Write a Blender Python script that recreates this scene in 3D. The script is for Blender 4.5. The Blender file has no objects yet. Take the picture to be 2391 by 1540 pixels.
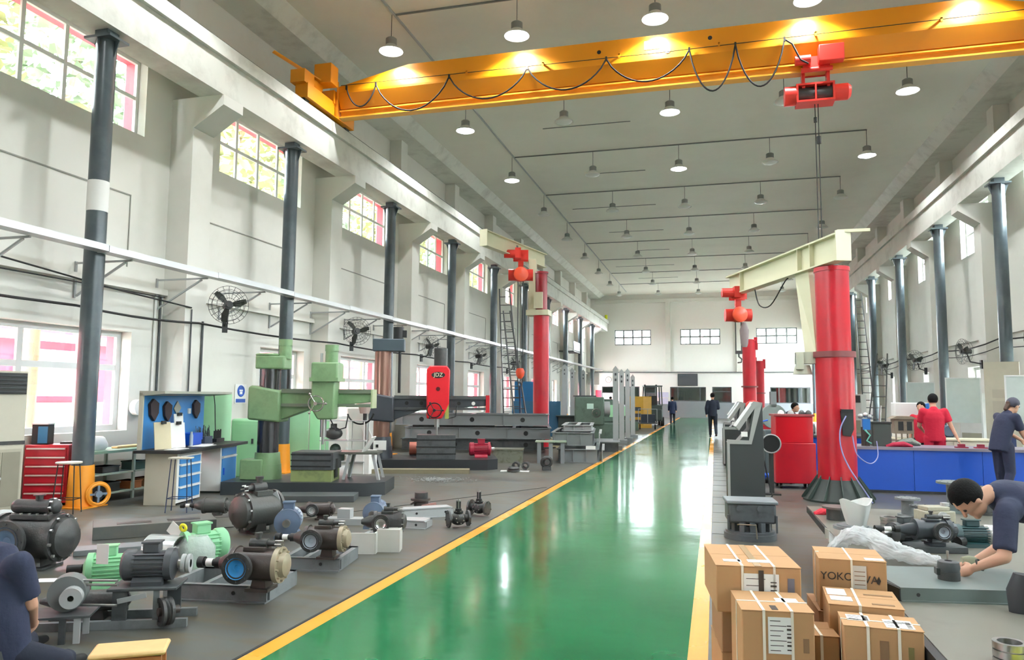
import bpy, math, random
from mathutils import Vector, Matrix
from math import pi, sin, cos, radians as R, atan2, sqrt, hypot
random.seed(7)
SC = bpy.context.scene
COL = SC.collection

# ------------------------------------------------------------------ camera, world, exposure
FPX, YAW, PITCH, ROLL, CAMH = 1741.2, 0.26531, 0.08868, 0.00772, 1.70
cam_d = bpy.data.cameras.new('camera'); cam = bpy.data.objects.new('camera', cam_d); COL.objects.link(cam)
cam_d.sensor_width = 36.0; cam_d.lens = 36.0 * FPX / 2391.0
cam_d.clip_start = 0.05; cam_d.clip_end = 400
_r = Vector((cos(YAW), sin(YAW), 0)); _f0 = Vector((-sin(YAW), cos(YAW), 0)); _z = Vector((0, 0, 1))
_f = _f0 * cos(PITCH) + _z * sin(PITCH); _u = -_f0 * sin(PITCH) + _z * cos(PITCH)
_r2 = _r * cos(ROLL) + _u * -sin(ROLL) * -1.0 * 1.0
_rr = (_r * cos(ROLL) + _u * sin(ROLL)).normalized()
_uu = (_u * cos(ROLL) - _r * sin(ROLL)).normalized()
M = Matrix((( _rr.x, _uu.x, -_f.x, 0), (_rr.y, _uu.y, -_f.y, 0), (_rr.z, _uu.z, -_f.z, CAMH), (0, 0, 0, 1)))
cam.matrix_world = M
SC.camera = cam
SC.view_settings.view_transform = 'Standard'; SC.view_settings.look = 'None'
SC.view_settings.exposure = 0.75; SC.view_settings.gamma = 1.0
SC.view_settings.use_curve_mapping = False
SC.cycles.max_bounces = 8; SC.cycles.diffuse_bounces = 5; SC.cycles.glossy_bounces = 3
SC.cycles.transparent_max_bounces = 8; SC.cycles.transmission_bounces = 3
SC.cycles.sample_clamp_indirect = 6.0; SC.cycles.caustics_reflective = False; SC.cycles.caustics_refractive = False
SC.cycles.use_denoising = True

W = bpy.data.worlds.new('overcast_sky'); SC.world = W; W.use_nodes = True
_n = W.node_tree.nodes; _l = W.node_tree.links
bg = _n['Background']; bg.inputs['Strength'].default_value = 44.0
tc = _n.new('ShaderNodeTexCoord'); sep = _n.new('ShaderNodeSeparateXYZ'); rmp = _n.new('ShaderNodeValToRGB')
_l.new(tc.outputs['Generated'], sep.inputs[0]); _l.new(sep.outputs['Z'], rmp.inputs[0]); _l.new(rmp.outputs[0], bg.inputs['Color'])
rmp.color_ramp.elements[0].position = 0.0; rmp.color_ramp.elements[0].color = (0.92, 0.95, 1.0, 1)
rmp.color_ramp.elements[1].position = 0.8; rmp.color_ramp.elements[1].color = (0.80, 0.90, 1.0, 1)

LAMP_W = 200.0     # power of one high-bay lamp

# ------------------------------------------------------------------ helpers
def ray(u, v):
    x = (u - 1195.5) / FPX; y = (v - 770.0) / FPX
    return (_rr * x - _uu * y + _f)
def F(u, v, z=0.0):
    """the point of the level z that the photograph shows at (u, v)"""
    d = ray(u, v); t = (z - CAMH) / d.z
    return Vector((d.x * t, d.y * t, z))
def AY(u, v, Y):
    d = ray(u, v); t = Y / d.y
    return Vector((d.x * t, Y, CAMH + d.z * t))
def AX(u, v, X):
    d = ray(u, v); t = X / d.x
    return Vector((X, d.y * t, CAMH + d.z * t))

def srgb(h):
    h = h.lstrip('#'); o = []
    for i in (0, 2, 4):
        c = int(h[i:i+2], 16) / 255.0
        o.append(c / 12.92 if c <= 0.04045 else ((c + 0.055) / 1.055) ** 2.4)
    return tuple(o) + (1.0,)

_mats = {}
def mat(name, col, rough=0.5, metal=0.0, vary=0.08, scale=6.0, bump=0.0, bscale=40.0, alpha=1.0, emit=None, estr=0.0, dirt=None, dscale=1.5, spec=0.5, coat=0.0):
    if name in _mats: return _mats[name]
    m = bpy.data.materials.new(name); m.use_nodes = True
    nt = m.node_tree; b = nt.nodes['Principled BSDF']
    c = srgb(col) if isinstance(col, str) else tuple(col) + (1.0,)
    b.inputs['Roughness'].default_value = rough; b.inputs['Metallic'].default_value = metal
    b.inputs['Specular IOR Level'].default_value = spec
    if coat: b.inputs['Coat Weight'].default_value = coat; b.inputs['Coat Roughness'].default_value = 0.08
    g = nt.nodes.new('ShaderNodeNewGeometry')
    last = None
    if vary > 0 or dirt:
        nz = nt.nodes.new('ShaderNodeTexNoise'); nz.inputs['Scale'].default_value = scale; nz.inputs['Detail'].default_value = 4
        nt.links.new(g.outputs['Position'], nz.inputs['Vector'])
        mx = nt.nodes.new('ShaderNodeMix'); mx.data_type = 'RGBA'
        mx.inputs['A'].default_value = tuple(max(0, x * (1 - vary)) for x in c[:3]) + (1,)
        mx.inputs['B'].default_value = tuple(min(1, x * (1 + vary)) for x in c[:3]) + (1,)
        nt.links.new(nz.outputs['Fac'], mx.inputs['Factor']); last = mx.outputs['Result']
        if dirt:
            n2 = nt.nodes.new('ShaderNodeTexNoise'); n2.inputs['Scale'].default_value = dscale; n2.inputs['Detail'].default_value = 6; n2.inputs['Roughness'].default_value = 0.65
            nt.links.new(g.outputs['Position'], n2.inputs['Vector'])
            rp = nt.nodes.new('ShaderNodeValToRGB'); rp.color_ramp.elements[0].position = 0.48; rp.color_ramp.elements[1].position = 0.72
            nt.links.new(n2.outputs['Fac'], rp.inputs[0])
            m2 = nt.nodes.new('ShaderNodeMix'); m2.data_type = 'RGBA'
            nt.links.new(rp.outputs[0], m2.inputs['Factor']); nt.links.new(last, m2.inputs['A']); m2.inputs['B'].default_value = srgb(dirt)
            last = m2.outputs['Result']
        nt.links.new(last, b.inputs['Base Color'])
    else:
        b.inputs['Base Color'].default_value = c
    if bump > 0:
        nb = nt.nodes.new('ShaderNodeTexNoise'); nb.inputs['Scale'].default_value = bscale; nb.inputs['Detail'].default_value = 3
        nt.links.new(g.outputs['Position'], nb.inputs['Vector'])
        bp = nt.nodes.new('ShaderNodeBump'); bp.inputs['Strength'].default_value = bump; bp.inputs['Distance'].default_value = 0.02
        nt.links.new(nb.outputs['Fac'], bp.inputs['Height']); nt.links.new(bp.outputs['Normal'], b.inputs['Normal'])
    if emit:
        b.inputs['Emission Color'].default_value = srgb(emit); b.inputs['Emission Strength'].default_value = estr
    if alpha < 1:
        b.inputs['Alpha'].default_value = alpha
    _mats[name] = m
    return m

class MB:
    """collects shapes into one mesh"""
    def __init__(s): s.v = []; s.f = []
    def add(s, vs, fs):
        o = len(s.v); s.v += [tuple(x) for x in vs]; s.f += [tuple(i + o for i in f) for f in fs]; return s
    def box(s, x0, x1, y0, y1, z0, z1):
        return s.add([(x0,y0,z0),(x1,y0,z0),(x1,y1,z0),(x0,y1,z0),(x0,y0,z1),(x1,y0,z1),(x1,y1,z1),(x0,y1,z1)],
                     [(0,3,2,1),(4,5,6,7),(0,1,5,4),(1,2,6,5),(2,3,7,6),(3,0,4,7)])
    def cbox(s, c, size, mx=None):
        a, b, d = [q / 2 for q in size]; c = Vector(c); mx = mx or Matrix.Identity(3)
        vs = [c + mx @ Vector(p) for p in ((-a,-b,-d),(a,-b,-d),(a,b,-d),(-a,b,-d),(-a,-b,d),(a,-b,d),(a,b,d),(-a,b,d))]
        return s.add(vs, [(0,3,2,1),(4,5,6,7),(0,1,5,4),(1,2,6,5),(2,3,7,6),(3,0,4,7)])
    def beam(s, p, q, w, h, up=(0,0,1)):
        p = Vector(p); q = Vector(q); d = (q - p); L = d.length; d.normalize(); up = Vector(up)
        if abs(d.dot(up)) > 0.98: up = Vector((0, 1, 0))
        sd = d.cross(up).normalized(); u2 = sd.cross(d).normalized()
        mx = Matrix((sd, d, u2)).transposed()
        return s.cbox((p + q) / 2, (w, L, h), mx)
    def cyl(s, p, q, r0, r1=None, n=16, cap=True):
        r1 = r0 if r1 is None else r1; p = Vector(p); q = Vector(q); d = (q - p).normalized()
        a = d.orthogonal().normalized(); b = d.cross(a); vs = []; fs = []
        for k in range(n):
            t = 2 * pi * k / n; w = a * cos(t) + b * sin(t); vs.append(p + w * r0); vs.append(q + w * r1)
        for k in range(n):
            j = (k + 1) % n; fs.append((2*k, 2*j, 2*j+1, 2*k+1))
        if cap: fs.append(tuple(2*k for k in range(n))[::-1]); fs.append(tuple(2*k+1 for k in range(n)))
        return s.add(vs, fs)
    def lathe(s, prof, c=(0,0,0), ax=(0,0,1), n=20, close=False):
        c = Vector(c); d = Vector(ax).normalized(); a = d.orthogonal().normalized(); b = d.cross(a)
        vs = []; fs = []; m = len(prof)
        for k in range(n):
            t = 2 * pi * k / n; w = a * cos(t) + b * sin(t)
            for r, h in prof: vs.append(c + d * h + w * r)
        for k in range(n):
            j = (k + 1) % n
            for i in range(m - 1): fs.append((k*m+i, j*m+i, j*m+i+1, k*m+i+1))
            if close: fs.append((k*m+m-1, j*m+m-1, j*m, k*m))
        return s.add(vs, fs)
    def ring(s, c, ax, r, rr, n=24, k=8):
        c = Vector(c)
        prof = [(r + rr * cos(2*pi*i/k), rr * sin(2*pi*i/k)) for i in range(k)]
        return s.lathe(prof, c, ax, n, close=True)
    def tube(s, pts, r, n=6):
        pts = [Vector(p) for p in pts]; vs = []; fs = []; m = len(pts)
        up = None
        for i, p in enumerate(pts):
            d = (pts[min(i+1, m-1)] - pts[max(i-1, 0)]).normalized()
            if up is None: up = d.orthogonal().normalized()
            a = (up - d * up.dot(d))
            a = a.normalized() if a.length > 1e-6 else d.orthogonal().normalized()
            up = a; b = d.cross(a)
            for k in range(n): t = 2*pi*k/n; vs.append(p + (a * cos(t) + b * sin(t)) * r)
        for i in range(m - 1):
            for k in range(n):
                j = (k + 1) % n; fs.append((i*n+k, i*n+j, (i+1)*n+j, (i+1)*n+k))
        fs.append(tuple(range(n))[::-1]); fs.append(tuple((m-1)*n + k for k in range(n)))
        return s.add(vs, fs)
    def sph(s, c, r, n=14, m=9, sc=(1,1,1), mx=None):
        c = Vector(c); mx = mx or Matrix.Identity(3); vs = []; fs = []
        for i in range(1, m):
            ph = pi * i / m
            for k in range(n):
                t = 2*pi*k/n; vs.append(c + mx @ Vector((r*sc[0]*sin(ph)*cos(t), r*sc[1]*sin(ph)*sin(t), r*sc[2]*cos(ph))))
        top = len(vs); vs.append(c + mx @ Vector((0, 0, r*sc[2]))); vs.append(c + mx @ Vector((0, 0, -r*sc[2])))
        for i in range(m - 2):
            for k in range(n): j = (k+1) % n; fs.append((i*n+k, (i+1)*n+k, (i+1)*n+j, i*n+j))
        for k in range(n):
            j = (k+1) % n; fs.append((top, k, j)); fs.append((top+1, (m-2)*n+j, (m-2)*n+k))
        return s.add(vs, fs)
    def prism(s, poly, off):
        """poly: 3-D points of a planar outline, off: extrusion vector"""
        off = Vector(off); n = len(poly); vs = [Vector(p) for p in poly]; vs += [p + off for p in vs[:n]]
        fs = [tuple(range(n))[::-1], tuple(range(n, 2*n))] + [(k, (k+1) % n, n + (k+1) % n, n + k) for k in range(n)]
        return s.add(vs, fs)
    def loft(s, secs, side=(1,0,0), n=14):
        """closed body through (centre, half-width, half-depth) sections"""
        side = Vector(side).normalized(); vs = []; fs = []; m = len(secs)
        for i, (c, a, b) in enumerate(secs):
            d = (Vector(secs[min(i+1, m-1)][0]) - Vector(secs[max(i-1, 0)][0])).normalized()
            x = (side - d * side.dot(d)).normalized(); y = d.cross(x)
            for k in range(n): t = 2*pi*k/n; vs.append(Vector(c) + x*a*cos(t) + y*b*sin(t))
        for i in range(m-1):
            for k in range(n): j = (k+1) % n; fs.append((i*n+k, i*n+j, (i+1)*n+j, (i+1)*n+k))
        fs.append(tuple(range(n))[::-1]); fs.append(tuple((m-1)*n + k for k in range(n)))
        return s.add(vs, fs)
    def caps(s, p, q, r0, r1, n=12):
        s.cyl(p, q, r0, r1, n); s.sph(p, r0, n, 8); s.sph(q, r1, n, 8); return s
    def mesh(s, name, m):
        me = bpy.data.meshes.new(name); me.from_pydata(s.v, [], s.f); me.update()
        me.shade_smooth(); me.set_sharp_from_angle(angle=R(38))
        if m: me.materials.append(m)
        return me

def setp(o, label=None, cat=None, group=None, kind=None):
    if label: o['label'] = label
    if cat: o['category'] = cat
    if group: o['group'] = group
    if kind: o['kind'] = kind
    return o
def T(name, label, cat, loc=(0,0,0), rz=0.0, group=None):
    o = bpy.data.objects.new(name, None); COL.objects.link(o); o.empty_display_size = 0.1
    o.location = loc; o.rotation_euler = (0, 0, rz)
    return setp(o, label, cat, group)
def P(name, mb, m, parent=None, label=None, bevel=0.0, kind=None, loc=None, rot=None):
    o = bpy.data.objects.new(name, mb.mesh(name, m) if isinstance(mb, MB) else mb); COL.objects.link(o)
    if parent is not None: o.parent = parent
    if loc is not None: o.location = loc
    if rot is not None: o.rotation_euler = rot
    if bevel > 0:
        b = o.modifiers.new('bevel', 'BEVEL'); b.width = bevel; b.segments = 2; b.limit_method = 'ANGLE'; b.angle_limit = R(40)
    return setp(o, label, None, None, kind)
def SM(name, mb, m, label, cat, loc=(0,0,0), rz=0.0, group=None, bevel=0.0):
    o = P(name, mb, m, None, label, bevel); o.location = loc; o.rotation_euler = (0, 0, rz)
    return setp(o, None, cat, group)
def ST(name, mb, m, label=None, parent=None):
    o = P(name, mb, m, parent, label); 
    if parent is None: o['kind'] = 'structure'
    return o
def copy_tree(o, parent=None):
    c = o.copy(); COL.objects.link(c); c.parent = parent
    for ch in list(o.children): copy_tree(ch, c)
    return c
def text(body, size, m, parent, loc, rot, name='lettering', ext=0.002):
    cu = bpy.data.curves.new(name, 'FONT'); cu.body = body; cu.size = size; cu.extrude = ext; cu.align_x = 'CENTER'; cu.align_y = 'CENTER'
    cu.materials.append(m); o = bpy.data.objects.new(name, cu); COL.objects.link(o); o.parent = parent
    bpy.context.view_layer.update()
    me = bpy.data.meshes.new_from_object(o); COL.objects.unlink(o); bpy.data.objects.remove(o)
    o = bpy.data.objects.new(name, me); COL.objects.link(o); o.parent = parent
    o.location = loc; o.rotation_euler = rot; return o
ORD = ['first','second','third','fourth','fifth','sixth','seventh','eighth','ninth','tenth','eleventh','twelfth']

# ------------------------------------------------------------------ materials
WALL = mat('painted_wall', '#D9D8D0', 0.7, vary=0.03, scale=0.8, bump=0.05, bscale=6, dirt='#CFCEC5', dscale=0.5)
WALLF = mat('painted_wall_low', '#EFEDEA', 0.6, vary=0.03, scale=1)
CEIL = mat('painted_ceiling', '#E3E0D4', 0.75, vary=0.04, scale=0.35, dirt='#DAD7CB', dscale=0.25)
BEAMM = mat('painted_beam', '#D3D3CA', 0.65, vary=0.05, scale=1.2, dirt='#B9B8AF', dscale=1.4)
GROOVE_SHADOW = mat('groove_shadow_line', '#8E8E86', 0.8)
GREY = mat('grey_steel_paint', '#777C7E', 0.45, vary=0.08, scale=3, dirt='#5F6466', dscale=4)
GREYD = mat('dark_grey_steel', '#4A4E50', 0.5, vary=0.1, scale=5, dirt='#383B3D', dscale=6)
GREYL = mat('light_grey_steel', '#A9ACAC', 0.4, vary=0.06)
IRON = mat('cast_iron_paint', '#3A3B3B', 0.38, vary=0.15, scale=8, bump=0.15, bscale=60, dirt='#4A4744', dscale=6)
IRONB = mat('brownish_iron', '#423936', 0.35, vary=0.15, scale=8, bump=0.1, bscale=70)
BLK = mat('black_paint', '#1C1D1E', 0.45)
RUB = mat('black_rubber', '#151515', 0.7)
STEEL = mat('bare_steel', '#B4B4B2', 0.28, 0.9, vary=0.06)
CHROME = mat('chrome', '#D8D8D8', 0.12, 1.0, vary=0)
GALV = mat('galvanised_tray', '#C9CBCC', 0.32, 0.55, vary=0.05, scale=3)
PIPE = mat('pipe_paint', '#4D565B', 0.28, 0.1, vary=0.08, scale=2, dirt='#5B6467', dscale=2)
YEL = mat('crane_yellow', '#E08A0A', 0.42, vary=0.05, scale=1.5)
ORG = mat('orange_paint', '#EE9A28', 0.45, vary=0.06)
RED = mat('red_paint', '#B81B2A', 0.32, vary=0.07, scale=2.5, dirt='#A51E2C', dscale=2)
REDH = mat('hoist_red', '#D2342A', 0.38, vary=0.08)
CREAM = mat('cream_paint', '#D5D2B4', 0.45, vary=0.05, scale=2)
GREENM = mat('machine_green', '#7E9F74', 0.42, vary=0.08, scale=3, dirt='#6B8A62', dscale=3)
MINT = mat('mint_green', '#8CCB9B', 0.4, vary=0.06)
MINTL = mat('pale_green_panel', '#A8DDB0', 0.5, vary=0.05)
BLUE = mat('cabinet_blue', '#3E86C6', 0.42, vary=0.05)
BLUED = mat('bench_blue', '#0750C2', 0.45, vary=0.05, scale=2)
BLUEP = mat('blue_plastic', '#1F6FBF', 0.35)
BEIGE = mat('beige_steel', '#C4BFAE', 0.5, vary=0.05)
WHT = mat('white_paint', '#E8E8E4', 0.5, vary=0.03)
PAPER = mat('paper', '#ECECE8', 0.8, vary=0.03)
WOOD = mat('light_wood', '#D6B27A', 0.5, vary=0.12, scale=14)
WOODD = mat('darker_wood', '#A9683C', 0.5, vary=0.12, scale=14)
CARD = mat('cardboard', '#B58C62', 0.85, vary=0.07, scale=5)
CARDD = mat('cardboard_dark', '#A47A56', 0.85, vary=0.07, scale=5)  # second, darker tan for some of the cartons
STRAP = mat('white_strap', '#EFE7D6', 0.45)
PLAST = mat('clear_film', '#E6EAEA', 0.15, vary=0.03, alpha=0.5, bump=0.9, bscale=18)
PLASTW = mat('milky_bag', '#E9ECEA', 0.3, vary=0.03, alpha=0.8, bump=0.4, bscale=10)
SKIN = mat('skin', '#C99A80', 0.5, vary=0.05)
NAVY = mat('navy_cloth', '#2A3048', 0.85, vary=0.1, scale=6, bump=0.25, bscale=22)
NAVYD = mat('dark_navy_cloth', '#1E2434', 0.85, vary=0.1, scale=6, bump=0.2, bscale=22)
REDC = mat('red_cloth', '#C01334', 0.8, vary=0.1, scale=6, bump=0.25, bscale=22)
HAIR = mat('black_hair', '#0C0B0B', 0.75, vary=0.2, scale=40, bump=0.3, bscale=90, spec=0.2)
COPPER = mat('copper_brown_column', '#8C6A5E', 0.25, 0.5, vary=0.1, scale=3)

# ------------------------------------------------------------------ the hall
YB, YF = -9.0, 65.0           # wall behind the camera, far wall
XL, XR = -10.1, 8.0
H = 10.6
BAY = 5.4
PIPE0 = 9.29; PIPE_Z = 7.4
RPIPE0 = 21.5
CX0 = -1.05

# floor: worn grey concrete paint
def floor_mat():
    m = bpy.data.materials.new('grey_floor_paint'); m.use_nodes = True; nt = m.node_tree; b = nt.nodes['Principled BSDF']
    g = nt.nodes.new('ShaderNodeNewGeometry')
    n1 = nt.nodes.new('ShaderNodeTexNoise'); n1.inputs['Scale'].default_value = 0.55; n1.inputs['Detail'].default_value = 7; n1.inputs['Roughness'].default_value = 0.6
    nt.links.new(g.outputs['Position'], n1.inputs['Vector'])
    rp = nt.nodes.new('ShaderNodeValToRGB'); e = rp.color_ramp.elements
    e[0].position = 0.35; e[0].color = srgb('#4B4C4A'); e[1].position = 0.65; e[1].color = srgb('#62645F')
    nt.links.new(n1.outputs['Fac'], rp.inputs[0])
    mp = nt.nodes.new('ShaderNodeMapping'); mp.inputs['Scale'].default_value = (1.2, 5, 1); mp.inputs['Rotation'].default_value = (0, 0, 0.6)
    nt.links.new(g.outputs['Position'], mp.inputs['Vector'])
    n2 = nt.nodes.new('ShaderNodeTexNoise'); n2.inputs['Scale'].default_value = 1.3; n2.inputs['Detail'].default_value = 6
    nt.links.new(mp.outputs[0], n2.inputs['Vector'])
    rp2 = nt.nodes.new('ShaderNodeValToRGB'); rp2.color_ramp.elements[0].position = 0.46; rp2.color_ramp.elements[1].position = 0.64
    nt.links.new(n2.outputs['Fac'], rp2.inputs[0])
    mx = nt.nodes.new('ShaderNodeMix'); mx.data_type = 'RGBA'; nt.links.new(rp2.outputs[0], mx.inputs['Factor'])
    nt.links.new(rp.outputs[0], mx.inputs['A']); mx.inputs['B'].default_value = srgb('#5A5446')
    nt.links.new(mx.outputs['Result'], b.inputs['Base Color'])
    mr = nt.nodes.new('ShaderNodeMapRange'); mr.inputs['To Min'].default_value = 0.28; mr.inputs['To Max'].default_value = 0.5
    nt.links.new(n1.outputs['Fac'], mr.inputs['Value']); nt.links.new(mr.outputs[0], b.inputs['Roughness'])
    return m
def lane_mat(name, ca, cb, r0, r1, bumps):
    m = bpy.data.materials.new(name); m.use_nodes = True; nt = m.node_tree; b = nt.nodes['Principled BSDF']
    g = nt.nodes.new('ShaderNodeNewGeometry')
    n1 = nt.nodes.new('ShaderNodeTexNoise'); n1.inputs['Scale'].default_value = 0.9; n1.inputs['Detail'].default_value = 5
    nt.links.new(g.outputs['Position'], n1.inputs['Vector'])
    rp = nt.nodes.new('ShaderNodeValToRGB'); e = rp.color_ramp.elements
    e[0].position = 0.3; e[0].color = srgb(ca); e[1].position = 0.7; e[1].color = srgb(cb)
    nt.links.new(n1.outputs['Fac'], rp.inputs[0]); nt.links.new(rp.outputs[0], b.inputs['Base Color'])
    mr = nt.nodes.new('ShaderNodeMapRange'); mr.inputs['To Min'].default_value = r0; mr.inputs['To Max'].default_value = r1
    nt.links.new(n1.outputs['Fac'], mr.inputs['Value']); nt.links.new(mr.outputs[0], b.inputs['Roughness'])
    mp = nt.nodes.new('ShaderNodeMapping'); mp.inputs['Scale'].default_value = (1.0, 1.6, 1)
    nt.links.new(g.outputs['Position'], mp.inputs['Vector'])
    n2 = nt.nodes.new('ShaderNodeTexNoise'); n2.inputs['Scale'].default_value = 1.6; n2.inputs['Detail'].default_value = 2
    nt.links.new(mp.outputs[0], n2.inputs['Vector'])
    bp = nt.nodes.new('ShaderNodeBump'); bp.inputs['Strength'].default_value = bumps; bp.inputs['Distance'].default_value = 0.02
    nt.links.new(n2.outputs['Fac'], bp.inputs['Height']); nt.links.new(bp.outputs['Normal'], b.inputs['Normal'])
    b.inputs['Specular IOR Level'].default_value = 0.4
    return m
FLOORM = floor_mat()
GREENF = lane_mat('green_epoxy', '#12603A', '#1C7548', 0.07, 0.16, 0.12)
STRIPEM = lane_mat('orange_floor_paint', '#E79A2F', '#F0A840', 0.2, 0.35, 0.05)
JOINTM = mat('floor_joint', '#2B2B29', 0.7)
ST('floor', MB().box(XL-0.6, XR+0.6, YB-0.3, YF+8.3, -0.3, 0), FLOORM)
ST('floor_lane', MB().box(-2.84, -0.20, YB, YF-0.02, 0.0, 0.006), GREENF, 'glossy green painted walkway')
ST('floor_stripe', MB().box(-2.98, -2.84, YB, YF-0.02, 0.0, 0.007), STRIPEM, 'orange edge line left of the green walkway')
ST('floor_stripe', MB().box(-0.20, -0.07, YB, YF-0.02, 0.0, 0.007), STRIPEM, 'orange edge line right of the green walkway')
ST('trim_1', MB().box(-3.02, -3.00, 3, 19, 0.0, 0.004), JOINTM, 'dark floor joint beside the orange line')
ST('trim_2', MB().prism([(-6.3,8.0,0.002),(-6.27,8.0,0.002),(-3.07,13.9,0.002),(-3.1,13.9,0.002)], (0,0,0.003)), JOINTM, 'dark floor joint crossing the grey floor')
# floor tiles beside the right stripe: thin joints
jm = MB()
for i in range(26): jm.box(-0.06, 0.55, 9.0 + i*0.9, 9.01 + i*0.9, 0.0, 0.003)
ST('trim_3', jm, mat('pale_joint','#55564F',0.6), 'floor joints right of the walkway')

def cells(mb, axis, pos, th, a0, a1, z0, z1, holes):
    """a wall slab from pos to pos+th with rectangular holes (a0,a1,z0,z1)"""
    As = sorted({a0, a1} | {h[0] for h in holes} | {h[1] for h in holes}); As = [a for a in As if a0 <= a <= a1]
    for i in range(len(As)-1):
        lo, hi = As[i], As[i+1]; mid = (lo+hi)/2
        hs = sorted([(h[2], h[3]) for h in holes if h[0] < mid < h[1]])
        z = z0
        for (p, q) in hs + [(z1, z1)]:
            if p > z:
                if axis == 'x': mb.box(min(pos,pos+th), max(pos,pos+th), lo, hi, z, p)
                else: mb.box(lo, hi, min(pos,pos+th), max(pos,pos+th), z, p)
            z = q
    return mb

UPL = []; LOL = []; UPR = []; LOR = []
k = -3
while PIPE0 + BAY*k < YF - 2:
    c = PIPE0 + BAY*k + 0.25
    UPL.append((c-1.62, c+1.62, 6.42, 7.86))
    k += 1
for (a, b) in [(-6.5,-3.3),(-1.1,2.1),(4.3,7.5),(7.95,11.1),(15.05,16.95)]: LOL.append((a, b, 1.05, 2.8))
k = 2
while PIPE0 + BAY*k < YF - 3:
    c = PIPE0 + BAY*k; LOL.append((c-1.2, c+1.5, 1.0, 2.8)); k += 1
k = -5
while RPIPE0 + BAY*k < YF - 4:
    c = RPIPE0 + BAY*k + 4.75
    UPR.append((c-1.35, c+1.35, 6.35, 7.86)); LOR.append((c-1.2, c+1.2, 1.0, 2.75)); k += 1
FARW = [(-8.37,-5.24,6.2,7.53), (-2.78,0.51,6.2,7.53), (3.39,6.6,6.2,7.53)]

LIGHT_GAP_L = (60.6, 64.2, 0.0, 3.4); LIGHT_GAP_R = (57.5, 63.8, 0.0, 4.6)  # side openings added to let daylight onto the far wall
ST('wall_left', cells(MB(), 'x', XL, -0.5, YB, YF, -0.05, 8.2, UPL + [h for h in LOL if h[1] < 60] + [LIGHT_GAP_L]), WALL)
ST('wall_left_upper', MB().box(-10.9, -10.5, YB, YF, 8.2, H+0.1), WALL)
LOL = [h for h in LOL if h[1] < 60]; LOR = [h for h in LOR if h[1] < 57]
ST('wall_right', cells(MB(), 'x', XR, 0.5, YB, YF, -0.05, 8.2, UPR + LOR + [LIGHT_GAP_R]), WALL)
ST('wall_right_upper', MB().box(8.4, 8.8, YB, YF, 8.2, H+0.1), WALL)
# far wall: upper part with three windows, lower part with the office openings
wy = 64.95
OFF = [(-9.5,-8.45,0,2.62), (-7.95,-6.25,1.05,2.62), (-5.82,-4.85,0,2.6), (-3.66,-0.72,1.4,2.6), (-0.2,1.35,1.3,2.62), (4.4,7.5,1.3,2.62)]
ST('wall_far', cells(MB(), 'y', YF, 0.4, -10.9, 8.8, 3.85, H+0.1, FARW), mat('lit_far_wall', '#EFEDE8', 0.7, vary=0.02))  # whiter than the side walls, stands in for stronger light here
ST('wall_far_lower', cells(MB(), 'y', wy, 0.3, -10.1, 8.0, 0, 3.85, OFF), WALLF)
ST('wall_behind', MB().box(-10.9, 8.8, YB-0.3, YB, -0.05, H+0.1), WALL)
ST('ceiling', MB().box(-10.9, 8.8, YB-0.3, YF+0.4, H, H+0.3), CEIL)
# offices behind the far wall: back wall, floor lies under, ceiling
ST('wall_office_back', MB().box(-10.6, 8.4, YF+8.0, YF+8.2, 0, 3.9), mat('office_wall', '#8FA39C', 0.7))
ST('wall_office_left', MB().box(-10.9, -10.6, YF+0.4, YF+8.2, 0, 3.9), mat('office_wall', '#8FA39C', 0.7))
ST('wall_office_right', MB().box(8.4, 8.7, YF+0.4, YF+8.2, 0, 3.9), mat('office_wall', '#8FA39C', 0.7))
ST('ceiling_office', MB().box(-10.6, 8.4, YF+0.3, YF+8.0, 3.8, 3.9), WHT)
wain = mat('grey_wainscot_paint', '#7C8388', 0.5, vary=0.03)
cw = MB()
for (a, b, z1) in [(-8.45,-5.82,1.05),(-4.85,-3.66,1.4),(-3.66,-0.72,1.4),(-0.72,4.4,1.3),(4.4,8.0,1.3)]: cw.box(a, b, wy-0.02, wy, 0, z1)
ST('trim_4', cw, wain, 'blue-grey painted lower band of the far wall')
ST('trim_5', MB().box(-10.1, 8, wy-0.16, wy-0.02, 3.80, 3.87), GREYD, 'dark pipe line across the far wall')
for i, x in enumerate((-3.8, 2.0)):
    ST('trim_%d' % (6+i), MB().box(x-0.2, x+0.2, YF-0.25, YF, 3.87, H-0.6), WALL, 'pilaster on the far wall')
ST('trim_8', MB().box(-10.1, 8.0, YF-0.2, YF, H-0.75, H-0.45), WALL, 'ledge beam on top of the far wall')

# longitudinal beams under the ceiling, both sides
def longbeam(name, x0, x1, xi, label):
    mb = MB(); y0, y1 = YB, YF
    poly = [(x0, y0, 10.3), (x1, y0, 10.3), (xi, y0, H), (x0, y0, H)]
    mb.prism(poly, (0, y1-y0, 0)); return ST(name, mb, BEAMM, label)
longbeam('ceiling_beam_left', -10.5, -9.6, -9.25, 'edge beam under the ceiling, left side')
longbeam('ceiling_beam_right', 8.4, 7.5, 7.15, 'edge beam under the ceiling, right side')
GL = MB().box(-10.5, -10.0, YB, YF, 8.05, 8.25); ST('trim_9', GL, WALL, 'shelf of the left wall behind the runway')
GR = MB().box(7.9, 8.4, YB, YF, 8.05, 8.25); ST('trim_10', GR, WALL, 'shelf of the right wall behind the runway')
ST('trim_11', MB().box(-7.13, -7.08, YB, YF-2, H-0.04, H), GREYL, 'ceiling conduit running lengthwise')

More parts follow.
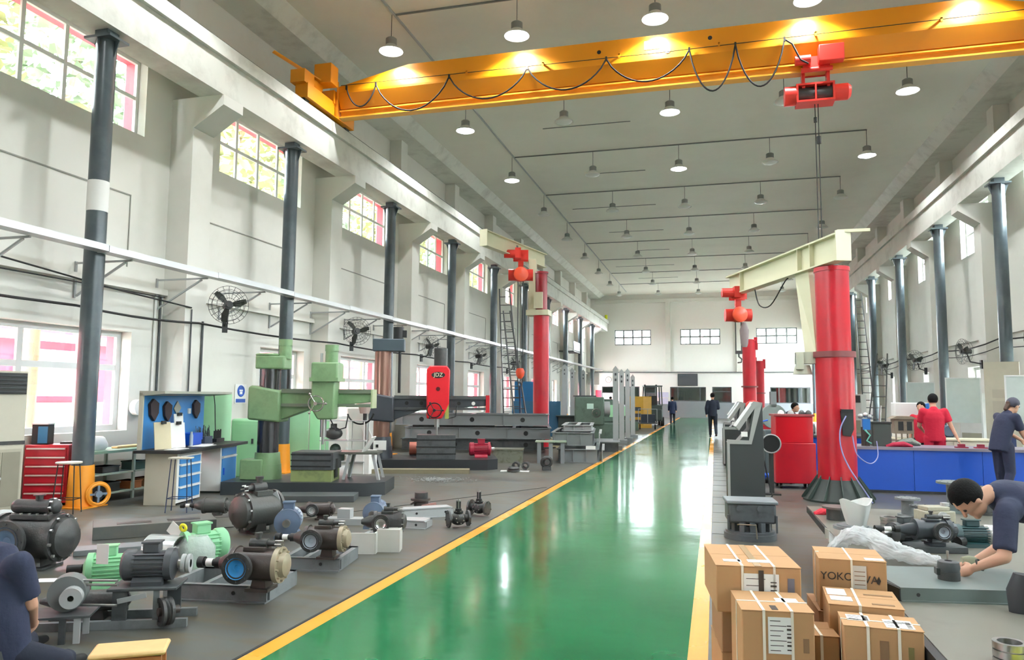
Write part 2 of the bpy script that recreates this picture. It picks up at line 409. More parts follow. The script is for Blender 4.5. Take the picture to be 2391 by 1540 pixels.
# runway beams with cornice, pilasters and corbels
def runway(side):
    s = -1 if side == 'left' else 1
    bx0, bx1 = (-9.5, -8.97) if s < 0 else (6.95, 7.48)
    inner = bx1 if s < 0 else bx0
    mb = MB().box(bx0, bx1, YB, YF-0.01, 7.4, 8.3)
    if s < 0: mb.box(bx0-0.08, bx1+0.09, YB, YF-0.01, 8.08, 8.35)
    else: mb.box(bx0-0.09, bx1+0.08, YB, YF-0.01, 8.08, 8.35)
    ST('runway_beam_' + side, mb, BEAMM, 'white concrete crane runway beam, ' + side + ' side')
    wallx = XL if s < 0 else XR
    y = 12.15 - BAY*3 if s < 0 else 24.35 - BAY*5
    k = 0
    while y < YF - 1:
        fx = wallx - s*0.5
        mb = MB().box(min(wallx, fx), max(wallx, fx), y-0.3, y+0.3, 0, 6.8)
        ix = inner - s*0.02; fx2 = wallx
        # corbel: square head, 45 degree underside
        poly = [(wallx, y-0.3, 6.8), (fx, y-0.3, 6.8), (ix, y-0.3, 7.2), (ix, y-0.3, 7.4), (wallx, y-0.3, 7.4)]
        mb.prism(poly, (0, 0.6, 0))
        ST('pilaster', mb, WALL, 'white pilaster with a sloped corbel')
        ux = -10.5 if s < 0 else 8.4
        mb = MB().box(min(ux, ux - s*0.42), max(ux, ux - s*0.42), y-0.26, y+0.26, 8.25, 10.3)
        ST('pilaster', mb, WALL, 'short pilaster above the runway beam')
        y += BAY; k += 1
runway('left'); runway('right')
# panel lines of the left wall: dark strips painted as recess shadow
gm = MB()
for k in range(0, 10):
    y0 = PIPE0 + BAY*k
    gm.box(XL, XL+0.012, y0-1.6 if k else y0-3, y0+1.62, 5.24, 5.262)
    gm.box(XL, XL+0.012, y0+1.60, y0+1.62, 3.95, 5.25)
ST('trim_12', gm, GROOVE_SHADOW, 'dark strips painted as panel shadow lines on the left wall')
lm = MB().box(XL, XL+0.1, YB, YF, 3.55, 3.66); ST('trim_13', lm, WALL, 'thin ledge along the left wall')
ST('trim_14', MB().box(XR-0.1, XR, YB, YF, 3.55, 3.66), WALL, 'thin ledge along the right wall')

# windows
def glass():
    m = bpy.data.materials.new('window_glass'); m.use_nodes = True; nt = m.node_tree
    for n in list(nt.nodes): nt.nodes.remove(n)
    o = nt.nodes.new('ShaderNodeOutputMaterial'); mx = nt.nodes.new('ShaderNodeMixShader'); t = nt.nodes.new('ShaderNodeBsdfTransparent'); g = nt.nodes.new('ShaderNodeBsdfGlossy')
    g.inputs['Roughness'].default_value = 0.03; g.inputs['Color'].default_value = (0.9, 0.95, 0.95, 1); t.inputs['Color'].default_value = (0.95, 0.98, 0.97, 1)
    mx.inputs[0].default_value = 0.07
    nt.links.new(t.outputs[0], mx.inputs[1]); nt.links.new(g.outputs[0], mx.inputs[2]); nt.links.new(mx.outputs[0], o.inputs[0]); return m
GLASS = glass()
FRAMEW = mat('white_window_frame', '#D9DCDA', 0.4, vary=0.02)
FRAMEG = mat('grey_window_frame', '#7A7F7E', 0.4, vary=0.02)
REDT = mat('red_exterior_trim', '#C8404E', 0.6)
WN = [0]
_pm = {}
def pane_mesh(axis, w, h):
    key = (axis, round(w, 3), round(h, 3))
    if key not in _pm:
        mb = MB().box(-0.004, 0.004, -w/2, w/2, -h/2, h/2) if axis == 'x' else MB().box(-w/2, w/2, -0.004, 0.004, -h/2, h/2)
        _pm[key] = mb.mesh('pane', GLASS)
    return _pm[key]
def window(axis, pos, hole, cols, rows, fm, red=0, desc='window', t=0.07, e=0.07):
    WN[0] += 1
    a0, a1, z0, z1 = hole
    root = bpy.data.objects.new('window_%d' % WN[0], None); COL.objects.link(root); setp(root, desc, None, None, 'structure')
    root.location = (pos, (a0+a1)/2, z0) if axis == 'x' else ((a0+a1)/2, pos, z0)
    w = a1-a0; h = z1-z0
    def bx(mb, p0, p1, q0, q1, d=0.03):
        if axis == 'x': mb.box(-d, d, p0, p1, q0, q1)
        else: mb.box(p0, p1, -d, d, q0, q1)
    f = MB(); bx(f, -w/2, w/2, 0, e); bx(f, -w/2, w/2, h-e, h); bx(f, -w/2, -w/2+e, e, h-e); bx(f, w/2-e, w/2, e, h-e)
    P('window_frame', f, fm, root)
    m = MB()
    cs = cols if isinstance(cols, list) else [i/cols for i in range(1, cols)]
    rs = rows if isinstance(rows, list) else [i/rows for i in range(1, rows)]
    for c in cs: bx(m, -w/2+w*c-t/2, -w/2+w*c+t/2, 0.05, h-0.05, 0.022)
    for r_ in rs: bx(m, -w/2+0.05, w/2-0.05, h*r_-t/2, h*r_+t/2, 0.02)
    if cs or rs: P('mullion', m, fm, root)
    ce = [0] + cs + [1]; re_ = [0] + rs + [1]
    for i in range(len(ce)-1):
        for j in range(len(re_)-1):
            pw = (ce[i+1]-ce[i])*w; ph = (re_[j+1]-re_[j])*h
            cc = -w/2 + (ce[i]+ce[i+1])/2*w; zz = (re_[j]+re_[j+1])/2*h
            P('pane', pane_mesh(axis, pw-0.02, ph-0.02), None, root, loc=(0, cc, zz) if axis == 'x' else (cc, 0, zz))
    if red:
        s = red; q = MB()
        q.box(min(s*0.06, s*0.26), max(s*0.06, s*0.26), -w/2-0.01, -w/2+0.03, 0, h); q.box(min(s*0.06, s*0.26), max(s*0.06, s*0.26), w/2-0.03, w/2+0.01, 0, h)
        q.box(min(s*0.06, s*0.26), max(s*0.06, s*0.26), -w/2, w/2, h-0.03, h+0.01)
        P('outer_reveal', q, REDT, root, 'red painted outer reveal')
    return root
for i, h in enumerate(UPL): window('x', XL-0.2, h, 4, 2, FRAMEW, -1, 'upper window of the left wall')
for i, h in enumerate(LOL): window('x', XL-0.25, h, [0.36, 0.72] if h[1]-h[0] > 2.5 else [0.5], [0.63], FRAMEW, -1, 'lower window of the left wall', 0.1, 0.1)
for h in UPR: window('x', XR+0.2, h, 3, 2, FRAMEW, 0, 'upper window of the right wall')
for h in LOR: window('x', XR+0.25, h, 2, [0.63], FRAMEW, 0, 'lower window of the right wall', 0.09, 0.09)
for h in FARW: window('y', YF+0.12, h, 4, 2, FRAMEG, 0, 'upper window of the far wall', 0.15, 0.1)
FD = mat('dark_frame', '#474C50', 0.5)
window('y', wy+0.06, OFF[1], [0.5], [], FD, 0, 'dark office window in the far wall')
window('y', wy+0.06, OFF[3], [0.22, 0.84], [], FD, 0, 'wide office window under the screen')
window('y', wy+0.06, OFF[4], [], [0.7], FD, 0, 'office window right of the wide one')
window('y', wy+0.06, OFF[5], [0.22, 0.78], [], FD, 0, 'office window behind the yellow column')
for i, (a, b, z0, z1) in enumerate([OFF[0], OFF[2]]):
    d = bpy.data.objects.new('door_%d' % (i+1), None); COL.objects.link(d); setp(d, ['white framed door opening at the far left', 'dark grey door in the far wall'][i], None, None, 'structure')
    d.location = ((a+b)/2, wy+0.1, 0); w = b-a
    P('door_frame', MB().box(-w/2, -w/2+0.05, -0.05, 0.05, 0, z1).box(w/2-0.05, w/2, -0.05, 0.05, 0, z1).box(-w/2, w/2, -0.05, 0.05, z1-0.05, z1).box(-w/2, w/2, -0.04, 0.04, 2.05, 2.1), FD, d)
    P('door_leaf', MB().box(-w/2+0.05, w/2-0.05, -0.02, 0.02, 0.02, 2.05), WHT if i == 0 else GREYD, d)
    P('door_handle', MB().cyl((w/2-0.12, -0.07, 1.0), (w/2-0.12, -0.02, 1.0), 0.02), STEEL, d)

# ------------------------------------------------------------------ outside the windows
ST('ground', MB().box(-60, 40, -30, 110, -0.5, -0.31), mat('paving_outside', '#DAD8D0', 0.8))
def facade(xw, label, s):
    t = T('building', label, 'building', (xw, 0, -0.3))
    P('wall', MB().box(min(0, s*6), max(0, s*6), -12, 70, 0, 7.5), mat('red_facade', '#C64052', 0.7), t)
    P('plinth', MB().box(min(0, -s*0.06), max(0, -s*0.06), -12, 70, 0, 1.1), mat('green_plinth', '#6E9A80', 0.7), t)
    P('cream_band', MB().box(min(0, -s*0.08), max(0, -s*0.08), -12, 70, 1.1, 1.7), mat('cream_band', '#E8DFC0', 0.7), t)
    P('white_band', MB().box(min(0, -s*0.1), max(0, -s*0.1), -12, 70, 3.55, 3.8), WHT, t)
    for k in range(15):
        y = -10 + k*5.4
        f = P('window', MB().box(min(0, -s*0.09), max(0, -s*0.09), y, y+2.4, 1.9, 3.3), mat('grey_glass_far', '#8C97A3', 0.15), t)
        P('window_frame', MB().box(min(0, -s*0.14), max(0, -s*0.14), y+1.15, y+1.25, 1.9, 3.3).box(min(0, -s*0.14), max(0, -s*0.14), y, y+2.4, 2.75, 2.83), WHT, f)
    return t
t = T('building', 'pale grey building added outside the right windows to cut their sky light', 'building', (17.5, 0, -0.3))  # added block, lowers the sky light reaching the left wall
P('wall', MB().box(0, 6, -12, 75, 0, 8.5), mat('sky_light_block', '#C9C7C0', 0.7), t)
for k in range(14): P('window', MB().box(-0.06, 0, -10+k*6, -7.6+k*6, 1.6, 3.4), mat('grey_glass_far', '#8C97A3', 0.15), t)
facade(-19.5, 'red rendered building with cream and green lower bands outside the left windows', -1)
LEAF = [mat('leaf_green', '#7F9078', 0.7, vary=0.3, scale=3), mat('leaf_yellow', '#9C9E74', 0.7, vary=0.3, scale=3)]
BARK = mat('bark', '#8A7460', 0.9, vary=0.2, bump=0.5)
def tree(x, y, h, seed, lm, label):
    rnd = random.Random(seed)
    t = T('tree', label, 'tree', (x, y, -0.3), 0, 'trees outside the windows')
    P('trunk', MB().cyl((0,0,0), (0.1,0.05,h*0.55), 0.2, 0.12, 10).cyl((0.1,0.05,h*0.5), (0.7,0.4,h*0.8), 0.1, 0.04, 8).cyl((0.1,0.05,h*0.45), (-0.5,-0.6,h*0.8), 0.1, 0.04, 8), BARK, t)
    mb = MB()
    for i in range(3800):
        a = rnd.uniform(0, 2*pi); rr = rnd.uniform(0, 1) ** 0.5 * 2.5; z = rnd.uniform(h*0.42, h); rr *= max(0.25, sin(pi*min(1, (z/h-0.2)/0.85)))
        c = Vector((rr*cos(a), rr*sin(a), z)); q = rnd.uniform(0.12, 0.26)
        mx = Matrix.Rotation(rnd.uniform(0, 6), 3, 'X') @ Matrix.Rotation(rnd.uniform(0, 6), 3, 'Z')
        mb.add([c + mx @ Vector(p) for p in ((-q,0,0),(0,-q*0.5,0.02),(q,0,0),(0,q*0.5,0.02))], [(0,1,2,3)])
    P('foliage', mb, lm, t, None, 0, 'stuff')
for i in range(9):
    tree(-14.2 + (i % 2)*0.9, 3.5 + i*4.6, 12.0 + (i*37 % 5)*0.3, i+3, LEAF[i % 2], ('green' if i % 2 == 0 else 'yellow-green') + ' leafy tree outside the left wall, %s along the row' % ORD[i])

# ------------------------------------------------------------------ ceiling lamps
SHADE = mat('lamp_shade', '#8E8F8C', 0.35, 0.5, vary=0.05)
SHADEW = mat('lamp_rim_inside', '#E4E4DE', 0.5, vary=0.02)
GLOW = mat('lit_lamp_glass', '#FFFFFF', 0.5, vary=0, emit='#F4F8FF', estr=14.0)
GLASSOFF = mat('unlit_lamp_glass', '#D8D8D2', 0.3, vary=0)
def make_lamp(lit):
    t = bpy.data.objects.new('ceiling_lamp', None); COL.objects.link(t)
    P('lamp_shade', MB().lathe([(0.28,0.0),(0.27,0.03),(0.17,0.10),(0.14,0.14),(0.13,0.15)], n=20).lathe([(0.272,0.0),(0.15,0.09),(0.0,0.1)], n=20), SHADEW, t)
    P('lamp_housing', MB().lathe([(0.13,0.14),(0.13,0.3),(0.09,0.33),(0.0,0.34)], n=16), SHADE, t)
    P('lamp_cable', MB().cyl((0,0,0.33), (0,0,0.9), 0.008, n=6), BLK, t)
    P('lamp_glass', MB().lathe([(0.0,-0.06),(0.12,-0.05),(0.22,-0.01),(0.25,0.03),(0.0,0.05)], n=20), GLOW if lit else GLASSOFF, t, 'glowing white glass' if lit else None)
    return t
LX = [-7.18, -4.14, -1.10, 1.94, 4.98]
LIT = {(0,0),(1,0),(2,0),(3,0),(4,0),(0,1),(2,1),(4,1),(0,2),(2,2),(4,2)}
protos = {True: make_lamp(True), False: make_lamp(False)}; used = set()
NTH = ['nearest lamp row','second lamp row','third lamp row','fourth lamp row','fifth lamp row','sixth lamp row','seventh lamp row','eighth lamp row','ninth lamp row']
for k in range(-3, 9):
    for i, x in enumerate(LX):
        lit = (i, k) in LIT or k < 0
        if k < 0 and i % 2: continue  # lit rows out of view are added as extra fill light
        if k < -2 and i != 2: continue
        o = protos[lit] if lit not in used else copy_tree(protos[lit]); used.add(lit)
        o.location = (x, 15.45 + BAY*k, 9.7)
        st = 'glowing' if lit else 'unlit'
        rowname = NTH[k] + ' in view' if k >= 0 else ('row %s out of view, added as fill' % ORD[-k-1])
        setp(o, '%s bell lamp, %s from the left wall in the %s' % (st, ORD[i], rowname), 'ceiling lamp', 'bell lamps hanging from the ceiling')
        if lit:
            ld = bpy.data.lights.new('lamp_light', 'SPOT'); ld.spot_size = R(138); ld.spot_blend = 0.35; ld.energy = LAMP_W * (1.0 if k >= 0 else 1.3); ld.shadow_soft_size = 0.12; ld.color = (0.95, 0.98, 1.0)
            lo = bpy.data.objects.new('lamp_light', ld); COL.objects.link(lo); lo.parent = o; lo.location = (0, 0, -0.07)
rm = MB()
for k in range(0, 9): rm.box(-7.1, 5.0, 15.45+BAY*k-0.02, 15.45+BAY*k+0.02, H-0.035, H)
for k in range(1, 8): rm.box(-6.4 + (k % 3), -2.5, 18.2+BAY*k-0.012, 18.2+BAY*k+0.012, H-0.02, H)
ST('trim_15', rm, mat('ceiling_conduit', '#6F706C', 0.5), 'conduits crossing the ceiling')

# ------------------------------------------------------------------ steel pipe columns under the runway beams
def pipe_column(x, y, label, white=False, k=0):
    t = T('pipe_column', label, 'column', (x, y, 0), 0, 'steel pipe columns under the runway beams')
    P('pipe', MB().cyl((0,0,0.0 if not white else 0), (0,0,7.24), 0.15, n=20), PIPE, t)
    P('cap_plate', MB().box(-0.25, 0.25, -0.2, 0.2, 7.24, 7.28).prism([(-0.15,0,7.24),(-0.24,0,7.24),(-0.15,0,6.98)], (0,0.015,0)).prism([(0.15,0,7.24),(0.24,0,7.24),(0.15,0,6.98)], (0,0.015,0)).prism([(0,-0.15,7.24),(0,-0.2,7.24),(0,-0.15,6.98)], (0.015,0,0)), PIPE, t)
    P('packing_block', MB().box(-0.12, 0.12, -0.12, 0.12, 7.28, 7.405), PIPE, t)
    if white: P('bare_patch', MB().cyl((0,0,4.5), (0,0,4.98), 0.154, n=20, cap=False), WHT, t, 'white patch where the dark paint ends')
    P('base_sleeve', MB().cyl((0,0,0.0), (0,0,0.62), 0.195, 0.165, n=20).box(-0.26, 0.26, -0.26, 0.26, 0, 0.02), ORG, t, 'orange painted foot')
    return t
for k in range(0, 10):
    pipe_column(-9.22, PIPE0 + BAY*k, 'dark grey pipe column of the left side, %s counted from the camera' % ORD[k], k == 0)
for k in range(-2, 8):
    pipe_column(7.15, RPIPE0 + BAY*k, 'dark grey pipe column of the right side, %s counted from the camera' % ORD[k+2])

# ------------------------------------------------------------------ overhead crane
CY = 16.05
def crane():
    t = T('overhead_crane', 'yellow single girder overhead crane spanning the hall, marked 5T', 'crane', (0, CY, 8.42))
    z0, z1, zm = 0.55, 1.03, 0.62
    # web box: full height between tapering ends
    L0, L1 = -8.75, 6.75
    outer = [(L0, 0.28), (L0, 0.72), (-6.9, 1.1), (5.0, 1.1), (L1, 0.72), (L1, 0.28)]
    P('box_girder', MB().prism([(x, -0.25, z if z > 0.5 else 0.56) for x, z in outer], (0, 0.5, 0)), YEL, t)
    pol = [(-0.25, 0.56), (0.25, 0.56), (0.07, 0.24), (-0.07, 0.24)]
    P('lower_web', MB().prism([(L0+0.02, y, z) for y, z in pol], (L1-L0-0.04, 0, 0)), YEL, t)
    P('track_flange', MB().box(L0, L1, -0.09, 0.09, 0.17, 0.2).box(L0, L1, -0.012, 0.012, 0.03, 0.24).box(L0, L1, -0.12, 0.12, 0.0, 0.035), mat('crane_yellow_light', '#E8A436', 0.3), t, 'lighter bottom flange the hoist runs on')
    for x in (-8.95, 7.1):
        e = P('end_carriage', MB().box(x-0.16, x+0.16, -1.5, 0.75, 0.0, 0.34).box(x-0.18, x+0.18, -0.35, 0.35, 0.3, 0.62), YEL, t)
        for yy in (-1.35, 0.6): P('wheel', MB().cyl((x-0.06, yy, 0.06), (x+0.06, yy, 0.06), 0.13, n=18), GREYD, e)
        P('buffer', MB().cyl((x, 0.75, 0.17), (x, 0.86, 0.17), 0.06), RUB, e)
    x = -8.95
    m = P('drive_motor', MB().box(x-0.22, x+0.14, -1.62, -1.2, 0.32, 0.62).cyl((x, -1.2, 0.47), (x, -0.8, 0.47), 0.14), YEL, t)
    P('control_box', MB().box(x-0.02, x+0.42, -0.95, -0.6, 0.55, 1.02), YEL, t, 'orange control box on the end carriage', 0.01)
    P('guard_arm', MB().beam((x-0.5, -1.9, 0.95), (x+0.15, -0.9, 0.6), 0.1, 0.03), YEL, t)
    P('name_strip', MB().box(-8.74, -8.70, -0.27, -0.25, 0.0, 0.85), mat('strip_orange', '#F0A030', 0.5), t)
    P('cable_wire', MB().tube([(-8.6, -0.33, 0.72), (-1, -0.33, 0.66), (6.7, -0.33, 0.72)], 0.008), BLK, t)
    for xx in (-5.4, -3.6, -1.9, 0.2, 2.1, 4.4, 6.0): P('wire_bracket', MB().box(xx-0.02, xx+0.02, -0.36, -0.24, 0.7, 0.73).box(xx-0.02, xx+0.02, -0.36, -0.34, 0.64, 0.73), YEL, t)
    s = P('load_sign', MB().box(-1.36, -1.04, -0.262, -0.25, 0.79, 0.98), WHT, t, 'white plate reading 5T')
    text('5T', 0.19, BLK, s, (-1.2, -0.265, 0.885), (pi/2, 0, 0))
    P('round_badge', MB().cyl((-0.87, -0.25, 0.72), (-0.87, -0.262, 0.72), 0.06), mat('badge_lilac', '#8E93B8', 0.4), t)
    for xx in (-2.35, 0.02): P('bolt_hole', MB().cyl((xx, -0.25, 0.86 if xx < 0 else 0.9), (xx, -0.256, 0.86 if xx < 0 else 0.9), 0.045), BLK, t)
    # festoon cable
    fx = [-8.45, -7.68, -5.83, -3.96, -2.18, -0.41, 0.53, 1.50, 1.95]
    dp = [0.5, 0.72, 0.62, 0.6, 0.6, 0.95, 0.95, 0.35]
    f = T('festoon_cable', 'black festoon cable hanging in loops along the yellow girder', 'cable', (0, CY-0.33, 9.1))
    for i in range(8):
        a, b = fx[i], fx[i+1]; pts = []
        for j in range(17):
            q = j/16; pts.append((a+(b-a)*q, 0.0, -dp[i]*(1-(2*q-1)**2)**0.8 - 0.03))
        if i == 7: pts = [(a,0,-0.03),(a+0.15,0,-0.15),(a+0.3,0,-0.5),(b+0.0,0,-0.6)]
        P('cable_loop', MB().tube(pts, 0.018, 6), RUB, f)
        P('cable_clip', MB().box(a-0.02, a+0.02, -0.02, 0.02, -0.08, 0.02), BLK, f)
crane()
def hoist(name, label, loc, rz, drop, big=True):
    t = T(name, label, 'hoist', loc, rz)
    P('trolley', MB().box(-0.26, 0.26, -0.16, -0.13, -0.02, 0.3).box(-0.26, 0.26, 0.13, 0.16, -0.02, 0.3).cyl((-0.16,-0.13,0.14),(-0.16,-0.05,0.14),0.09).cyl((0.16,-0.13,0.14),(0.16,-0.05,0.14),0.09).cyl((-0.3,-0.2,0.0),(0.3,-0.2,0.0),0.05), REDH, t)
    P('drive_motor', MB().cyl((-0.42,-0.24,0.2),(-0.12,-0.24,0.2),0.1), REDH, t)
    P('control_box', MB().box(0.02, 0.5, -0.42, -0.2, 0.08, 0.42), REDH, t, 'dark red control box', 0.015)
    P('hanger', MB().box(-0.28,-0.22,-0.1,0.1,-0.42,0.0).box(0.2,0.26,-0.1,0.1,-0.42,0.0), REDH, t)
    b = P('drum_housing', MB().cyl((-0.62,0,-0.45),(-0.38,0,-0.45),0.2,n=20).cyl((0.32,0,-0.45),(0.52,0,-0.45),0.17,n=20).box(-0.4,0.34,-0.2,0.2,-0.66,-0.62).box(-0.4,0.34,-0.18,0.18,-0.3,-0.26).box(-0.4,-0.36,-0.19,0.19,-0.65,-0.27).box(-0.04,-0.01,-0.19,0.19,-0.65,-0.27).box(0.3,0.34,-0.19,0.19,-0.65,-0.27), REDH, t)
    P('rope_drum', MB().cyl((-0.36,0,-0.45),(0.3,0,-0.45),0.15,n=20), IRON, t)
    P('end_bell', MB().lathe([(0.17,0),(0.17,0.08),(0.12,0.14),(0,0.16)], (0.52,0,-0.45), (1,0,0)), REDH, t)
    P('rope', MB().cyl((-0.03,0,-0.6),(-0.03,0,-drop),0.009,n=6).cyl((0.03,0,-0.6),(0.03,0,-drop),0.009,n=6), RUB, t)
    h = P('hook_block', MB().box(-0.07,0.07,-0.05,0.05,-drop-0.25,-drop).cyl((-0.08,0,-drop-0.1),(0.08,0,-drop-0.1),0.08), ORG, t)
    P('hook', MB().tube([(0,0,-drop-0.25),(0,0,-drop-0.33),(0.07,0,-drop-0.38),(0.08,0,-drop-0.46),(0,0,-drop-0.52),(-0.08,0,-drop-0.46)], 0.018), GREYD, h)
    P('limit_weight', MB().cyl((-0.03,-0.02,-1.05),(-0.03,-0.02,-0.95),0.035).cyl((0.03,0,-1.5),(0.03,0,-1.35),0.045), BLK, t)
    return t
hoist('electric_hoist', 'red electric rope hoist hanging from the yellow overhead crane', (2.12, CY, 8.42), 0, 4.6)

# ------------------------------------------------------------------ cable tray, cables, wall conduits
t = T('cable_tray', 'shiny galvanised cable tray running along the left wall', 'cable tray', (0, 0, 3.9))
for k in range(22):
    y = 4.0 + k*2.6; P('tray_length', MB().box(-9.09, -8.86, y+0.005, y+2.595, -0.06 + 0.01*(k % 2), 0.04 + 0.01*(k % 2)), GALV, t)
mb_b = None
for k in range(24):
    y = 6.1 + k*1.85
    P('bracket', MB().beam((-8.98, y, -0.08), (-10.1, y, -0.08), 0.03, 0.03).beam((-9.1, y, -0.1), (-10.05, y, -0.62), 0.03, 0.03).box(-10.1,-10.07,y-0.02,y+0.02,-0.65,-0.05), GREYL, t)
def cable(name, label, pts, r, m=RUB, cat='cable'): return SM(name, MB().tube(pts, r), m, label, cat)
def sag(p, q, s, n=8):
    p = Vector(p); q = Vector(q); return [p.lerp(q, i/n) - Vector((0,0,s*4*(i/n)*(1-i/n))) for i in range(n+1)]
pth = []
ys = [4.0, 9.3, 12.15, 17.55, 22.95, 28.35, 33.75, 39.15]
for a, b in zip(ys[:-1], ys[1:]): pth += sag((-9.52, a, 3.05 if a > 5 else 3.15), (-9.52, b, 3.05), 0.05, 5)[:-1]
cable('power_cable', 'thick black cable strung along the left wall below the tray', pth, 0.022)
cable('power_cable', 'black cable strung above the thick one, ending at the first pilaster', [(-9.6,4.0,3.75),(-9.6,8,3.6),(-9.58,10,3.43),(-9.58,12.0,3.33)], 0.016)
cable('power_cable', 'thin dark cable along the ledge of the left wall', [(-9.98,4.0,3.5),(-9.98,11.75,3.5)], 0.012)
rp = []
for k in range(8): rp += sag((7.42, 12+k*5.4, 3.35), (7.42, 12+(k+1)*5.4, 3.35), 0.12, 5)[:-1]
cable('power_cable', 'black cable strung along the right wall', rp, 0.02)
cable('power_cable', 'thinner cable under the first one on the right wall', [(p[0], p[1], p[2]-0.22) for p in rp], 0.012)
cable('conductor_rail', 'dark conductor rail on top of the left runway beam', [(-8.95, y, 8.38 + 0.012*sin(y*3)) for y in range(-8, 64, 2)], 0.035, BLK, 'rail')
cable('crane_rail', 'steel rail on top of the right runway beam', [(7.15, y, 8.38) for y in (-8, 20, 40, 63)], 0.03, GREYD, 'rail')
cable('wall_conduit', 'dark vertical conduit beside the big lower window', [(-10.07,11.75,0.1),(-10.07,11.75,3.52)], 0.02, GREYD, 'conduit')
cable('wall_conduit', 'thin vertical conduit on the first pilaster', [(-9.57,12.0,0.1),(-9.57,12.0,3.3)], 0.014, GREYD, 'conduit')
cable('wall_conduit', 'vertical conduit below the first wall fan', [(-9.57,12.33,0.1),(-9.57,12.33,3.1)], 0.022, GREYD, 'conduit')
cable('wall_conduit', 'white plastic conduit below the first wall fan', [(-10.07,11.62,0.1),(-10.07,11.62,3.52)], 0.022, WHT, 'conduit')
SM('lamp_beacon', MB().cyl((-8.95,63.9,8.4),(-8.95,63.9,8.75),0.12), mat('beacon_yellow','#D8E020',0.4), 'small yellow-green beacon at the far end of the left runway', 'beacon')

# ------------------------------------------------------------------ wall fans
def make_fan():
    t = bpy.data.objects.new('wall_fan', None); COL.objects.link(t)
    # faces local +x, mounted at local x = -0.4 on the wall
    g = MB()
    for r in (0.37, 0.3, 0.22, 0.13): g.ring((0.05 + (0.37-r)*0.35, 0, 0), (1,0,0), r, 0.004, 28, 4)
    for r in (0.3,): g.ring((-0.12, 0, 0), (1,0,0), r, 0.004, 28, 4)
    for k in range(20):
        a = 2*pi*k/20; g.tube([(-0.12, 0.2*cos(a), 0.2*sin(a)), (0.0, 0.37*cos(a), 0.37*sin(a)), (0.05, 0.37*cos(a), 0.37*sin(a)), (0.15, 0.1*cos(a), 0.1*sin(a))], 0.003, 4)
    P('guard', g, BLK, t)
    for k in range(3):
        a = 2*pi*k/3 + 0.3; d = Vector((0, cos(a), sin(a))); s = Vector((0.35, -sin(a), cos(a))).normalized()
        c = Vector((0.02,0,0)); P('blade', MB().prism([c + d*0.05 - s*0.04, c + d*0.2 - s*0.085, c + d*0.34 - s*0.05, c + d*0.34 + s*0.04, c + d*0.18 + s*0.05, c + d*0.05 + s*0.03], (0.008,0,0)), mat('fan_blade', '#2E322C', 0.4), t)
    P('motor', MB().cyl((-0.2,0,0),(0.06,0,0),0.085,n=16).cyl((0.06,0,0),(0.1,0,0),0.05), IRON, t)
    P('wall_arm', MB().tube([(-0.1,0,-0.08),(-0.18,0,-0.3),(-0.48,0,-0.36)], 0.02).box(-0.5,-0.46,-0.05,0.05,-0.5,-0.25), BLK, t)
    return t
fan0 = make_fan(); first = True
def put_fan(loc, rz, label):
    global first
    o = fan0 if first else copy_tree(fan0); first = False
    o.location = loc; o.rotation_euler = (0, 0, rz); setp(o, label, 'fan', 'round wall fans on the pilasters')
for k in range(5): put_fan((-9.1, 12.45+BAY*k, 3.42 - 0.04*k), R(-48 if k < 2 else -25), 'black wall fan in a round wire guard, %s along the left wall' % ORD[k])
for k in range(4): put_fan((7.0, 18.95+BAY*k, 3.1), R(180 + (10 if k == 1 else 35)), 'black wall fan on the right wall, %s of them from the camera' % ORD[k])

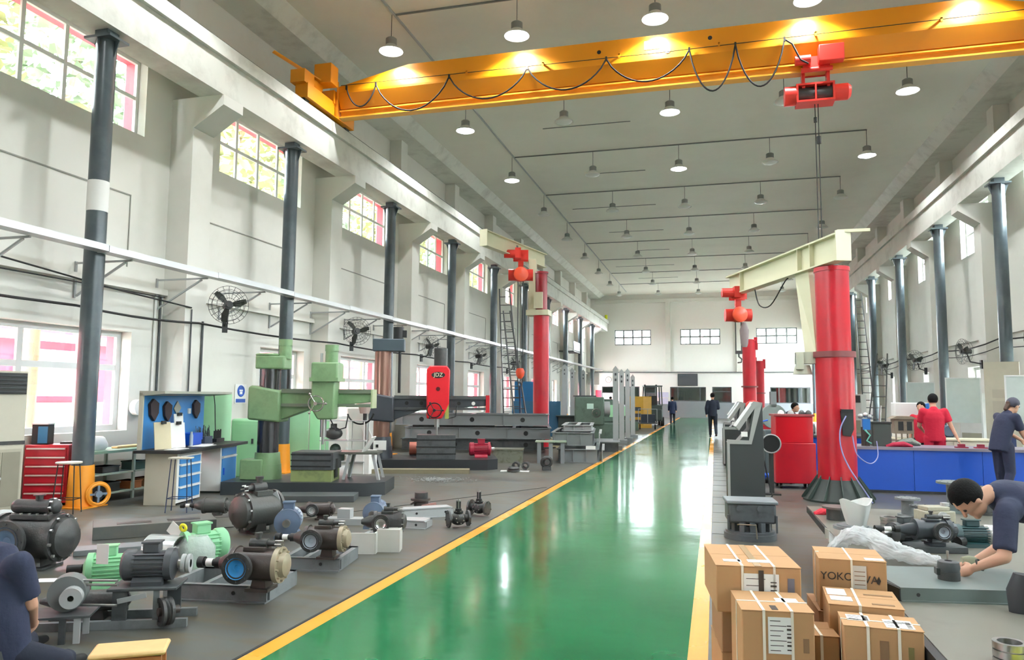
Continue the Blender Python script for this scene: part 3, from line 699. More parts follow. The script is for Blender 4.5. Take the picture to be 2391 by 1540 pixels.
# ------------------------------------------------------------------ jib cranes
def spl(pts, n=5):
    ps = [Vector(p) for p in pts]; out = []
    for i in range(len(ps)-1):
        p0 = ps[max(0,i-1)]; p1 = ps[i]; p2 = ps[i+1]; p3 = ps[min(len(ps)-1,i+2)]
        for k in range(n):
            t = k/n; out.append(0.5*((2*p1)+(p2-p0)*t+(2*p0-5*p1+4*p2-p3)*t*t+(3*p1-p0-3*p2+p3)*t**3))
    return out + [ps[-1]]
def ibeam(mb, p, q, h, w, tw=0.02, tf=0.03):
    p = Vector(p); q = Vector(q); up = Vector((0,0,h/2-tf/2))
    mb.beam(p+up, q+up, w, tf); mb.beam(p-up, q-up, w, tf); mb.beam(p, q, tw, h-tf*2); return mb
def big_jib():
    cx, cy = 1.98, 13.75
    t = T('jib_crane', 'thick red jib crane column with a cream arm beside the blue benches', 'crane', (cx, cy, 0))
    P('lower_tube', MB().cyl((0,0,0.3),(0,0,2.46),0.31,n=32), RED, t)
    P('upper_tube', MB().cyl((0,0,2.46),(0,0,3.92),0.275,n=32).cyl((0,0,3.88),(0,0,3.95),0.29,n=32), RED, t)
    P('collar', MB().cyl((0,0,2.4),(0,0,2.5),0.345,n=32), mat('collar_brown','#7A3E3E',0.5), t, 'dark collar ring between the tubes')
    b = P('base_cone', MB().lathe([(0.56,0.0),(0.56,0.03),(0.52,0.05),(0.33,0.36),(0,0.36)], n=32), mat('base_dark_green','#26302C',0.5), t, 'dark green flared base')
    for k in range(12):
        a = 2*pi*k/12; d = Vector((cos(a), sin(a), 0)); s = Vector((-sin(a), cos(a), 0))*0.008
        P('gusset', MB().prism([d*0.3-s+Vector((0,0,0.03)), d*0.58-s+Vector((0,0,0.03)), d*0.58-s+Vector((0,0,0.06)), d*0.33-s+Vector((0,0,0.42))], s*2), mat('gusset_edge','#3C4A44',0.45), b)
    e = Vector((2.06-cx, 13.05-cy, 4.2)); f = Vector((0.37-cx, 17.4-cy, 4.2)); d = (f-e).normalized(); sd = d.cross(Vector((0,0,1)))
    arm = P('arm', ibeam(MB(), e, f, 0.46, 0.2), CREAM, t)
    mbp = MB()
    P('end_plate', MB().beam(e-d*0.03, e, 0.26, 0.5), CREAM, arm)
    for q in (0.9, 1.35, 3.9): P('stiffener', MB().beam(e+d*q, e+d*(q+0.02), 0.19, 0.4), CREAM, arm)
    # knee plate hanging under the arm, beside the column
    a = e+d*1.1; b2 = e+d*1.6
    P('knee_plate', MB().prism([a+Vector((-0.02,0,-0.2)), b2+Vector((-0.02,0,-0.2)), Vector((-0.42,0.36,2.45)), Vector((-0.26,0.18,2.45))], sd*0.09), CREAM, t, 'cream tapered plate under the arm')
    P('top_bar', MB().box(0.0,0.5,-0.72,-0.66,4.42,4.47), CREAM, t)
    P('top_pivot', MB().cyl((0,-0.0,3.92),(0,0,4.0),0.12), IRON, t)
    P('roller_box', MB().box(-0.62,-0.3,-0.05,0.22,2.3,2.5).cyl((-0.5,0.1,2.28),(-0.5,0.1,2.12),0.12,0.16).box(-0.62,-0.5,-0.12,0.05,2.2,2.48), mat('roller_grey','#B9BBA8',0.45), t, 'grey roller bracket at the collar')
    cc = Vector(((-0.05),-0.05,0))
    P('cable_loop', MB().tube(spl([f-d*1.3+Vector((0,0,-0.25)), f-d*1.5+Vector((0,0,-0.6)), f-d*2.0+Vector((0,0,-0.66)), f-d*2.6+Vector((0,0,-0.3)), f-d*2.75+Vector((0,0,-0.24))]), 0.012), RUB, t)
    P('hook_box', MB().prism([(0.02,-0.36,1.5),(0.22,-0.34,1.5),(0.22,-0.34,1.2),(0.17,-0.34,1.08),(0.05,-0.36,1.1)], (0,0.08,0)).box(0.03,0.21,-0.4,-0.3,1.47,1.53), BLK, t, 'black box holding a coiled air hose')
    P('air_hose', MB().tube(spl([(0.1,-0.38,1.42),(0.0,-0.42,1.2),(-0.0,-0.44,0.9),(0.1,-0.5,0.6),(0.3,-0.58,0.25),(0.42,-0.6,0.05)]), 0.011), mat('air_hose','#8C8FC0',0.4), t, 'thin lilac air hose')
    P('air_hose', MB().tube(spl([(0.2,-0.3,1.1),(0.25,-0.36,0.8),(0.45,-0.3,0.65),(0.6,-0.15,0.75),(0.62,0,1.0)]), 0.009), mat('air_hose','#8C8FC0',0.4), t)
    return t
big_jib()
def chain_hoist(loc, rz, label, drop, bag=True):
    t = T('chain_hoist', label, 'hoist', loc, rz)
    P('trolley', MB().box(-0.17,0.17,-0.12,-0.09,-0.08,0.16).box(-0.17,0.17,0.09,0.12,-0.08,0.16).cyl((-0.1,-0.1,0.08),(-0.1,-0.03,0.08),0.055).cyl((0.1,-0.1,0.08),(0.1,-0.03,0.08),0.055), REDH, t)
    P('drive_motor', MB().cyl((-0.38,-0.2,0.05),(-0.1,-0.2,0.05),0.1).box(-0.13,0.0,-0.32,-0.1,-0.06,0.18), REDH, t)
    P('body', MB().sph((0,0,-0.42),0.2,18,10,(1.1,0.85,0.8)).cyl((-0.28,0,-0.42),(0.28,0,-0.42),0.14,n=18).box(-0.06,0.06,-0.06,0.06,-0.25,-0.05), REDH, t)
    P('gear_cover', MB().lathe([(0.17,0),(0.17,0.04),(0.11,0.07),(0,0.08)], (0,-0.16,-0.42), (0.3,-1,0)), mat('hoist_orange','#E05030',0.35), t, 'round orange cover')
    P('chain', MB().cyl((-0.06,0,-0.55),(-0.06,0,-drop),0.012,n=6).cyl((0.06,0,-0.55),(0.06,0,-drop),0.012,n=6), IRON, t)
    P('hook', MB().tube([(0,0,-drop),(0,0,-drop-0.08),(0.06,0,-drop-0.13),(0.05,0,-drop-0.2),(-0.03,0,-drop-0.21)], 0.016).box(-0.07,0.07,-0.03,0.03,-drop-0.02,-drop+0.05), IRON, t)
    if bag: P('chain_bag', MB().loft([((0.12,-0.02,-0.58),0.04,0.03),((0.12,-0.02,-0.75),0.1,0.06),((0.12,-0.02,-1.05),0.08,0.06),((0.12,-0.02,-1.12),0.05,0.03)]), mat('bag_grey','#8D7F80',0.7), t, 'grey and pink chain bag')
    return t
chain_hoist((0.52, 17.0, 3.93), R(10), 'red chain hoist hanging at the tip of the thick jib crane arm', 1.25)
def slim_jib(loc, r, h, label, extra=True):
    t = T('jib_crane', label, 'crane', loc)
    P('column', MB().cyl((0,0,0.02),(0,0,h),r,n=24).cyl((0,0,h-0.03),(0,0,h+0.02),r*1.1,n=24), RED, t)
    P('base_plate', MB().cyl((0,0,0),(0,0,0.04),r*1.7,n=24), IRON, t)
    if extra:
        P('top_bracket', MB().box(-r*1.2,-r*0.7,-0.1,0.1,h-0.1,h+0.2).box(r*0.7,r*1.3,-0.1,0.1,h-0.35,h+0.1), RED, t)
        P('collar', MB().cyl((0,0,h*0.55),(0,0,h*0.55+0.05),r*1.25,n=24), mat('collar_brown','#7A3E3E',0.5), t)
    return t
slim_jib((1.22, 28.4, 0), 0.235, 3.8, 'dark red jib column standing between the kiosk and the far wall')
slim_jib((2.15, 38.5, 0), 0.2, 3.5, 'narrow red jib column just behind the dark red one')
slim_jib((5.6, 69.5, 0), 0.42, 3.4, 'yellow column seen through the office window of the far wall', False).children[0].data.materials[0] = ORG
def left_jib():
    cx, cy = -5.63, 24.5
    t = T('jib_crane', 'tall red jib crane column with a cream arm over the grey steel frames', 'crane', (cx, cy, 0))
    P('column', MB().cyl((0,0,0),(0,0,4.55),0.265,n=28), RED, t)
    P('upper_column', MB().cyl((0,0,4.55),(0,0,5.9),0.2,n=28).cyl((0,0,5.86),(0,0,5.92),0.235,n=28), mat('dark_red_paint','#8E1F28',0.3), t, 'narrower dark red upper column')
    P('base_plate', MB().cyl((0,0,0),(0,0,0.04),0.5,n=28), IRON, t)
    e = Vector((-6.82-cx, 21.7-cy, 6.58)); f = Vector((-5.85-cx, 25.9-cy, 6.55)); d = (f-e).normalized()
    arm = P('arm', ibeam(MB(), e, f, 0.5, 0.22), CREAM, t)
    P('end_plate', MB().beam(e-d*0.03, e, 0.26, 0.52), CREAM, arm); P('name_plate', MB().beam(e+d*1.9+Vector((0.13,0,0.02)), e+d*2.0+Vector((0.13,0,0.02)), 0.02, 0.2), GREYD, arm)
    P('yoke', MB().box(-0.42,-0.18,-0.12,0.1,4.6,6.35).box(-0.46,0.3,-0.32,0.25,4.42,4.6), CREAM, t, 'cream yoke holding the arm')
    P('cover_plate', MB().box(-0.2,0.1,-0.3,-0.22,4.65,5.2), CREAM, t)
    return t
left_jib()
q_ = AY(1216, 610, 23.6); chain_hoist((q_.x, 23.6, 6.28), R(15), 'red and orange chain hoist under the arm of the tall left jib crane', 2.75, False).scale = (1.45,1.3,1.4)
t = T('hook_block', 'orange hook block hanging on a long chain near the left ladder', 'hook block', (q_.x+0.03, 23.5, 2.35))
P('block_body', MB().lathe([(0,0.27),(0.1,0.26),(0.15,0.15),(0.13,0.02),(0.05,-0.08),(0,-0.09)], n=16), mat('hoist_orange','#E05030',0.35), t)
P('hook', MB().tube([(0,0,-0.08),(0,0,-0.18),(0.07,0,-0.24),(0.05,0,-0.34),(-0.04,0,-0.34)], 0.02), IRON, t)
P('chain', MB().cyl((0,0,0.26),(0,0,3.2),0.012,n=6), IRON, t)
P('sling', MB().tube([(0,0,-0.3),(0.0,0,-1.1),(0.02,0,-1.9)], 0.035), mat('navy_sling','#27304A',0.7), t)

def ladder(p0, p1, w, label, m, n=14, side=(1,0,0)):
    t = T('ladder', label, 'ladder', p0); q = Vector(p1) - Vector(p0); s = Vector(side)*w/2
    for k in (-1, 1): P('rail', MB().beam(s*k, q + s*k*0.55, 0.04, 0.06), m, t)
    for i in range(1, n):
        a = i/n; c = q*a; ww = s*(1-0.45*a); P('rung', MB().cyl(c-ww, c+ww, 0.016, n=8), m, t)
    return t
ladder((-7.3,27.3,0), (-7.9,27.9,5.9), 0.75, 'tall dark steel ladder leaning beside the left red column', IRON, 18)
ladder((-6.75,26.6,0), (-7.75,27.7,5.0), 0.5, 'second dark ladder crossing the tall one', IRON, 12)
ladder((6.2,33.0,0), (6.8,34.2,3.6), 0.7, 'dark stepladder with wide treads by the right wall', IRON, 8)
ladder((6.7,36.5,0), (6.5,37.4,6.6), 0.5, 'tall thin black ladder rising to the right runway beam', IRON, 20)

# ------------------------------------------------------------------ machinery builders (local x = axis, local -y = towards the walkway camera)
def bolts(mb, c, ax, r, n, br=0.018, h=0.03, ph=0.0):
    c = Vector(c); d = Vector(ax).normalized(); a = d.orthogonal().normalized(); b = d.cross(a)
    for k in range(n):
        t = 2*pi*k/n + ph; p = c + (a*cos(t) + b*sin(t))*r; mb.cyl(p - d*0.005, p + d*h, br, n=6)
    return mb
def motor(loc, rz, L, r, m, label, box=True, fanm=None, grp='electric motors on floor and tables', zc=None, shaft=0.12, shaftm=None):
    t = T('electric_motor', label, 'motor', loc, rz, grp); zc = zc or r*1.22
    P('body', MB().cyl((-L/2,0,zc),(L/2,0,zc),r*0.88,n=24), m, t)
    f = MB()
    for k in range(22):
        a = 2*pi*k/22
        if 1.1 < a < 2.0: continue
        f.cbox((0, r*0.93*cos(a), zc + r*0.93*sin(a)), (L*0.86, r*0.13, 0.008), Matrix.Rotation(a, 3, 'X'))
    P('cooling_fins', f, m, t, None, 0, 'stuff')
    P('end_shield', MB().lathe([(0,-0.03),(r*0.4,-0.03),(r*0.9,0.0),(r*1.02,0.0),(r*1.02,0.05),(r*0.85,0.06)], (-L/2-0.02,0,zc), (1,0,0), n=24), m, t)
    P('fan_cover', MB().lathe([(r*0.9,-0.02),(r*1.0,0.0),(r*1.0,L*0.2),(r*0.85,L*0.27),(0,L*0.29)], (L/2-0.02,0,zc), (1,0,0), n=24), fanm or m, t)
    P('shaft', MB().cyl((-L/2-shaft,0,zc),(-L/2,0,zc),r*0.16).cyl((-L/2-shaft,0,zc),(-L/2-shaft*0.35,0,zc),r*0.3), shaftm or STEEL, t)
    for s in (-1, 1): P('foot', MB().prism([(-L*0.38, s*r*1.02, 0),(-L*0.38, s*r*1.02, 0.03),(-L*0.38, s*r*0.6, zc-r*0.6),(-L*0.38, s*r*0.45, 0)], (L*0.76,0,0)), m, t)
    if box:
        b = P('terminal_box', MB().box(-L*0.22, L*0.2, -r*0.42, r*0.42, zc+r*0.8, zc+r*1.4), m, t, None, 0.008)
        P('box_lid', MB().box(-L*0.25, L*0.23, -r*0.47, r*0.47, zc+r*1.4, zc+r*1.5), m, b)
    return t
def pump(loc, rz, L, r, zc, m, label, bore=None, endm=None, end='disc', side=True, top='block', coup=True, foot=True, sx=-0.28, grp='screw pumps on floor and table'):
    t = T('screw_pump', label, 'pump', loc, rz, grp)
    P('casing', MB().cyl((-L/2,0,zc),(L/2,0,zc),r,n=28), m, t)
    e = endm or m
    if end == 'disc':
        P('end_cover', bolts(MB().cyl((L/2,0,zc),(L/2+0.04,0,zc),r*1.12,n=28).lathe([(r*0.8,0.0),(r*0.7,0.04),(r*0.3,0.06),(0,0.06)],(L/2+0.04,0,zc),(1,0,0),n=24), (L/2+0.04,0,zc),(1,0,0),r*0.95,10,r*0.07,0.02), e, t, 'unpainted end cover' if endm else None)
    else:
        P('end_cover', MB().cyl((L/2,0,zc),(L/2+0.035,0,zc),r*1.12,n=28).lathe([(r*0.95,0.0),(r*0.9,r*0.25),(r*0.6,r*0.5),(0,r*0.6)],(L/2+0.03,0,zc),(1,0,0),n=28), e, t)
        P('cover_bolts', bolts(MB(), (L/2+0.03,0,zc),(1,0,0),r*1.03,10,r*0.075,0.03), STEEL, t, None, 0, 'stuff')
    P('rear_cover', MB().cyl((-L/2-0.035,0,zc),(-L/2,0,zc),r*1.1,n=28).lathe([(r*0.7,0),(r*0.6,-0.06),(r*0.25,-0.14),(0,-0.14)],(-L/2-0.035,0,zc),(1,0,0),n=20), m, t)
    if side:
        x = L*sx; fr = r*0.95
        P('side_flange', bolts(MB().cyl((x,-r*1.25,zc),(x,-r*0.5,zc),fr*0.72,n=24).lathe([(fr*0.55,0),(fr,0),(fr,0.035),(fr*0.7,0.035)],(x,-r*1.25-0.03,zc),(0,1,0),n=28), (x,-r*1.25-0.03,zc),(0,-1,0),fr*0.84,8,fr*0.06,0.008), m if bore is None else IRON, t)
        P('bore', MB().lathe([(fr*0.7,-0.006),(fr*0.66,0.0),(fr*0.4,0.016),(fr*0.24,0.02),(fr*0.2,0.027),(0.0,0.028)],(x,-r*1.25-0.03,zc),(0,1,0),n=24), bore or GREYD, t, 'painted bore of the side flange')
    if top == 'block':
        q = P('top_port', MB().box(-L*0.3,L*0.25,-r*0.55,r*0.55,zc+r*0.85,zc+r*1.15), m, t, None, 0.005)
        P('relief_valve', MB().cyl((-L*0.2,0,zc+r*1.3),(L*0.25,0,zc+r*1.3),r*0.3).cyl((L*0.0,0,zc+r*1.3),(L*0.0,0,zc+r*1.85),r*0.17).cyl((L*0.0,0,zc+r*1.8),(L*0.0,0,zc+r*1.95),r*0.24).cyl((L*0.25,0,zc+r*1.3),(L*0.45,0,zc+r*1.3),r*0.18), IRON, q)
        P('valve_bolt', bolts(MB(), (L*0.46,0,zc+r*1.3),(1,0,0),r*0.2,5,0.008,0.05), STEEL, q, None, 0, 'stuff')
    if top == 'tube':
        q = P('top_port', MB().box(-L*0.3,L*0.42,-r*0.6,r*0.6,zc+r*0.88,zc+r*1.12), m, t, None, 0.005)
        P('top_cylinder', MB().cyl((-L*0.3,0,zc+r*1.42),(L*0.3,0,zc+r*1.42),r*0.34,n=20).sph((-L*0.3,0,zc+r*1.42),r*0.34,16,10).cyl((L*0.3,0,zc+r*1.42),(L*0.36,0,zc+r*1.42),r*0.42,n=20).sph((L*0.38,0,zc+r*1.42),r*0.36,16,10,(0.7,1,1)), m, q)
        P('top_disc', MB().cyl((L*0.08,0,zc+r*1.7),(L*0.08,0,zc+r*1.95),r*0.17).cyl((L*0.08,0,zc+r*1.95),(L*0.08,0,zc+r*2.0),r*0.27), m, q)
        P('cover_bolts', bolts(MB(), (L*0.36,0,zc+r*1.42),(1,0,0),r*0.37,8,0.014,0.025), STEEL, q, None, 0, 'stuff')
        bb = MB()
        for k in range(5): bb.cyl((-L*0.25+k*L*0.15,-r*0.52,zc+r*1.1),(-L*0.25+k*L*0.15,-r*0.52,zc+r*1.18),0.016,n=6)
        P('port_bolts', bb, STEEL, q, None, 0, 'stuff')
    if coup:
        x = -L/2-0.17
        P('coupling', MB().cyl((x,0,zc),(x+0.12,0,zc),r*0.16).cyl((x-0.02,0,zc),(x+0.02,0,zc),r*0.36).cyl((x-0.14,0,zc),(x-0.02,0,zc),r*0.24).cyl((x-0.17,0,zc),(x-0.12,0,zc),r*0.36), BLK, t, 'black shaft coupling')
        P('coupling_sleeve', MB().cyl((x-0.1,0,zc),(x-0.045,0,zc),r*0.25), WHT, t)
    if foot: P('foot', MB().prism([(-L*0.1,-r*0.55,0),(L*0.32,-r*0.55,0),(L*0.26,-r*0.4,zc-r*0.7),(-L*0.04,-r*0.4,zc-r*0.7)],(0,r*1.1,0)).box(-L*0.18,L*0.4,-r*0.75,r*0.75,0,0.025), m, t)
    return t
def skid(p_left, p_right, depth, h, m, label, name='pump_skid', holes=1, plate=False):
    A = F(*p_left); B = F(*p_right); d = B-A; L = d.length; rz = atan2(d.y, d.x)
    t = T(name, label, 'skid', A, rz)
    for y in (0.0, depth-0.06):
        r_ = P('side_channel', MB().box(0,L,y,y+0.012 if y == 0 else y+0.06,0.0,h).box(0,L,y-0.03 if y==0 else y,y+0.06,0,0.012).box(0,L,y,y+0.06,h-0.012,h), m, t)
        if y == 0 and holes: 
            for x in ([L*0.68] if holes == 1 else [L*0.3, L*0.85]): P('bolt_hole', MB().cyl((x,-0.003,h*0.55),(x,0.0,h*0.55),0.016,n=12), BLK, r_)
    for x in (0.0, L*0.35, L*0.66, L-0.05): P('cross_member', MB().box(x,x+0.05,0.06,depth-0.06,0,h), m, t)
    if plate: P('deck_plate', MB().box(0.02,L-0.02,0.02,depth-0.02,h,h+0.012), m, t)
    return t, rz
# ------------------------------------------------------------------ left foreground: pumps on the floor
s1, rz1 = skid((380,1398), (622,1408), 0.62, 0.13, GREY, 'grey channel skid frame under the brown pump with the blue bore')
def on(px, z): return F(px[0], px[1], z)
c = F(600, 1375, 0.13); pump((c.x, c.y, 0.13), rz1, 0.33, 0.128, 0.2, IRONB, 'brown screw pump with a bright blue bore on the nearest skid frame', bore=mat('blue_bore','#2C86C8',0.4), endm=mat('bare_casting','#A79C86',0.4,0.3,vary=0.15,scale=12))
s2, rz2 = skid((655,1330), (792,1334), 0.62, 0.12, GREY, 'grey channel skid frame under the second brown pump')
c = F(758, 1302, 0.12); pump((c.x, c.y, 0.12), rz2, 0.31, 0.112, 0.19, IRONB, 'brown screw pump with a grey bore on the second skid frame', bore=mat('grey_bore','#9AA4B0',0.4), endm=mat('bare_casting','#A79C86',0.4,0.3))
s3, rz3 = skid((825,1278), (902,1281), 0.6, 0.1, GREYL, 'short light grey skid frame under the pump with the steel bore')
c = F(905, 1257, 0.1); pump((c.x, c.y, 0.1), R(20), 0.24, 0.105, 0.19, IRON, 'black pump with a steel bore and domed end, joined to the blue-grey motor', bore=STEEL, end='dome', coup=False)
c = F(866, 1238, 0.1); motor((c.x-0.03, c.y+0.18, 0.1), R(105), 0.28, 0.125, mat('blue_grey','#5F6F86',0.4), 'blue-grey motor behind the black pump on the short skid', zc=0.2)
c = F(875, 1293); SM('cover_box', MB().box(-0.26,-0.01,-0.01,0.01,0,0.22).box(-0.01,0.01,0,0.3,0,0.22).box(0.0,0.25,0.1,0.3,0,0.24), mat('cover_white','#C9C9C2',0.45), 'pale sheet metal cover standing beside the second skid', 'cover', (c.x, c.y, 0), R(15))
# big pump with domed cover
c = F(585, 1246); pump((c.x, c.y+0.15, 0), R(108), 0.4, 0.21, 0.27, mat('dull_iron','#4A4B48',0.38,vary=0.12,scale=6,bump=0.1,bscale=50), 'large dull grey pump with a bolted domed cover, beside the blue-grey motor', end='dome', side=False, top='block', coup=False).rotation_euler.z = R(-112)
c = F(500, 1203); pump((c.x, c.y, 0), R(20), 0.24, 0.1, 0.14, mat('dull_iron','#4A4B48',0.38), 'small pump with a black coupling left of the large domed pump', side=False, top=None, end='disc')
c = F(660, 1258); motor((c.x, c.y+0.12, 0), R(115), 0.28, 0.15, mat('blue_grey','#5F6F86',0.4), 'blue-grey motor with a tall terminal box standing before the large domed pump', fanm=mat('pale_grey_paint','#9FA8B2',0.4), zc=0.2)
SM('lifting_plate', MB().prism([(0,0,0),(0.12,0,0),(0.14,0,0.35),(0.08,0,0.5),(0,0,0.45)], (0,0.02,0)).ring((0.06,-0.005,0.33),(0,1,0),0.05,0.012,16), GREYL, 'pale grey plate with a round hole between pump and motor', 'plate', (F(628,1240).x, F(628,1240).y, 0), R(15))
c = F(745, 1212); pump((c.x, c.y, 0), R(15), 0.24, 0.09, 0.14, IRONB, 'small brown pump with a long black coupling at the back of the row', bore=GREYL, side=True, top=None, end='disc')
SM('base_block', MB().box(-0.2,0.3,-0.1,0.1,0,0.08).box(-0.05,0.12,-0.08,0.08,0.08,0.2), GREYL, 'light grey base block behind the second brown pump', 'block', F(800,1222), R(10))
# far left big pump
pump((-6.5, 6.0, 0), R(10), 0.56, 0.205, 0.29, IRON, 'large black pump with a bolted domed end at the left edge', bore=mat('slate_bore','#5B7390',0.5), end='dome', top='tube', coup=False, sx=-0.12)
c = F(232, 1372); motor((c.x, c.y+0.1, 0), R(35), 0.3, 0.13, MINT, 'mint green electric motor with a white paper tag and a black coupling', shaftm=BLK, shaft=0.18)
SM('paper_tag', MB().box(-0.055,0.055,-0.004,0,-0.1,0.07), PAPER, 'white paper tag tied to the mint green motor', 'tag', (c.x+0.1, c.y-0.09, 0.33), R(10))
c = F(452, 1325); motor((c.x, c.y+0.1, 0), R(60), 0.34, 0.15, MINT, 'mint green motor half wrapped in clear film behind the silver hood', zc=0.2)
SM('plastic_wrap', MB().loft([((0,0,0.0),0.19,0.17),((0,0,0.1),0.2,0.19),((0.01,0,0.22),0.19,0.17),((0.02,0,0.32),0.1,0.1)], n=18), PLAST, 'crumpled clear film around the wrapped mint motor', 'plastic film', (c.x, c.y, 0), 0.2)
SM('yellow_plug', MB().ring((0,0,0),(0,1,0.2),0.03,0.014,16,8), mat('cap_yellow','#E8E020',0.4), 'round yellow plug on the wrapped mint motor', 'plug', (c.x-0.06, c.y-0.1, 0.4))
SM('paper_tag', MB().cbox((0,0,0),(0.14,0.005,0.12), Matrix.Rotation(0.6,3,'Y')), PAPER, 'pale tag hanging from the wrapped mint motor', 'tag', (c.x-0.16, c.y-0.1, 0.37))
# silver hood: arched sheet
hood = []
for j in range(13):
    a = pi*j/12; hood.append((0.0, -0.14*cos(a), 0.2+0.13*sin(a)))
hood = [(0.0,-0.14,0.0)] + hood + [(0.0,0.14,0.0)]; inner = [(0, y*0.93, z if z == 0 else z-0.008) for _, y, z in hood][::-1]
hm = MB(); n_ = len(hood)
for j in range(n_-1):
    a, b = hood[j], hood[j+1]; a2, b2 = inner[n_-1-j], inner[n_-2-j]
    hm.prism([a, b, b2, a2], (0.34,0,0))
c = F(392, 1333); SM('coupling_guard', hm, mat('bright_sheet','#C9CCCB',0.25,0.6), 'bright arched sheet metal coupling guard beside the wrapped motor', 'guard', (c.x-0.25, c.y+0.05, 0), R(2))
# dark motor on a stand with belt pulleys
c = F(325, 1462)
st = T('motor_stand', 'dark steel stand carrying the ribbed motor with pump and belt pulley below', 'stand', (c.x, c.y+0.1, 0), R(24))
P('top_plate', MB().box(-0.26,0.22,-0.15,0.17,0.265,0.285), GREYD, st, None, 0.004)
for x, y in ((-0.12,-0.13),(-0.2,0.15),(0.18,0.15)): P('leg', MB().box(x-0.1,x,y-0.01,y+0.01,0,0.265), GREYD, st)
P('leg', MB().box(0.06,0.1,-0.14,-0.12,0,0.265), GREY, st, 'lighter grey front leg')
P('base_rail', MB().box(-0.75,0.3,-0.15,-0.11,0,0.06).box(-0.75,0.3,0.13,0.17,0,0.06), GREY, st)
P('strap_plate', MB().cbox((-0.08,-0.16,0.22),(0.2,0.008,0.035),Matrix.Rotation(-0.2,3,'Y')), GREYL, st)
o = motor((c.x-0.02, c.y+0.12, 0.285), R(204), 0.28, 0.115, mat('slate_motor','#4B4E52',0.4), 'slate grey ribbed motor on top of the dark stand', zc=0.135)
P('pulley', MB().lathe([(0.03,0),(0.07,0),(0.07,0.02),(0.055,0.03),(0.07,0.04),(0.07,0.06),(0.03,0.06)],(-0.28,0,0.135),(1,0,0),n=24), GREYL, o)
p2_ = pump((c.x-0.42, c.y-0.02, 0.0), R(22), 0.36, 0.075, 0.16, IRON, 'long black pump lying on the base rails left of the stand', side=False, top=None, coup=False, end='disc')
bp = T('belt_pulley', 'large black belt pulley at the right end of the motor stand', 'pulley', (c.x+0.2, c.y+0.02, 0), R(-30))
P('rim', MB().lathe([(0.07,0),(0.1,0),(0.1,0.02),(0.09,0.03),(0.1,0.04),(0.09,0.05),(0.1,0.06),(0.1,0.08),(0.07,0.08)],(0,-0.04,0.12),(0,1,0),n=28), IRON, bp)
P('hub', MB().cyl((0,-0.03,0.12),(0,0.03,0.12),0.075,n=24).cyl((0,-0.05,0.12),(0,0.1,0.12),0.03), IRONB, bp)
c = F(100, 1515)
st = T('motor_stand', 'low dark stand carrying the round grey machine beside the seated worker', 'stand', (c.x-0.05, c.y+0.2, 0), R(30))
P('top_plate', MB().box(-0.3,0.2,-0.14,0.14,0.17,0.185), GREYD, st)
for x, y in ((0.03,-0.12),(0.12,-0.12),(-0.25,0.1),(0.12,0.1)): P('leg', MB().box(x-0.02,x+0.02,y-0.01,y+0.01,0,0.17), GREYD if x == 0.03 else GREYL, st)
gm_ = T('pulley_machine', 'round grey machine with a bright stepped pulley, left of the long black pump', 'machine', (c.x-0.03, c.y+0.2, 0.185), R(35))
P('housing', MB().cyl((0,-0.02,0.125),(0,0.12,0.125),0.12,n=28), mat('dusty_grey','#6B7070',0.5), gm_)
P('stepped_pulley', MB().lathe([(0.02,0),(0.07,0),(0.07,0.015),(0.06,0.02),(0.07,0.03),(0.07,0.045),(0.06,0.05),(0.07,0.06),(0.07,0.08),(0.02,0.08)],(0.04,-0.1,0.11),(0,1,0),n=26), GREYL, gm_)
P('tie_rod', MB().cyl((0.06,0.05,0.2),(0.32,-0.05,0.2),0.009), STEEL, gm_)
P('tie_rod', MB().cyl((0.06,0.05,0.17),(0.32,-0.05,0.17),0.009), STEEL, gm_)
P('tie_rod', MB().cyl((0.06,0.05,0.03),(0.32,-0.05,0.03),0.009), STEEL, gm_)
# platforms / T-slot plates on the floor
def plate(pl, pr, depth, h, label, m=GREYD, slots=0, name='floor_plate'):
    A = F(*pl); B = F(*pr); d = B-A; L = d.length
    t = T(name, label, 'plate', A, atan2(d.y, d.x))
    P('slab', MB().box(0,L,0,depth,0,h), m, t, None, 0.006)
    for k in range(slots): P('slot', MB().box(L*0.06,L*0.94,depth*(k+1)/(slots+1)-0.012,depth*(k+1)/(slots+1)+0.012,h,h+0.003), BLK, t)
    return t
t = plate((215,1262),(505,1240),0.55,0.15,'long grey steel platform with three pockets in front of the workbench', mat('platform_grey','#5D605C',0.5,vary=0.1,dirt='#6B655B',dscale=3))
for k in range(3): P('pocket', MB().box(0.25+k*0.55,0.62+k*0.55,0.1,0.25,0.15,0.153), IRONB, t)
plate((170,1300),(440,1278),0.28,0.06,'low grey bar on the floor before the steel platform', GREY)
plate((205,1330),(520,1305),0.3,0.05,'flat grey bar between the mint motor and the platform', GREY)
plate((415,1322),(560,1300),0.2,0.06,'grey flat bar behind the nearest skid frame', GREY)
plate((640,1172),(826,1172),0.5,0.1,'dark flat slab in front of the green drill foundation', mat('slab_dark','#4B4F50',0.5))
skid((935,1212),(1058,1204),0.25,0.12,GREYL,'light channel beam lying before the flange stack','channel_beam',2,True)
skid((925,1232),(993,1235),0.3,0.09,GREYL,'shorter light channel beam lying in front of the other','channel_beam',1,True)
c = F(983, 1186); t = T('flange_stack', 'brown stack of round flanges with a paper tag on the floor', 'flange', c)
P('lower_ring', MB().cyl((0,0,0),(0,0,0.12),0.11,n=24), IRONB, t); P('wide_flange', MB().cyl((-0.01,0,0.12),(-0.01,0,0.15),0.15,n=24).cyl((-0.04,0,0.1),(-0.05,0,0.12),0.13,n=24), IRONB, t); P('upper_ring', MB().cyl((0,0,0.15),(0,0,0.24),0.1,n=24), IRON, t)
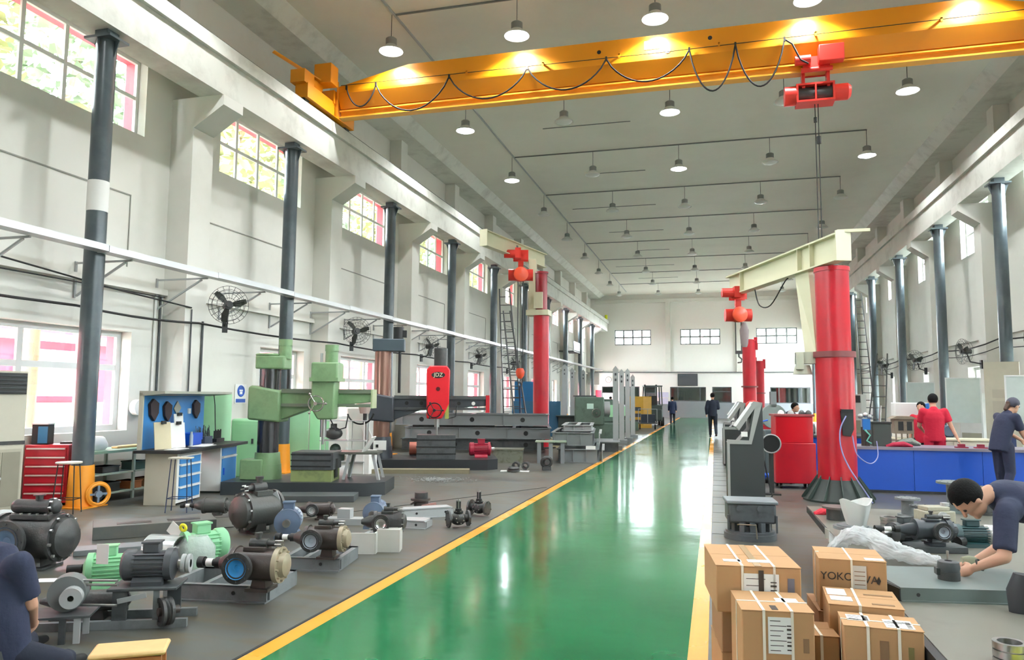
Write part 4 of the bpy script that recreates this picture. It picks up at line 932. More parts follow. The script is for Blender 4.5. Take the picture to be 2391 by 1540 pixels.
SM('paper_tag', MB().cbox((0,0,0.05),(0.22,0.01,0.09),Matrix.Rotation(-0.2,3,'Y')), mat('printed_tag','#B98F88',0.7,vary=0.5,scale=60), 'printed paper tag leaning on the flange stack', 'tag', (c.x+0.18,c.y-0.12,0), 0.3)
def valve(p, rz, label):
    c = F(*p); t = T('pipe_valve', label, 'valve', (c.x, c.y, 0), rz, 'flanged valves by the orange line'); t.scale = (0.85, 0.85, 0.85)
    P('body', MB().sph((0,0,0.13),0.1,18,12,(1.3,1,1)).cyl((-0.15,0,0.13),(0.15,0,0.13),0.06), IRON, t)
    P('flange', bolts(MB().cyl((-0.17,0,0.13),(-0.14,0,0.13),0.13,n=24),(-0.17,0,0.13),(-1,0,0),0.1,6,0.01,0.015), IRON, t)
    P('flange', bolts(MB().cyl((0.14,0,0.13),(0.17,0,0.13),0.12,n=24),(0.17,0,0.13),(1,0,0),0.1,6,0.01,0.015), IRON, t)
    P('bonnet', MB().cyl((0,0,0.2),(0,0,0.28),0.05).cyl((0,0,0.22),(0,0,0.235),0.075).box(-0.035,0.035,-0.01,0.01,0.28,0.4), BLK, t)
    P('stem', MB().cyl((0,0,0.28),(0,0,0.42),0.012).cyl((0,0,0.39),(0,0,0.41),0.035), STEEL, t)
    P('bolts', bolts(bolts(MB(),(0,-0.09,0.13),(0,-1,0),0.06,6,0.009,0.02),(0,0,0.235),(0,0,1),0.06,6,0.008,0.015), STEEL, t, None, 0, 'stuff')
valve((1070,1230), R(35), 'black flanged valve lying nearer, left of the other valve')
valve((1118,1203), R(-12), 'black flanged valve with a tall bonnet, nearest the orange line')
# wooden stool in the foreground
c = Vector((-3.10, 3.52, 0)); t = T('wooden_stool', 'light wooden stool with a rectangular seat in the foreground', 'stool', c, R(32))
P('seat', MB().box(-0.19,0.19,-0.11,0.11,0.295,0.325), WOOD, t, None, 0.015)
for x in (-0.15,0.15):
    for y in (-0.08,0.08): P('leg', MB().beam((x*1.08,y*1.1,0),(x,y,0.29),0.035,0.035), WOODD, t)
P('apron', MB().box(-0.16,0.16,-0.09,-0.078,0.24,0.29).box(-0.16,0.16,0.078,0.09,0.24,0.29), WOODD, t)
# small litter near the left stool
SM('paper_sheet', MB().cbox((0,0,0.004),(0.2,0.14,0.004),Matrix.Rotation(0.4,3,'Z')), PAPER, 'white paper sheet on the floor behind the seated worker', 'paper', F(112,1355))

# ------------------------------------------------------------------ left side: air conditioner, chest, benches
c = Vector((-9.72, 8.2, 0)); t = T('air_conditioner', 'tall beige floor standing air conditioner at the left edge', 'air conditioner', c, R(75))
P('cabinet', MB().box(-0.3,0.3,-0.28,0.0,0.0,2.0), BEIGE, t, None, 0.015)
g = P('air_outlet', MB().box(-0.27,0.27,-0.31,-0.27,1.68,1.97), BLK, t, 'black louvred outlet')
for k in range(5): P('louvre', MB().cbox((0,-0.315,1.71+k*0.055),(0.52,0.03,0.008),Matrix.Rotation(0.5,3,'X')), GREYD, g)
P('dark_band', MB().box(-0.3,0.3,-0.29,-0.275,0.98,1.03), IRON, t)
g = P('intake_grille', MB().box(-0.26,0.26,-0.3,-0.27,0.1,0.92), mat('grille_beige','#B0AA98',0.6), t)
for k in range(2): P('grille_panel', MB().box(-0.24+k*0.25,-0.01+k*0.25,-0.31,-0.295,0.14,0.88), mat('grille_shade','#8F8A7A',0.7), g)
c = F(143, 1180); t = T('tool_chest', 'red roller tool chest with six pale drawer handles', 'tool chest', (c.x-0.02, c.y-0.16, 0), R(22))
P('case', MB().box(-0.42,0.2,0.0,0.4,0.06,0.92), RED, t, None, 0.01)
for k in range(6):
    z0 = 0.1+k*0.132; d_ = P('drawer', MB().box(-0.39,0.17,-0.015,0.0,z0,z0+0.122), RED, t)
    P('handle', MB().box(-0.38,0.16,-0.04,-0.015,z0+0.095,z0+0.115), mat('handle_pale','#D8C8BE',0.4), d_)
for x in (-0.35,0.12):
    for y in (0.07,0.38): P('caster', MB().cyl((x-0.015,y,0.03),(x+0.015,y,0.03),0.03), RUB, t)
c0 = Vector((c.x-0.3, c.y-0.25, 0.92))
t = T('speaker_box', 'dark box with a blue front standing on the red tool chest', 'speaker', (c0.x-0.02, c0.y+0.13, 0.92), R(20)); P('case', MB().box(-0.12,0.12,-0.06,0.12,0,0.3), BLK, t, None, 0.01); P('front', MB().box(-0.02,0.115,-0.075,-0.06,0.02,0.27), mat('blue_screen','#2E6E96',0.3), t, 'blue front panel'); P('top_cover', MB().box(-0.12,0.12,-0.07,0.12,0.3,0.32), WHT, t)
SM('cardboard_sheet', MB().box(-0.05,0.3,-0.1,0.15,0,0.03), mat('dark_box','#3A3834',0.6), 'dark flat tool tray on the red tool chest', 'tray', (c0.x+0.16, c0.y+0.4, 0.92), R(30))
c = F(35, 1192); t = T('metal_crate', 'pale metal crate wrapped in film at the left edge', 'crate', (c.x+0.3, c.y-0.6, 0), R(35)); P('case', MB().box(-0.6,0.05,0,0.45,0.1,0.5), mat('silver_case','#BFC2C2',0.35,0.3), t, None, 0.02); P('lid', MB().box(-0.62,0.07,-0.02,0.47,0.5,0.55), mat('silver_case','#BFC2C2',0.35,0.3), t, None, 0.02); P('latch', MB().box(-0.14,-0.1,-0.03,0.0,0.36,0.44), GREYD, t)
for x in (-0.55,0.0):
    for y in (0.04,0.42): P('foot', MB().box(x-0.03,x+0.03,y-0.03,y+0.03,0,0.1), GREYD, t)
SM('plastic_film', MB().loft([((0,0,0.0),0.5,0.35),((0.02,0,0.15),0.46,0.33),((0.0,0.02,0.32),0.36,0.28),((0.03,0,0.4),0.2,0.15)], n=20), PLAST, 'heap of crumpled clear film before the pale crate', 'plastic film', (F(20,1300).x, F(20,1300).y, 0), 0.3)
# green side table against the wall
t = T('side_table', 'long green topped table with shelves under the big window', 'table', (-9.8, 10.35, 0), R(90))
P('table_top', MB().box(-0.95,1.0,-0.6,0.05,0.76,0.8), mat('table_green','#7C9A84',0.4), t)
for x in (-0.9,0.0,0.95): 
    for y in (-0.56,0.0): P('leg', MB().box(x-0.02,x+0.02,y-0.02,y+0.02,0,0.76), mat('leg_green','#A9B8A8',0.5), t)
for z in (0.42,0.12): P('shelf', MB().box(-0.9,0.95,-0.58,0.02,z,z+0.025), mat('leg_green','#A9B8A8',0.5), t)
for i, (x, y, w, d_, h, m, l, n) in enumerate([(-0.6,-0.3,0.35,0.3,0.22,PLASTW,'crumpled milky plastic bag on the green table','plastic_bag'),(0.1,-0.3,0.5,0.12,0.035,WOOD,'stack of wooden slats on the green table','slat_stack'),(0.35,-0.15,0.45,0.08,0.03,WOOD,'single wooden batten behind the slat stack','batten'),(0.75,-0.4,0.12,0.12,0.09,mat('purple','#5A3590',0.5),'small purple box at the end of the green table','box'),(0.9,-0.15,0.1,0.12,0.2,mat('pinkish','#C09A90',0.5),'small pink carton beside the purple box','carton')]):
    mb = MB().box(-w/2,w/2,-d_/2,d_/2,0,h) if n != 'plastic_bag' else MB().loft([((-0.2,0,0.0),0.1,0.1),((-0.05,0,0.1),0.14,0.14),((0.15,0,0.1),0.12,0.12),((0.25,0,0.05),0.06,0.06)],(0,1,0))
    a = R(90); q = Vector((-9.8 - y*1.0, 10.35 + x, 0.8)); SM(n, mb, m, l, n.replace('_',' ').split()[-1], q, a, bevel=0.004 if n != 'plastic_bag' else 0)
for i, (x, y, z, w, h, m, l, n) in enumerate([(-0.4,-0.4,0.145,0.3,0.15,BLK,'black tool bag on the bottom shelf','tool_bag'),(0.1,-0.4,0.145,0.25,0.13,WOODD,'brown carton on the bottom shelf, nearer the chest','carton'),(0.45,-0.4,0.145,0.25,0.14,CARD,'tan carton with a white label on the bottom shelf','carton'),(0.8,-0.4,0.145,0.22,0.12,IRONB,'brown crate at the end of the bottom shelf','crate'),(0.2,-0.4,0.445,0.28,0.14,mat('dark_green_bowl','#3C5A50',0.4),'dark green tub on the middle shelf','tub'),(-0.4,-0.35,0.445,0.35,0.1,IRON,'dark casting on the middle shelf','casting'),(0.65,-0.4,0.445,0.2,0.12,GREYL,'pale grey bowl on the middle shelf','bowl')]):
    SM(n, MB().box(-w/2,w/2,-0.14,0.14,0,h).box(-w/2-0.01,w/2+0.01,-0.15,0.15,h*0.85,h), m, l, n.split('_')[-1], (-9.8-y, 10.35+x, z), R(90), bevel=0.006)
# thin wire stools
def wire_stool(c, m, label, seat=True, h=0.72):
    t = T('wire_stool', label, 'stool', c, R(20))
    P('seat', MB().cyl((0,0,h-0.02),(0,0,h),0.17,n=24) if seat else MB().box(-0.15,0.15,-0.1,0.1,h-0.02,h), BEIGE, t)
    for x in (-1,1):
        for y in (-1,1): P('leg', MB().cyl((x*0.11,y*0.08,h-0.02),(x*0.15,y*0.12,0),0.008,n=6), m, t)
    P('foot_ring', MB().tube([(-0.14,-0.11,0.2),(0.14,-0.11,0.2),(0.14,0.11,0.2),(-0.14,0.11,0.2),(-0.14,-0.11,0.2)],0.006), m, t)
c = F(168,1195); wire_stool((c.x, c.y-0.1, 0), BLK, 'thin legged stool with a round beige seat by the orange column foot')
c = F(405,1195); wire_stool((c.x+0.05, c.y+0.05, 0), mat('dark_blue_wire','#22304F',0.4), 'thin legged stool with a small top in front of the workbench', False, 0.78)
# orange wheeled cart
c = F(228, 1183)
t = T('hand_cart', 'small black drum cart with two orange wheels beside the orange column foot', 'cart', (c.x, c.y, 0), R(70))
for dx, dy in ((0,0),(-0.02,0.34)):
    w_ = P('wheel', MB().ring((dx,dy,0.19),(0,1,0),0.15,0.026,28,8), ORG, t)
    P('hub', MB().cyl((dx,dy-0.03,0.19),(dx,dy+0.03,0.19),0.05).box(dx-0.13,dx+0.13,dy-0.01,dy+0.01,0.175,0.205).box(dx-0.015,dx+0.015,dy-0.01,dy+0.01,0.06,0.32), mat('hub_grey','#8090A0',0.4), w_)
    P('tyre', MB().ring((dx,dy,0.19),(0,1,0),0.172,0.018,28,6), ORG, w_)
P('drum', MB().cyl((0,0.06,0.2),(0,0.28,0.2),0.13,n=24), BLK, t)

# workbench with blue pegboard
B0 = F(338,1180); t = T('workbench', 'beige workbench with black top and blue drawers under a blue pegboard', 'workbench', (-7.97, 9.83, 0), R(102))
# local x runs along the hall (front edge), local +y away from the walkway
P('side_panel', MB().box(-0.02,0.0,0.0,0.5,0.0,0.79), BEIGE, t, None, 0.004)
P('worktop', MB().box(-0.16,2.35,-0.12,0.62,0.79,0.84), BLK, t, 'black worktop', 0.006)
dr = P('drawer_cabinet', MB().box(0.0,0.78,0.0,0.5,0.03,0.79), WHT, t, None, 0.004)
zz = 0.08
for k, h in enumerate((0.2,0.17,0.17,0.14)):
    d_ = P('drawer', MB().box(0.06,0.72,-0.015,0.0,zz,zz+h-0.02), BLUE, t); P('handle', MB().box(0.06,0.72,-0.035,-0.012,zz+h-0.035,zz+h-0.015), WHT, d_); zz += h
P('door_cabinet', MB().box(1.48,2.15,0.0,0.5,0.03,0.79), WHT, t, None, 0.004)
d_ = P('door', MB().box(1.54,2.1,-0.015,0,0.07,0.58), BLUE, t); P('handle', MB().box(1.58,1.61,-0.03,-0.012,0.3,0.42), BLUED, d_)
d_ = P('drawer', MB().box(1.54,2.1,-0.015,0,0.63,0.76), BLUE, t); P('handle', MB().box(1.54,2.1,-0.035,-0.012,0.60,0.62), WHT, d_)
pb = P('pegboard', MB().box(-0.05,1.95,0.55,0.58,0.84,1.68), BLUE, t, 'blue pegboard', 0)
P('hood', MB().prism([(-0.1,0.6,1.66),(-0.1,0.2,1.7),(-0.1,0.2,1.74),(-0.1,0.6,1.74)], (2.4,0,0)), mat('hood_grey','#A8AA9C',0.45), t)
P('side_post', MB().box(-0.1,-0.06,0.54,0.6,0.84,1.7), BEIGE, t)
for x, z, s in ((0.2,1.45,0.14),(0.62,1.42,0.13),(1.6,1.44,0.13)):
    P('hanging_pad', MB().prism([(x-s,0.54,z+s*0.6),(x-s*0.3,0.54,z+s*1.2),(x+s*0.8,0.54,z+s*0.7),(x+s*0.8,0.54,z-s*0.4),(x,0.54,z-s*1.3),(x-s*0.8,0.54,z-s*0.6)],(0,-0.04,0)), mat('grinding_disc','#3A2E30',0.7), pb)
P('paper_card', MB().cbox((0.95,0.53,1.46),(0.17,0.01,0.17),Matrix.Rotation(0.75,3,'Y')), mat('grey_card','#A5A294',0.7), pb)
P('switch_socket', MB().box(1.34,1.43,0.53,0.55,1.36,1.45), WHT, pb)
def at_bench(x, y): 
    a = R(102); return (-7.97 + x*cos(a) - y*sin(a), 9.83 + x*sin(a) + y*cos(a), 0.84)
for x, y, w, h, m, l in [(0.08,0.3,0.3,0.42,mat('clip_tan','#C9BFA0',0.7),'tan clipboard leaning on the workbench'),(0.45,0.25,0.28,0.4,PAPER,'white clipboard with a black clip on the workbench'),(0.8,0.42,0.18,0.32,PAPER,'small white clipboard on the pegboard side')]:
    q = at_bench(x, y); z = q[2] if l[0] != 's' else 1.05; cb = T('clipboard', l, 'clipboard', (q[0], q[1], z), R(80)); P('board', MB().cbox((0,0,h/2),(w,0.012,h),Matrix.Rotation(-0.12,3,'X')), m, cb)
    P('clip', MB().box(-0.04,0.04,-0.03,0.0,h-0.03,h+0.02), BLK, cb)
q = at_bench(1.2,0.42); SM('parts_bin', MB().box(-0.18,0.18,-0.12,0.12,0,0.08).box(-0.2,0.2,-0.13,0.13,0.08,0.2), BLUED, 'dark blue open parts bin on the workbench', 'bin', q, R(102))
q = at_bench(1.65,0.4); tt = T('tool_rack', 'grey rack full of small drill bits on the workbench', 'tool rack', q, R(102)); P('block', MB().box(-0.15,0.15,-0.1,0.1,0,0.12), mat('rack_slate','#3F4A5C',0.5), tt)
tb = MB(); rnd = random.Random(3)
for i in range(40): x, y = rnd.uniform(-0.14,0.14), rnd.uniform(-0.09,0.09); tb.cyl((x,y,0.1),(x+rnd.uniform(-0.03,0.03),y+rnd.uniform(-0.03,0.03),rnd.uniform(0.18,0.32)),0.005,n=5)
P('drill_bits', tb, GREYD, tt, None, 0, 'stuff')
q = at_bench(2.1,0.35); tt = T('tool_rack', 'dark row of upright tools at the far end of the workbench', 'tool rack', q, R(102)); P('block', MB().box(-0.16,0.16,-0.06,0.06,0,0.06), BLK, tt)
for i in range(6): P('tool', MB().cyl((-0.13+i*0.05,0,0.05),(-0.13+i*0.05,0,0.2+0.02*(i%2)),0.014,n=8), BLK, tt)
q = at_bench(0.85,0.22); SM('bottle', MB().lathe([(0,0),(0.03,0),(0.03,0.18),(0.02,0.2),(0.02,0.24),(0,0.24)],n=14), mat('clear_bottle','#B8C4CC',0.15,alpha=0.7), 'clear bottle with a dark cap on the workbench', 'bottle', q)
q = at_bench(1.0,0.1); SM('paper_sheet', MB().box(-0.25,0.2,-0.15,0.12,0,0.006).cbox((0.25,0.05,0.006),(0.3,0.2,0.004),Matrix.Rotation(0.3,3,'Z')), PAPER, 'white papers spread on the black worktop', 'paper', q, R(102))
q = at_bench(0.1,0.1); SM('paper_sheet', MB().box(-0.15,0.25,-0.1,0.1,0,0.005), PAPER, 'white paper at the near end of the worktop', 'paper', q, R(102))
SM('bench_cable', MB().tube([at_bench(2.25,0.45), at_bench(2.2,0.45)[:2]+(1.2,), at_bench(2.1,0.42)[:2]+(1.5,), at_bench(2.0,0.4)[:2]+(1.68,)],0.008), BLK, 'black cord rising from the workbench end to its hood', 'cord')
# pale green screens and cabinet behind the bench
for x, y, w, h, l in [(-9.55,12.7,0.75,1.7,'pale green panel behind the blue pegboard'),(-9.3,15.25,0.7,1.75,'pale green tall panel behind the green drill head'),(-9.0,15.9,0.45,1.75,'narrow pale green panel beside the tall one')]:
    SM('screen_panel', MB().box(-w/2,w/2,-0.02,0.02,0,h).box(-w/2,-w/2+0.04,-0.2,0.2,0,0.05).box(w/2-0.04,w/2,-0.2,0.2,0,0.05), MINTL, l, 'panel', (x,y,0), R(15))
t = T('machine_cabinet', 'pale green electrical cabinet left of the green drill column', 'cabinet', (-9.3,13.6,0), R(15)); P('case', MB().box(-0.32,0.3,-0.22,0.25,0.0,1.2), MINTL, t, None, 0.05); P('door', MB().box(-0.26,0.24,-0.235,-0.22,0.15,1.1), MINTL, t); P('latch', MB().box(0.12,0.16,-0.25,-0.235,0.7,0.8), GREYD, t)
# blue-white notice on the wall
t = T('safety_notice', 'white safety notice with a blue round sign on the left wall', 'sign', (-10.09, 14.35, 1.5), 0)
P('board', MB().box(0,0.01,-0.2,0.2,0,0.42), WHT, t); P('round_sign', MB().ring((0.014,0,0.27),(1,0,0),0.11,0.018,28,6).cyl((0.01,0.0,0.27),(0.016,0,0.27),0.1,n=28), mat('sign_blue','#2F58B0',0.5), t)
P('mask_mark', MB().box(0.016,0.02,-0.06,0.06,0.27,0.3).box(0.016,0.02,-0.045,0.045,0.2,0.26), WHT, t); P('caption_bar', MB().box(0.01,0.014,-0.17,0.17,0.02,0.1), mat('sign_blue','#2F58B0',0.5), t)
SM('wall_lamp', MB().cyl((0,0,0),(0.12,0,0),0.14,n=24), WHT, 'white round appliance on the wall beside the pegboard', 'appliance', (-10.08,11.25,1.45))

# ------------------------------------------------------------------ radial drilling machines
def radial_drill(loc, rz, label, m, k=1.0, style='green'):
    t = T('radial_drill', label, 'drilling machine', loc, rz); t.scale = (k, k, k)
    g = style == 'green'
    colm = mat('dark_steel_column', '#4E4E50', 0.22, 0.7, vary=0.1) if g else COPPER
    P('foot_block', MB().cyl((0,0,0),(0,0,0.28),0.28,0.26,n=28).cyl((0,0,0.28),(0,0,0.5),0.25,0.23,n=28), m, t)
    if g: P('foot_cover', MB().box(-0.42,0.0,-0.3,0.1,0.0,0.38), m, t, 'stepped cover on the column foot', 0.02)
    else:
        b = P('switch_panel', MB().box(-0.16,0.14,-0.3,-0.24,0.2,0.42), WHT, t, 'white switch panel'); P('switch', MB().box(-0.1,-0.04,-0.31,-0.3,0.26,0.33), BLK, b)
    P('column', MB().cyl((0,0,0.5),(0,0,2.15 if g else 2.55),0.2,n=32), colm, t, 'dark metal column' if g else 'copper coloured column')
    # arm: sleeve around the column plus a tapered beam
    z0, z1 = (1.08, 1.78) if g else (0.85, 1.55)
    P('arm_sleeve', MB().prism([(-0.32,-0.3,z0+0.05),(0.3,-0.3,z0),(0.3,-0.3,z1-0.1),(-0.25,-0.3,z1),(-0.32,-0.3,z1-0.03)],(0,0.6,0)), m, t, None, 0.04)
    L = 2.02 if g else 2.5
    ar = P('arm', MB().prism([(0.25,-0.18,z0+0.04),(0.9,-0.18,z1-0.42),(L,-0.18,z1-0.3),(L,-0.18,z1-0.1),(0.25,-0.18,z1-0.1)],(0,0.34,0)), m, t, None, 0.01)
    rail = mat('rail_green_grey','#6E7A68',0.35) if g else GREYD
    P('guide_rail', MB().box(0.3,L,-0.22,-0.16,z1-0.14,z1-0.06).box(0.3,L,-0.22,-0.16,z1-0.4,z1-0.34), rail, ar)
    if g: P('end_plate', MB().box(L,L+0.03,-0.22,0.2,z1-0.42,z1-0.06), mat('pale_edge','#A9B890',0.4), ar)
    else:
        P('end_plate', MB().box(L,L+0.09,-0.23,0.22,z1-0.46,z1-0.04), RED, ar, 'red end cap')
        for x in (0.6,0.95,1.85,2.2): P('round_opening', MB().cyl((x,-0.19,z1-0.24),(x,-0.182,z1-0.24),0.045), BLK if x != 2.2 else WHT, ar)
    # cap on the column
    zt = 2.1 if g else 2.55
    if g:
        P('top_housing', MB().box(-0.22,0.34,-0.24,0.24,zt,zt+0.25).cyl((-0.05,0,zt+0.25),(-0.05,0,zt+0.3),0.24), m, t, None, 0.03)
        P('lift_motor', MB().cyl((0.28,0,zt+0.2),(0.28,0,zt+0.5),0.12,n=20).cyl((0.28,0,zt+0.46),(0.28,0,zt+0.58),0.13,n=20), m, t)
        P('lift_screw', MB().cyl((0.36,0,1.6),(0.36,0,zt),0.03), IRON, t)
    else:
        P('top_housing', MB().box(-0.24,0.52,-0.22,0.22,zt,zt+0.3), mat('slate_blue_grey','#46525A',0.4), t, None, 0.02)
        P('lift_motor', MB().cyl((0.36,0,zt+0.3),(0.36,0,zt+0.6),0.13,n=20).box(0.3,0.56,-0.08,0.08,zt+0.35,zt+0.52), BLK, t)
        P('lift_screw', MB().cyl((0.4,0,z1),(0.4,0,zt),0.035), BLK, t)
    # drill head
    hx = 1.18 if g else 1.35
    hm_ = m if g else mat('bright_red_paint','#D8222E',0.3,vary=0.05)
    if g:
        h = P('drill_head', MB().box(hx-0.23,hx+0.27,-0.55,-0.05,1.88,2.22).prism([(hx-0.23,-0.5,1.88),(hx-0.23,-0.5,1.35),(hx-0.1,-0.5,1.15),(hx+0.2,-0.5,1.15),(hx+0.22,-0.5,1.88)],(0,0.35,0)), hm_, t, None, 0.03)
        P('head_band', MB().box(hx-0.25,hx+0.29,-0.57,-0.03,1.86,1.93), hm_, h)
        P('spindle_motor', MB().cyl((hx+0.08,-0.25,2.22),(hx+0.08,-0.25,2.5),0.12,n=20).cyl((hx+0.08,-0.25,2.44),(hx+0.08,-0.25,2.56),0.13,n=20), m, h)
        P('lever_post', MB().cyl((hx-0.1,-0.3,2.22),(hx-0.1,-0.3,2.4),0.025), GREYL, h)
    else:
        h = P('drill_head', MB().prism([(hx-0.26,-0.6,0.95),(hx-0.28,-0.6,2.1),(hx-0.2,-0.6,2.2),(hx+0.2,-0.6,2.2),(hx+0.28,-0.6,2.1),(hx+0.26,-0.6,1.3),(hx+0.1,-0.6,0.95)],(0,0.4,0)), hm_, t, 'bright red drill head', 0.03)
        o_ = P('oval_badge', MB().lathe([(0.0,0.012),(0.16,0.01),(0.16,0)],(hx,-0.6,1.98),(0,-1,0),n=28), BLK, h, 'black oval badge'); 
        for v in o_.data.vertices: v.co.z = 1.98 + (v.co.z-1.98)*0.45
        text('JDZ', 0.13, mat('badge_cream','#EDE6C0',0.4), o_, (hx,-0.615,1.98), (pi/2,0,0))
        P('sight_glass', MB().cyl((hx,-0.6,1.65),(hx,-0.61,1.65),0.05), mat('maroon','#5A1018',0.3), h)
        P('spindle_motor', MB().cyl((hx+0.05,-0.4,2.2),(hx+0.05,-0.4,2.62),0.16,n=20), IRON, h)
        P('side_stripe', MB().box(hx+0.17,hx+0.26,-0.5,-0.28,0.95,1.3), mat('lime_panel','#A9B65A',0.5), h)
    sp = P('spindle', MB().cyl((hx-0.02,-0.35,1.15 if g else 0.95),(hx-0.02,-0.35,0.82 if g else 0.75),0.06).cyl((hx-0.02,-0.35,0.85 if g else 0.78),(hx-0.02,-0.35,0.68 if g else 0.35),0.025), STEEL, t)
    hz = 1.45 if g else 1.15
    hw = P('feed_wheel', MB().ring((hx-0.08,-0.68,hz),(0,-1,0),0.14 if g else 0.17,0.014,24,6).cyl((hx-0.08,-0.5,hz),(hx-0.08,-0.72,hz),0.035), CHROME if g else BLK, h)
    for k2 in range(3):
        a = k2*2*pi/3; P('lever', MB().cyl((hx-0.08,-0.7,hz),(hx-0.08+0.2*cos(a),-0.74,hz+0.2*sin(a)),0.01,n=6).sph((hx-0.08+0.2*cos(a),-0.74,hz+0.2*sin(a)),0.025,8,6), CHROME if g else BLK, hw)
    P('oil_hose', MB().tube([(hx+0.1,-0.4,1.2),(hx+0.25,-0.45,0.95),(hx+0.42,-0.4,1.0),(hx+0.45,-0.35,1.25)],0.014), RUB, h)
    return t
SM('machine_foundation', MB().prism([(-0.5,-0.42,0),(1.95,-0.42,0),(2.25,-0.2,0),(2.25,0.75,0),(-0.5,0.75,0)],(0,0,0.22)), mat('foundation_dark','#33373A',0.4), 'dark raised foundation plate under the green radial drill', 'plate', (-7.72,11.6,0), R(14.5))
radial_drill((-7.68, 11.78, 0.22), R(14), 'green radial drilling machine on a dark foundation by the workbench', GREENM, 0.92, 'green')
t = T('box_table', 'slotted box table with an olive base on the green drill foundation', 'table', (-6.75, 11.82, 0.22), R(14))
P('base', MB().box(-0.35,0.35,-0.25,0.3,0,0.2), mat('olive_paint','#8A9660',0.5,dirt='#6B7550',dscale=5), t, 'olive lower box')
P('top_block', MB().box(-0.34,0.38,-0.27,0.3,0.2,0.5), GREYD, t, None, 0.005)
for z in (0.26,0.36,0.46): P('slot', MB().box(-0.35,0.34,-0.275,-0.26,z-0.012,z+0.012), BLK, t)
P('end_opening', MB().box(0.375,0.385,-0.1,0.05,0.06,0.38), BLK, t)
t = T('cast_iron_table', 'grey steel topped table on pale splayed legs right of the box table', 'table', (-6.1, 12.35, 0.0), R(14))
P('table_top', MB().box(-0.55,0.3,-0.25,0.25,0.66,0.7), mat('slate_top','#5C6058',0.35), t)
for x in (-0.2,0.22):
    for y in (-0.2,0.2): P('leg', MB().beam((x*1.5,y*1.1,0.22 if x < 0 else 0.2),(x,y,0.66),0.05,0.05), GREYL, t)
P('sloped_tray', MB().cbox((0.1,0,0.83),(0.3,0.4,0.02),Matrix.Rotation(-1.0,3,'Y')), WHT, t)
# rolling tool stand and grinder behind
t = T('tool_trolley', 'white wire trolley with dark castings behind the green drill', 'trolley', (-7.9, 15.0, 0), R(14))
for x in (-0.45,0.15,0.5):
    for y in (-0.2,0.2): P('post', MB().cyl((x,y,0),(x,y,1.15),0.012,n=6), WHT, t)
for z in (0.25,0.7,1.13): P('shelf', MB().box(-0.47,0.52,-0.22,0.22,z,z+0.02), GREYL, t)
SM('casting', MB().sph((0,0,0.14),0.17,14,8,(1.2,1,0.8)).cyl((0,0,0.15),(0,0,0.35),0.07), IRON, 'dark casting on the wire trolley', 'casting', (-8.1,14.93,0.72))
SM('casting', MB().box(-0.2,0.2,-0.15,0.15,0,0.2).sph((0.05,0,0.25),0.12,12,8), mat('dark_green_iron','#2C3C34',0.5), 'dark green casting low on the wire trolley', 'casting', (-8.1,14.93,0.27))
t = T('bench_drill', 'small pinkish grey bench drill standing behind the green drill head', 'drill', (-7.45, 15.2, 0), 0)
P('column', MB().cyl((0,0,0),(0,0,1.6),0.05), STEEL, t); P('head', MB().loft([((0,-0.1,1.3),0.1,0.1),((0,-0.1,1.45),0.14,0.14),((0,-0.1,1.7),0.13,0.13),((0,-0.1,1.8),0.08,0.08)]), mat('pinkish_grey','#B8A49C',0.45), t); P('chuck', MB().cyl((0,-0.1,1.1),(0,-0.1,1.3),0.035), BLK, t); P('base', MB().box(-0.2,0.2,-0.25,0.15,0,0.5), WHT, t)
P('feed_arc', MB().tube([(-0.05+0.33*cos(a), -0.2, 1.4+0.33*sin(a)) for a in [R(q) for q in range(200,352,12)]], 0.018), BLK, t)
t = T('surface_grinder', 'white machine casing beside the dark drill column', 'machine', (AY(838,1000,17.3).x, 17.4, 0), R(14)); P('casing', MB().box(-0.3,0.3,-0.3,0.3,0.0,1.4), mat('casing_white','#D5D6D0',0.4), t, None, 0.04); P('chute', MB().prism([(0.1,-0.31,0.9),(0.4,-0.31,0.3),(0.52,-0.31,0.35),(0.25,-0.31,0.95)],(0,-0.1,0)), WHT, t)
# second drill, dark grey with a red head
D2 = (-7.62, 16.35, 0.24)
SM('machine_foundation', MB().prism([(-0.55,-0.55,0),(2.5,-0.55,0),(2.75,-0.3,0),(2.75,0.8,0),(-0.55,0.8,0)],(0,0,0.24)), mat('foundation_black','#2B2D30',0.35), 'black foundation plate under the dark drill with the red head', 'plate', (-7.62,16.3,0), R(20))
SM('floor_plate', MB().box(-0.2,2.0,-0.2,0.12,0,0.09), mat('plywood_edge','#7C755E',0.6), 'flat wooden board in front of the black foundation plate', 'board', (F(880,1104).x, F(880,1104).y+0.1, 0), R(18))
radial_drill(D2, R(20), 'dark grey radial drilling machine with a bright red head', mat('drill_slate','#3C4148',0.38,vary=0.1), 0.98, 'dark')
t = T('box_table', 'dark slotted box table under the red drill head', 'table', (-6.35, 16.65, 0.24), R(20)); P('block', MB().box(-0.45,0.45,-0.3,0.3,0,0.55), GREYD, t, None, 0.005)
for z in (0.12,0.28,0.44): P('slot', MB().box(-0.46,0.46,-0.306,-0.29,z-0.012,z+0.012), BLK, t)
P('end_opening', MB().box(0.449,0.456,-0.12,0.05,0.1,0.45), BLK, t)
SM('red_barrel_motor', MB().cyl((0,0,0.16),(0.5,0,0.16),0.16,n=20), mat('salmon_paint','#C0705C',0.45), 'salmon red barrel lying between the drill foot and the slotted table', 'barrel', (-7.3,17.3,0.24), R(20))
motor((-5.45,17.3,0.24), R(200), 0.4, 0.16, mat('magenta_red','#A02038',0.35), 'dark red motor at the right end of the black foundation plate')
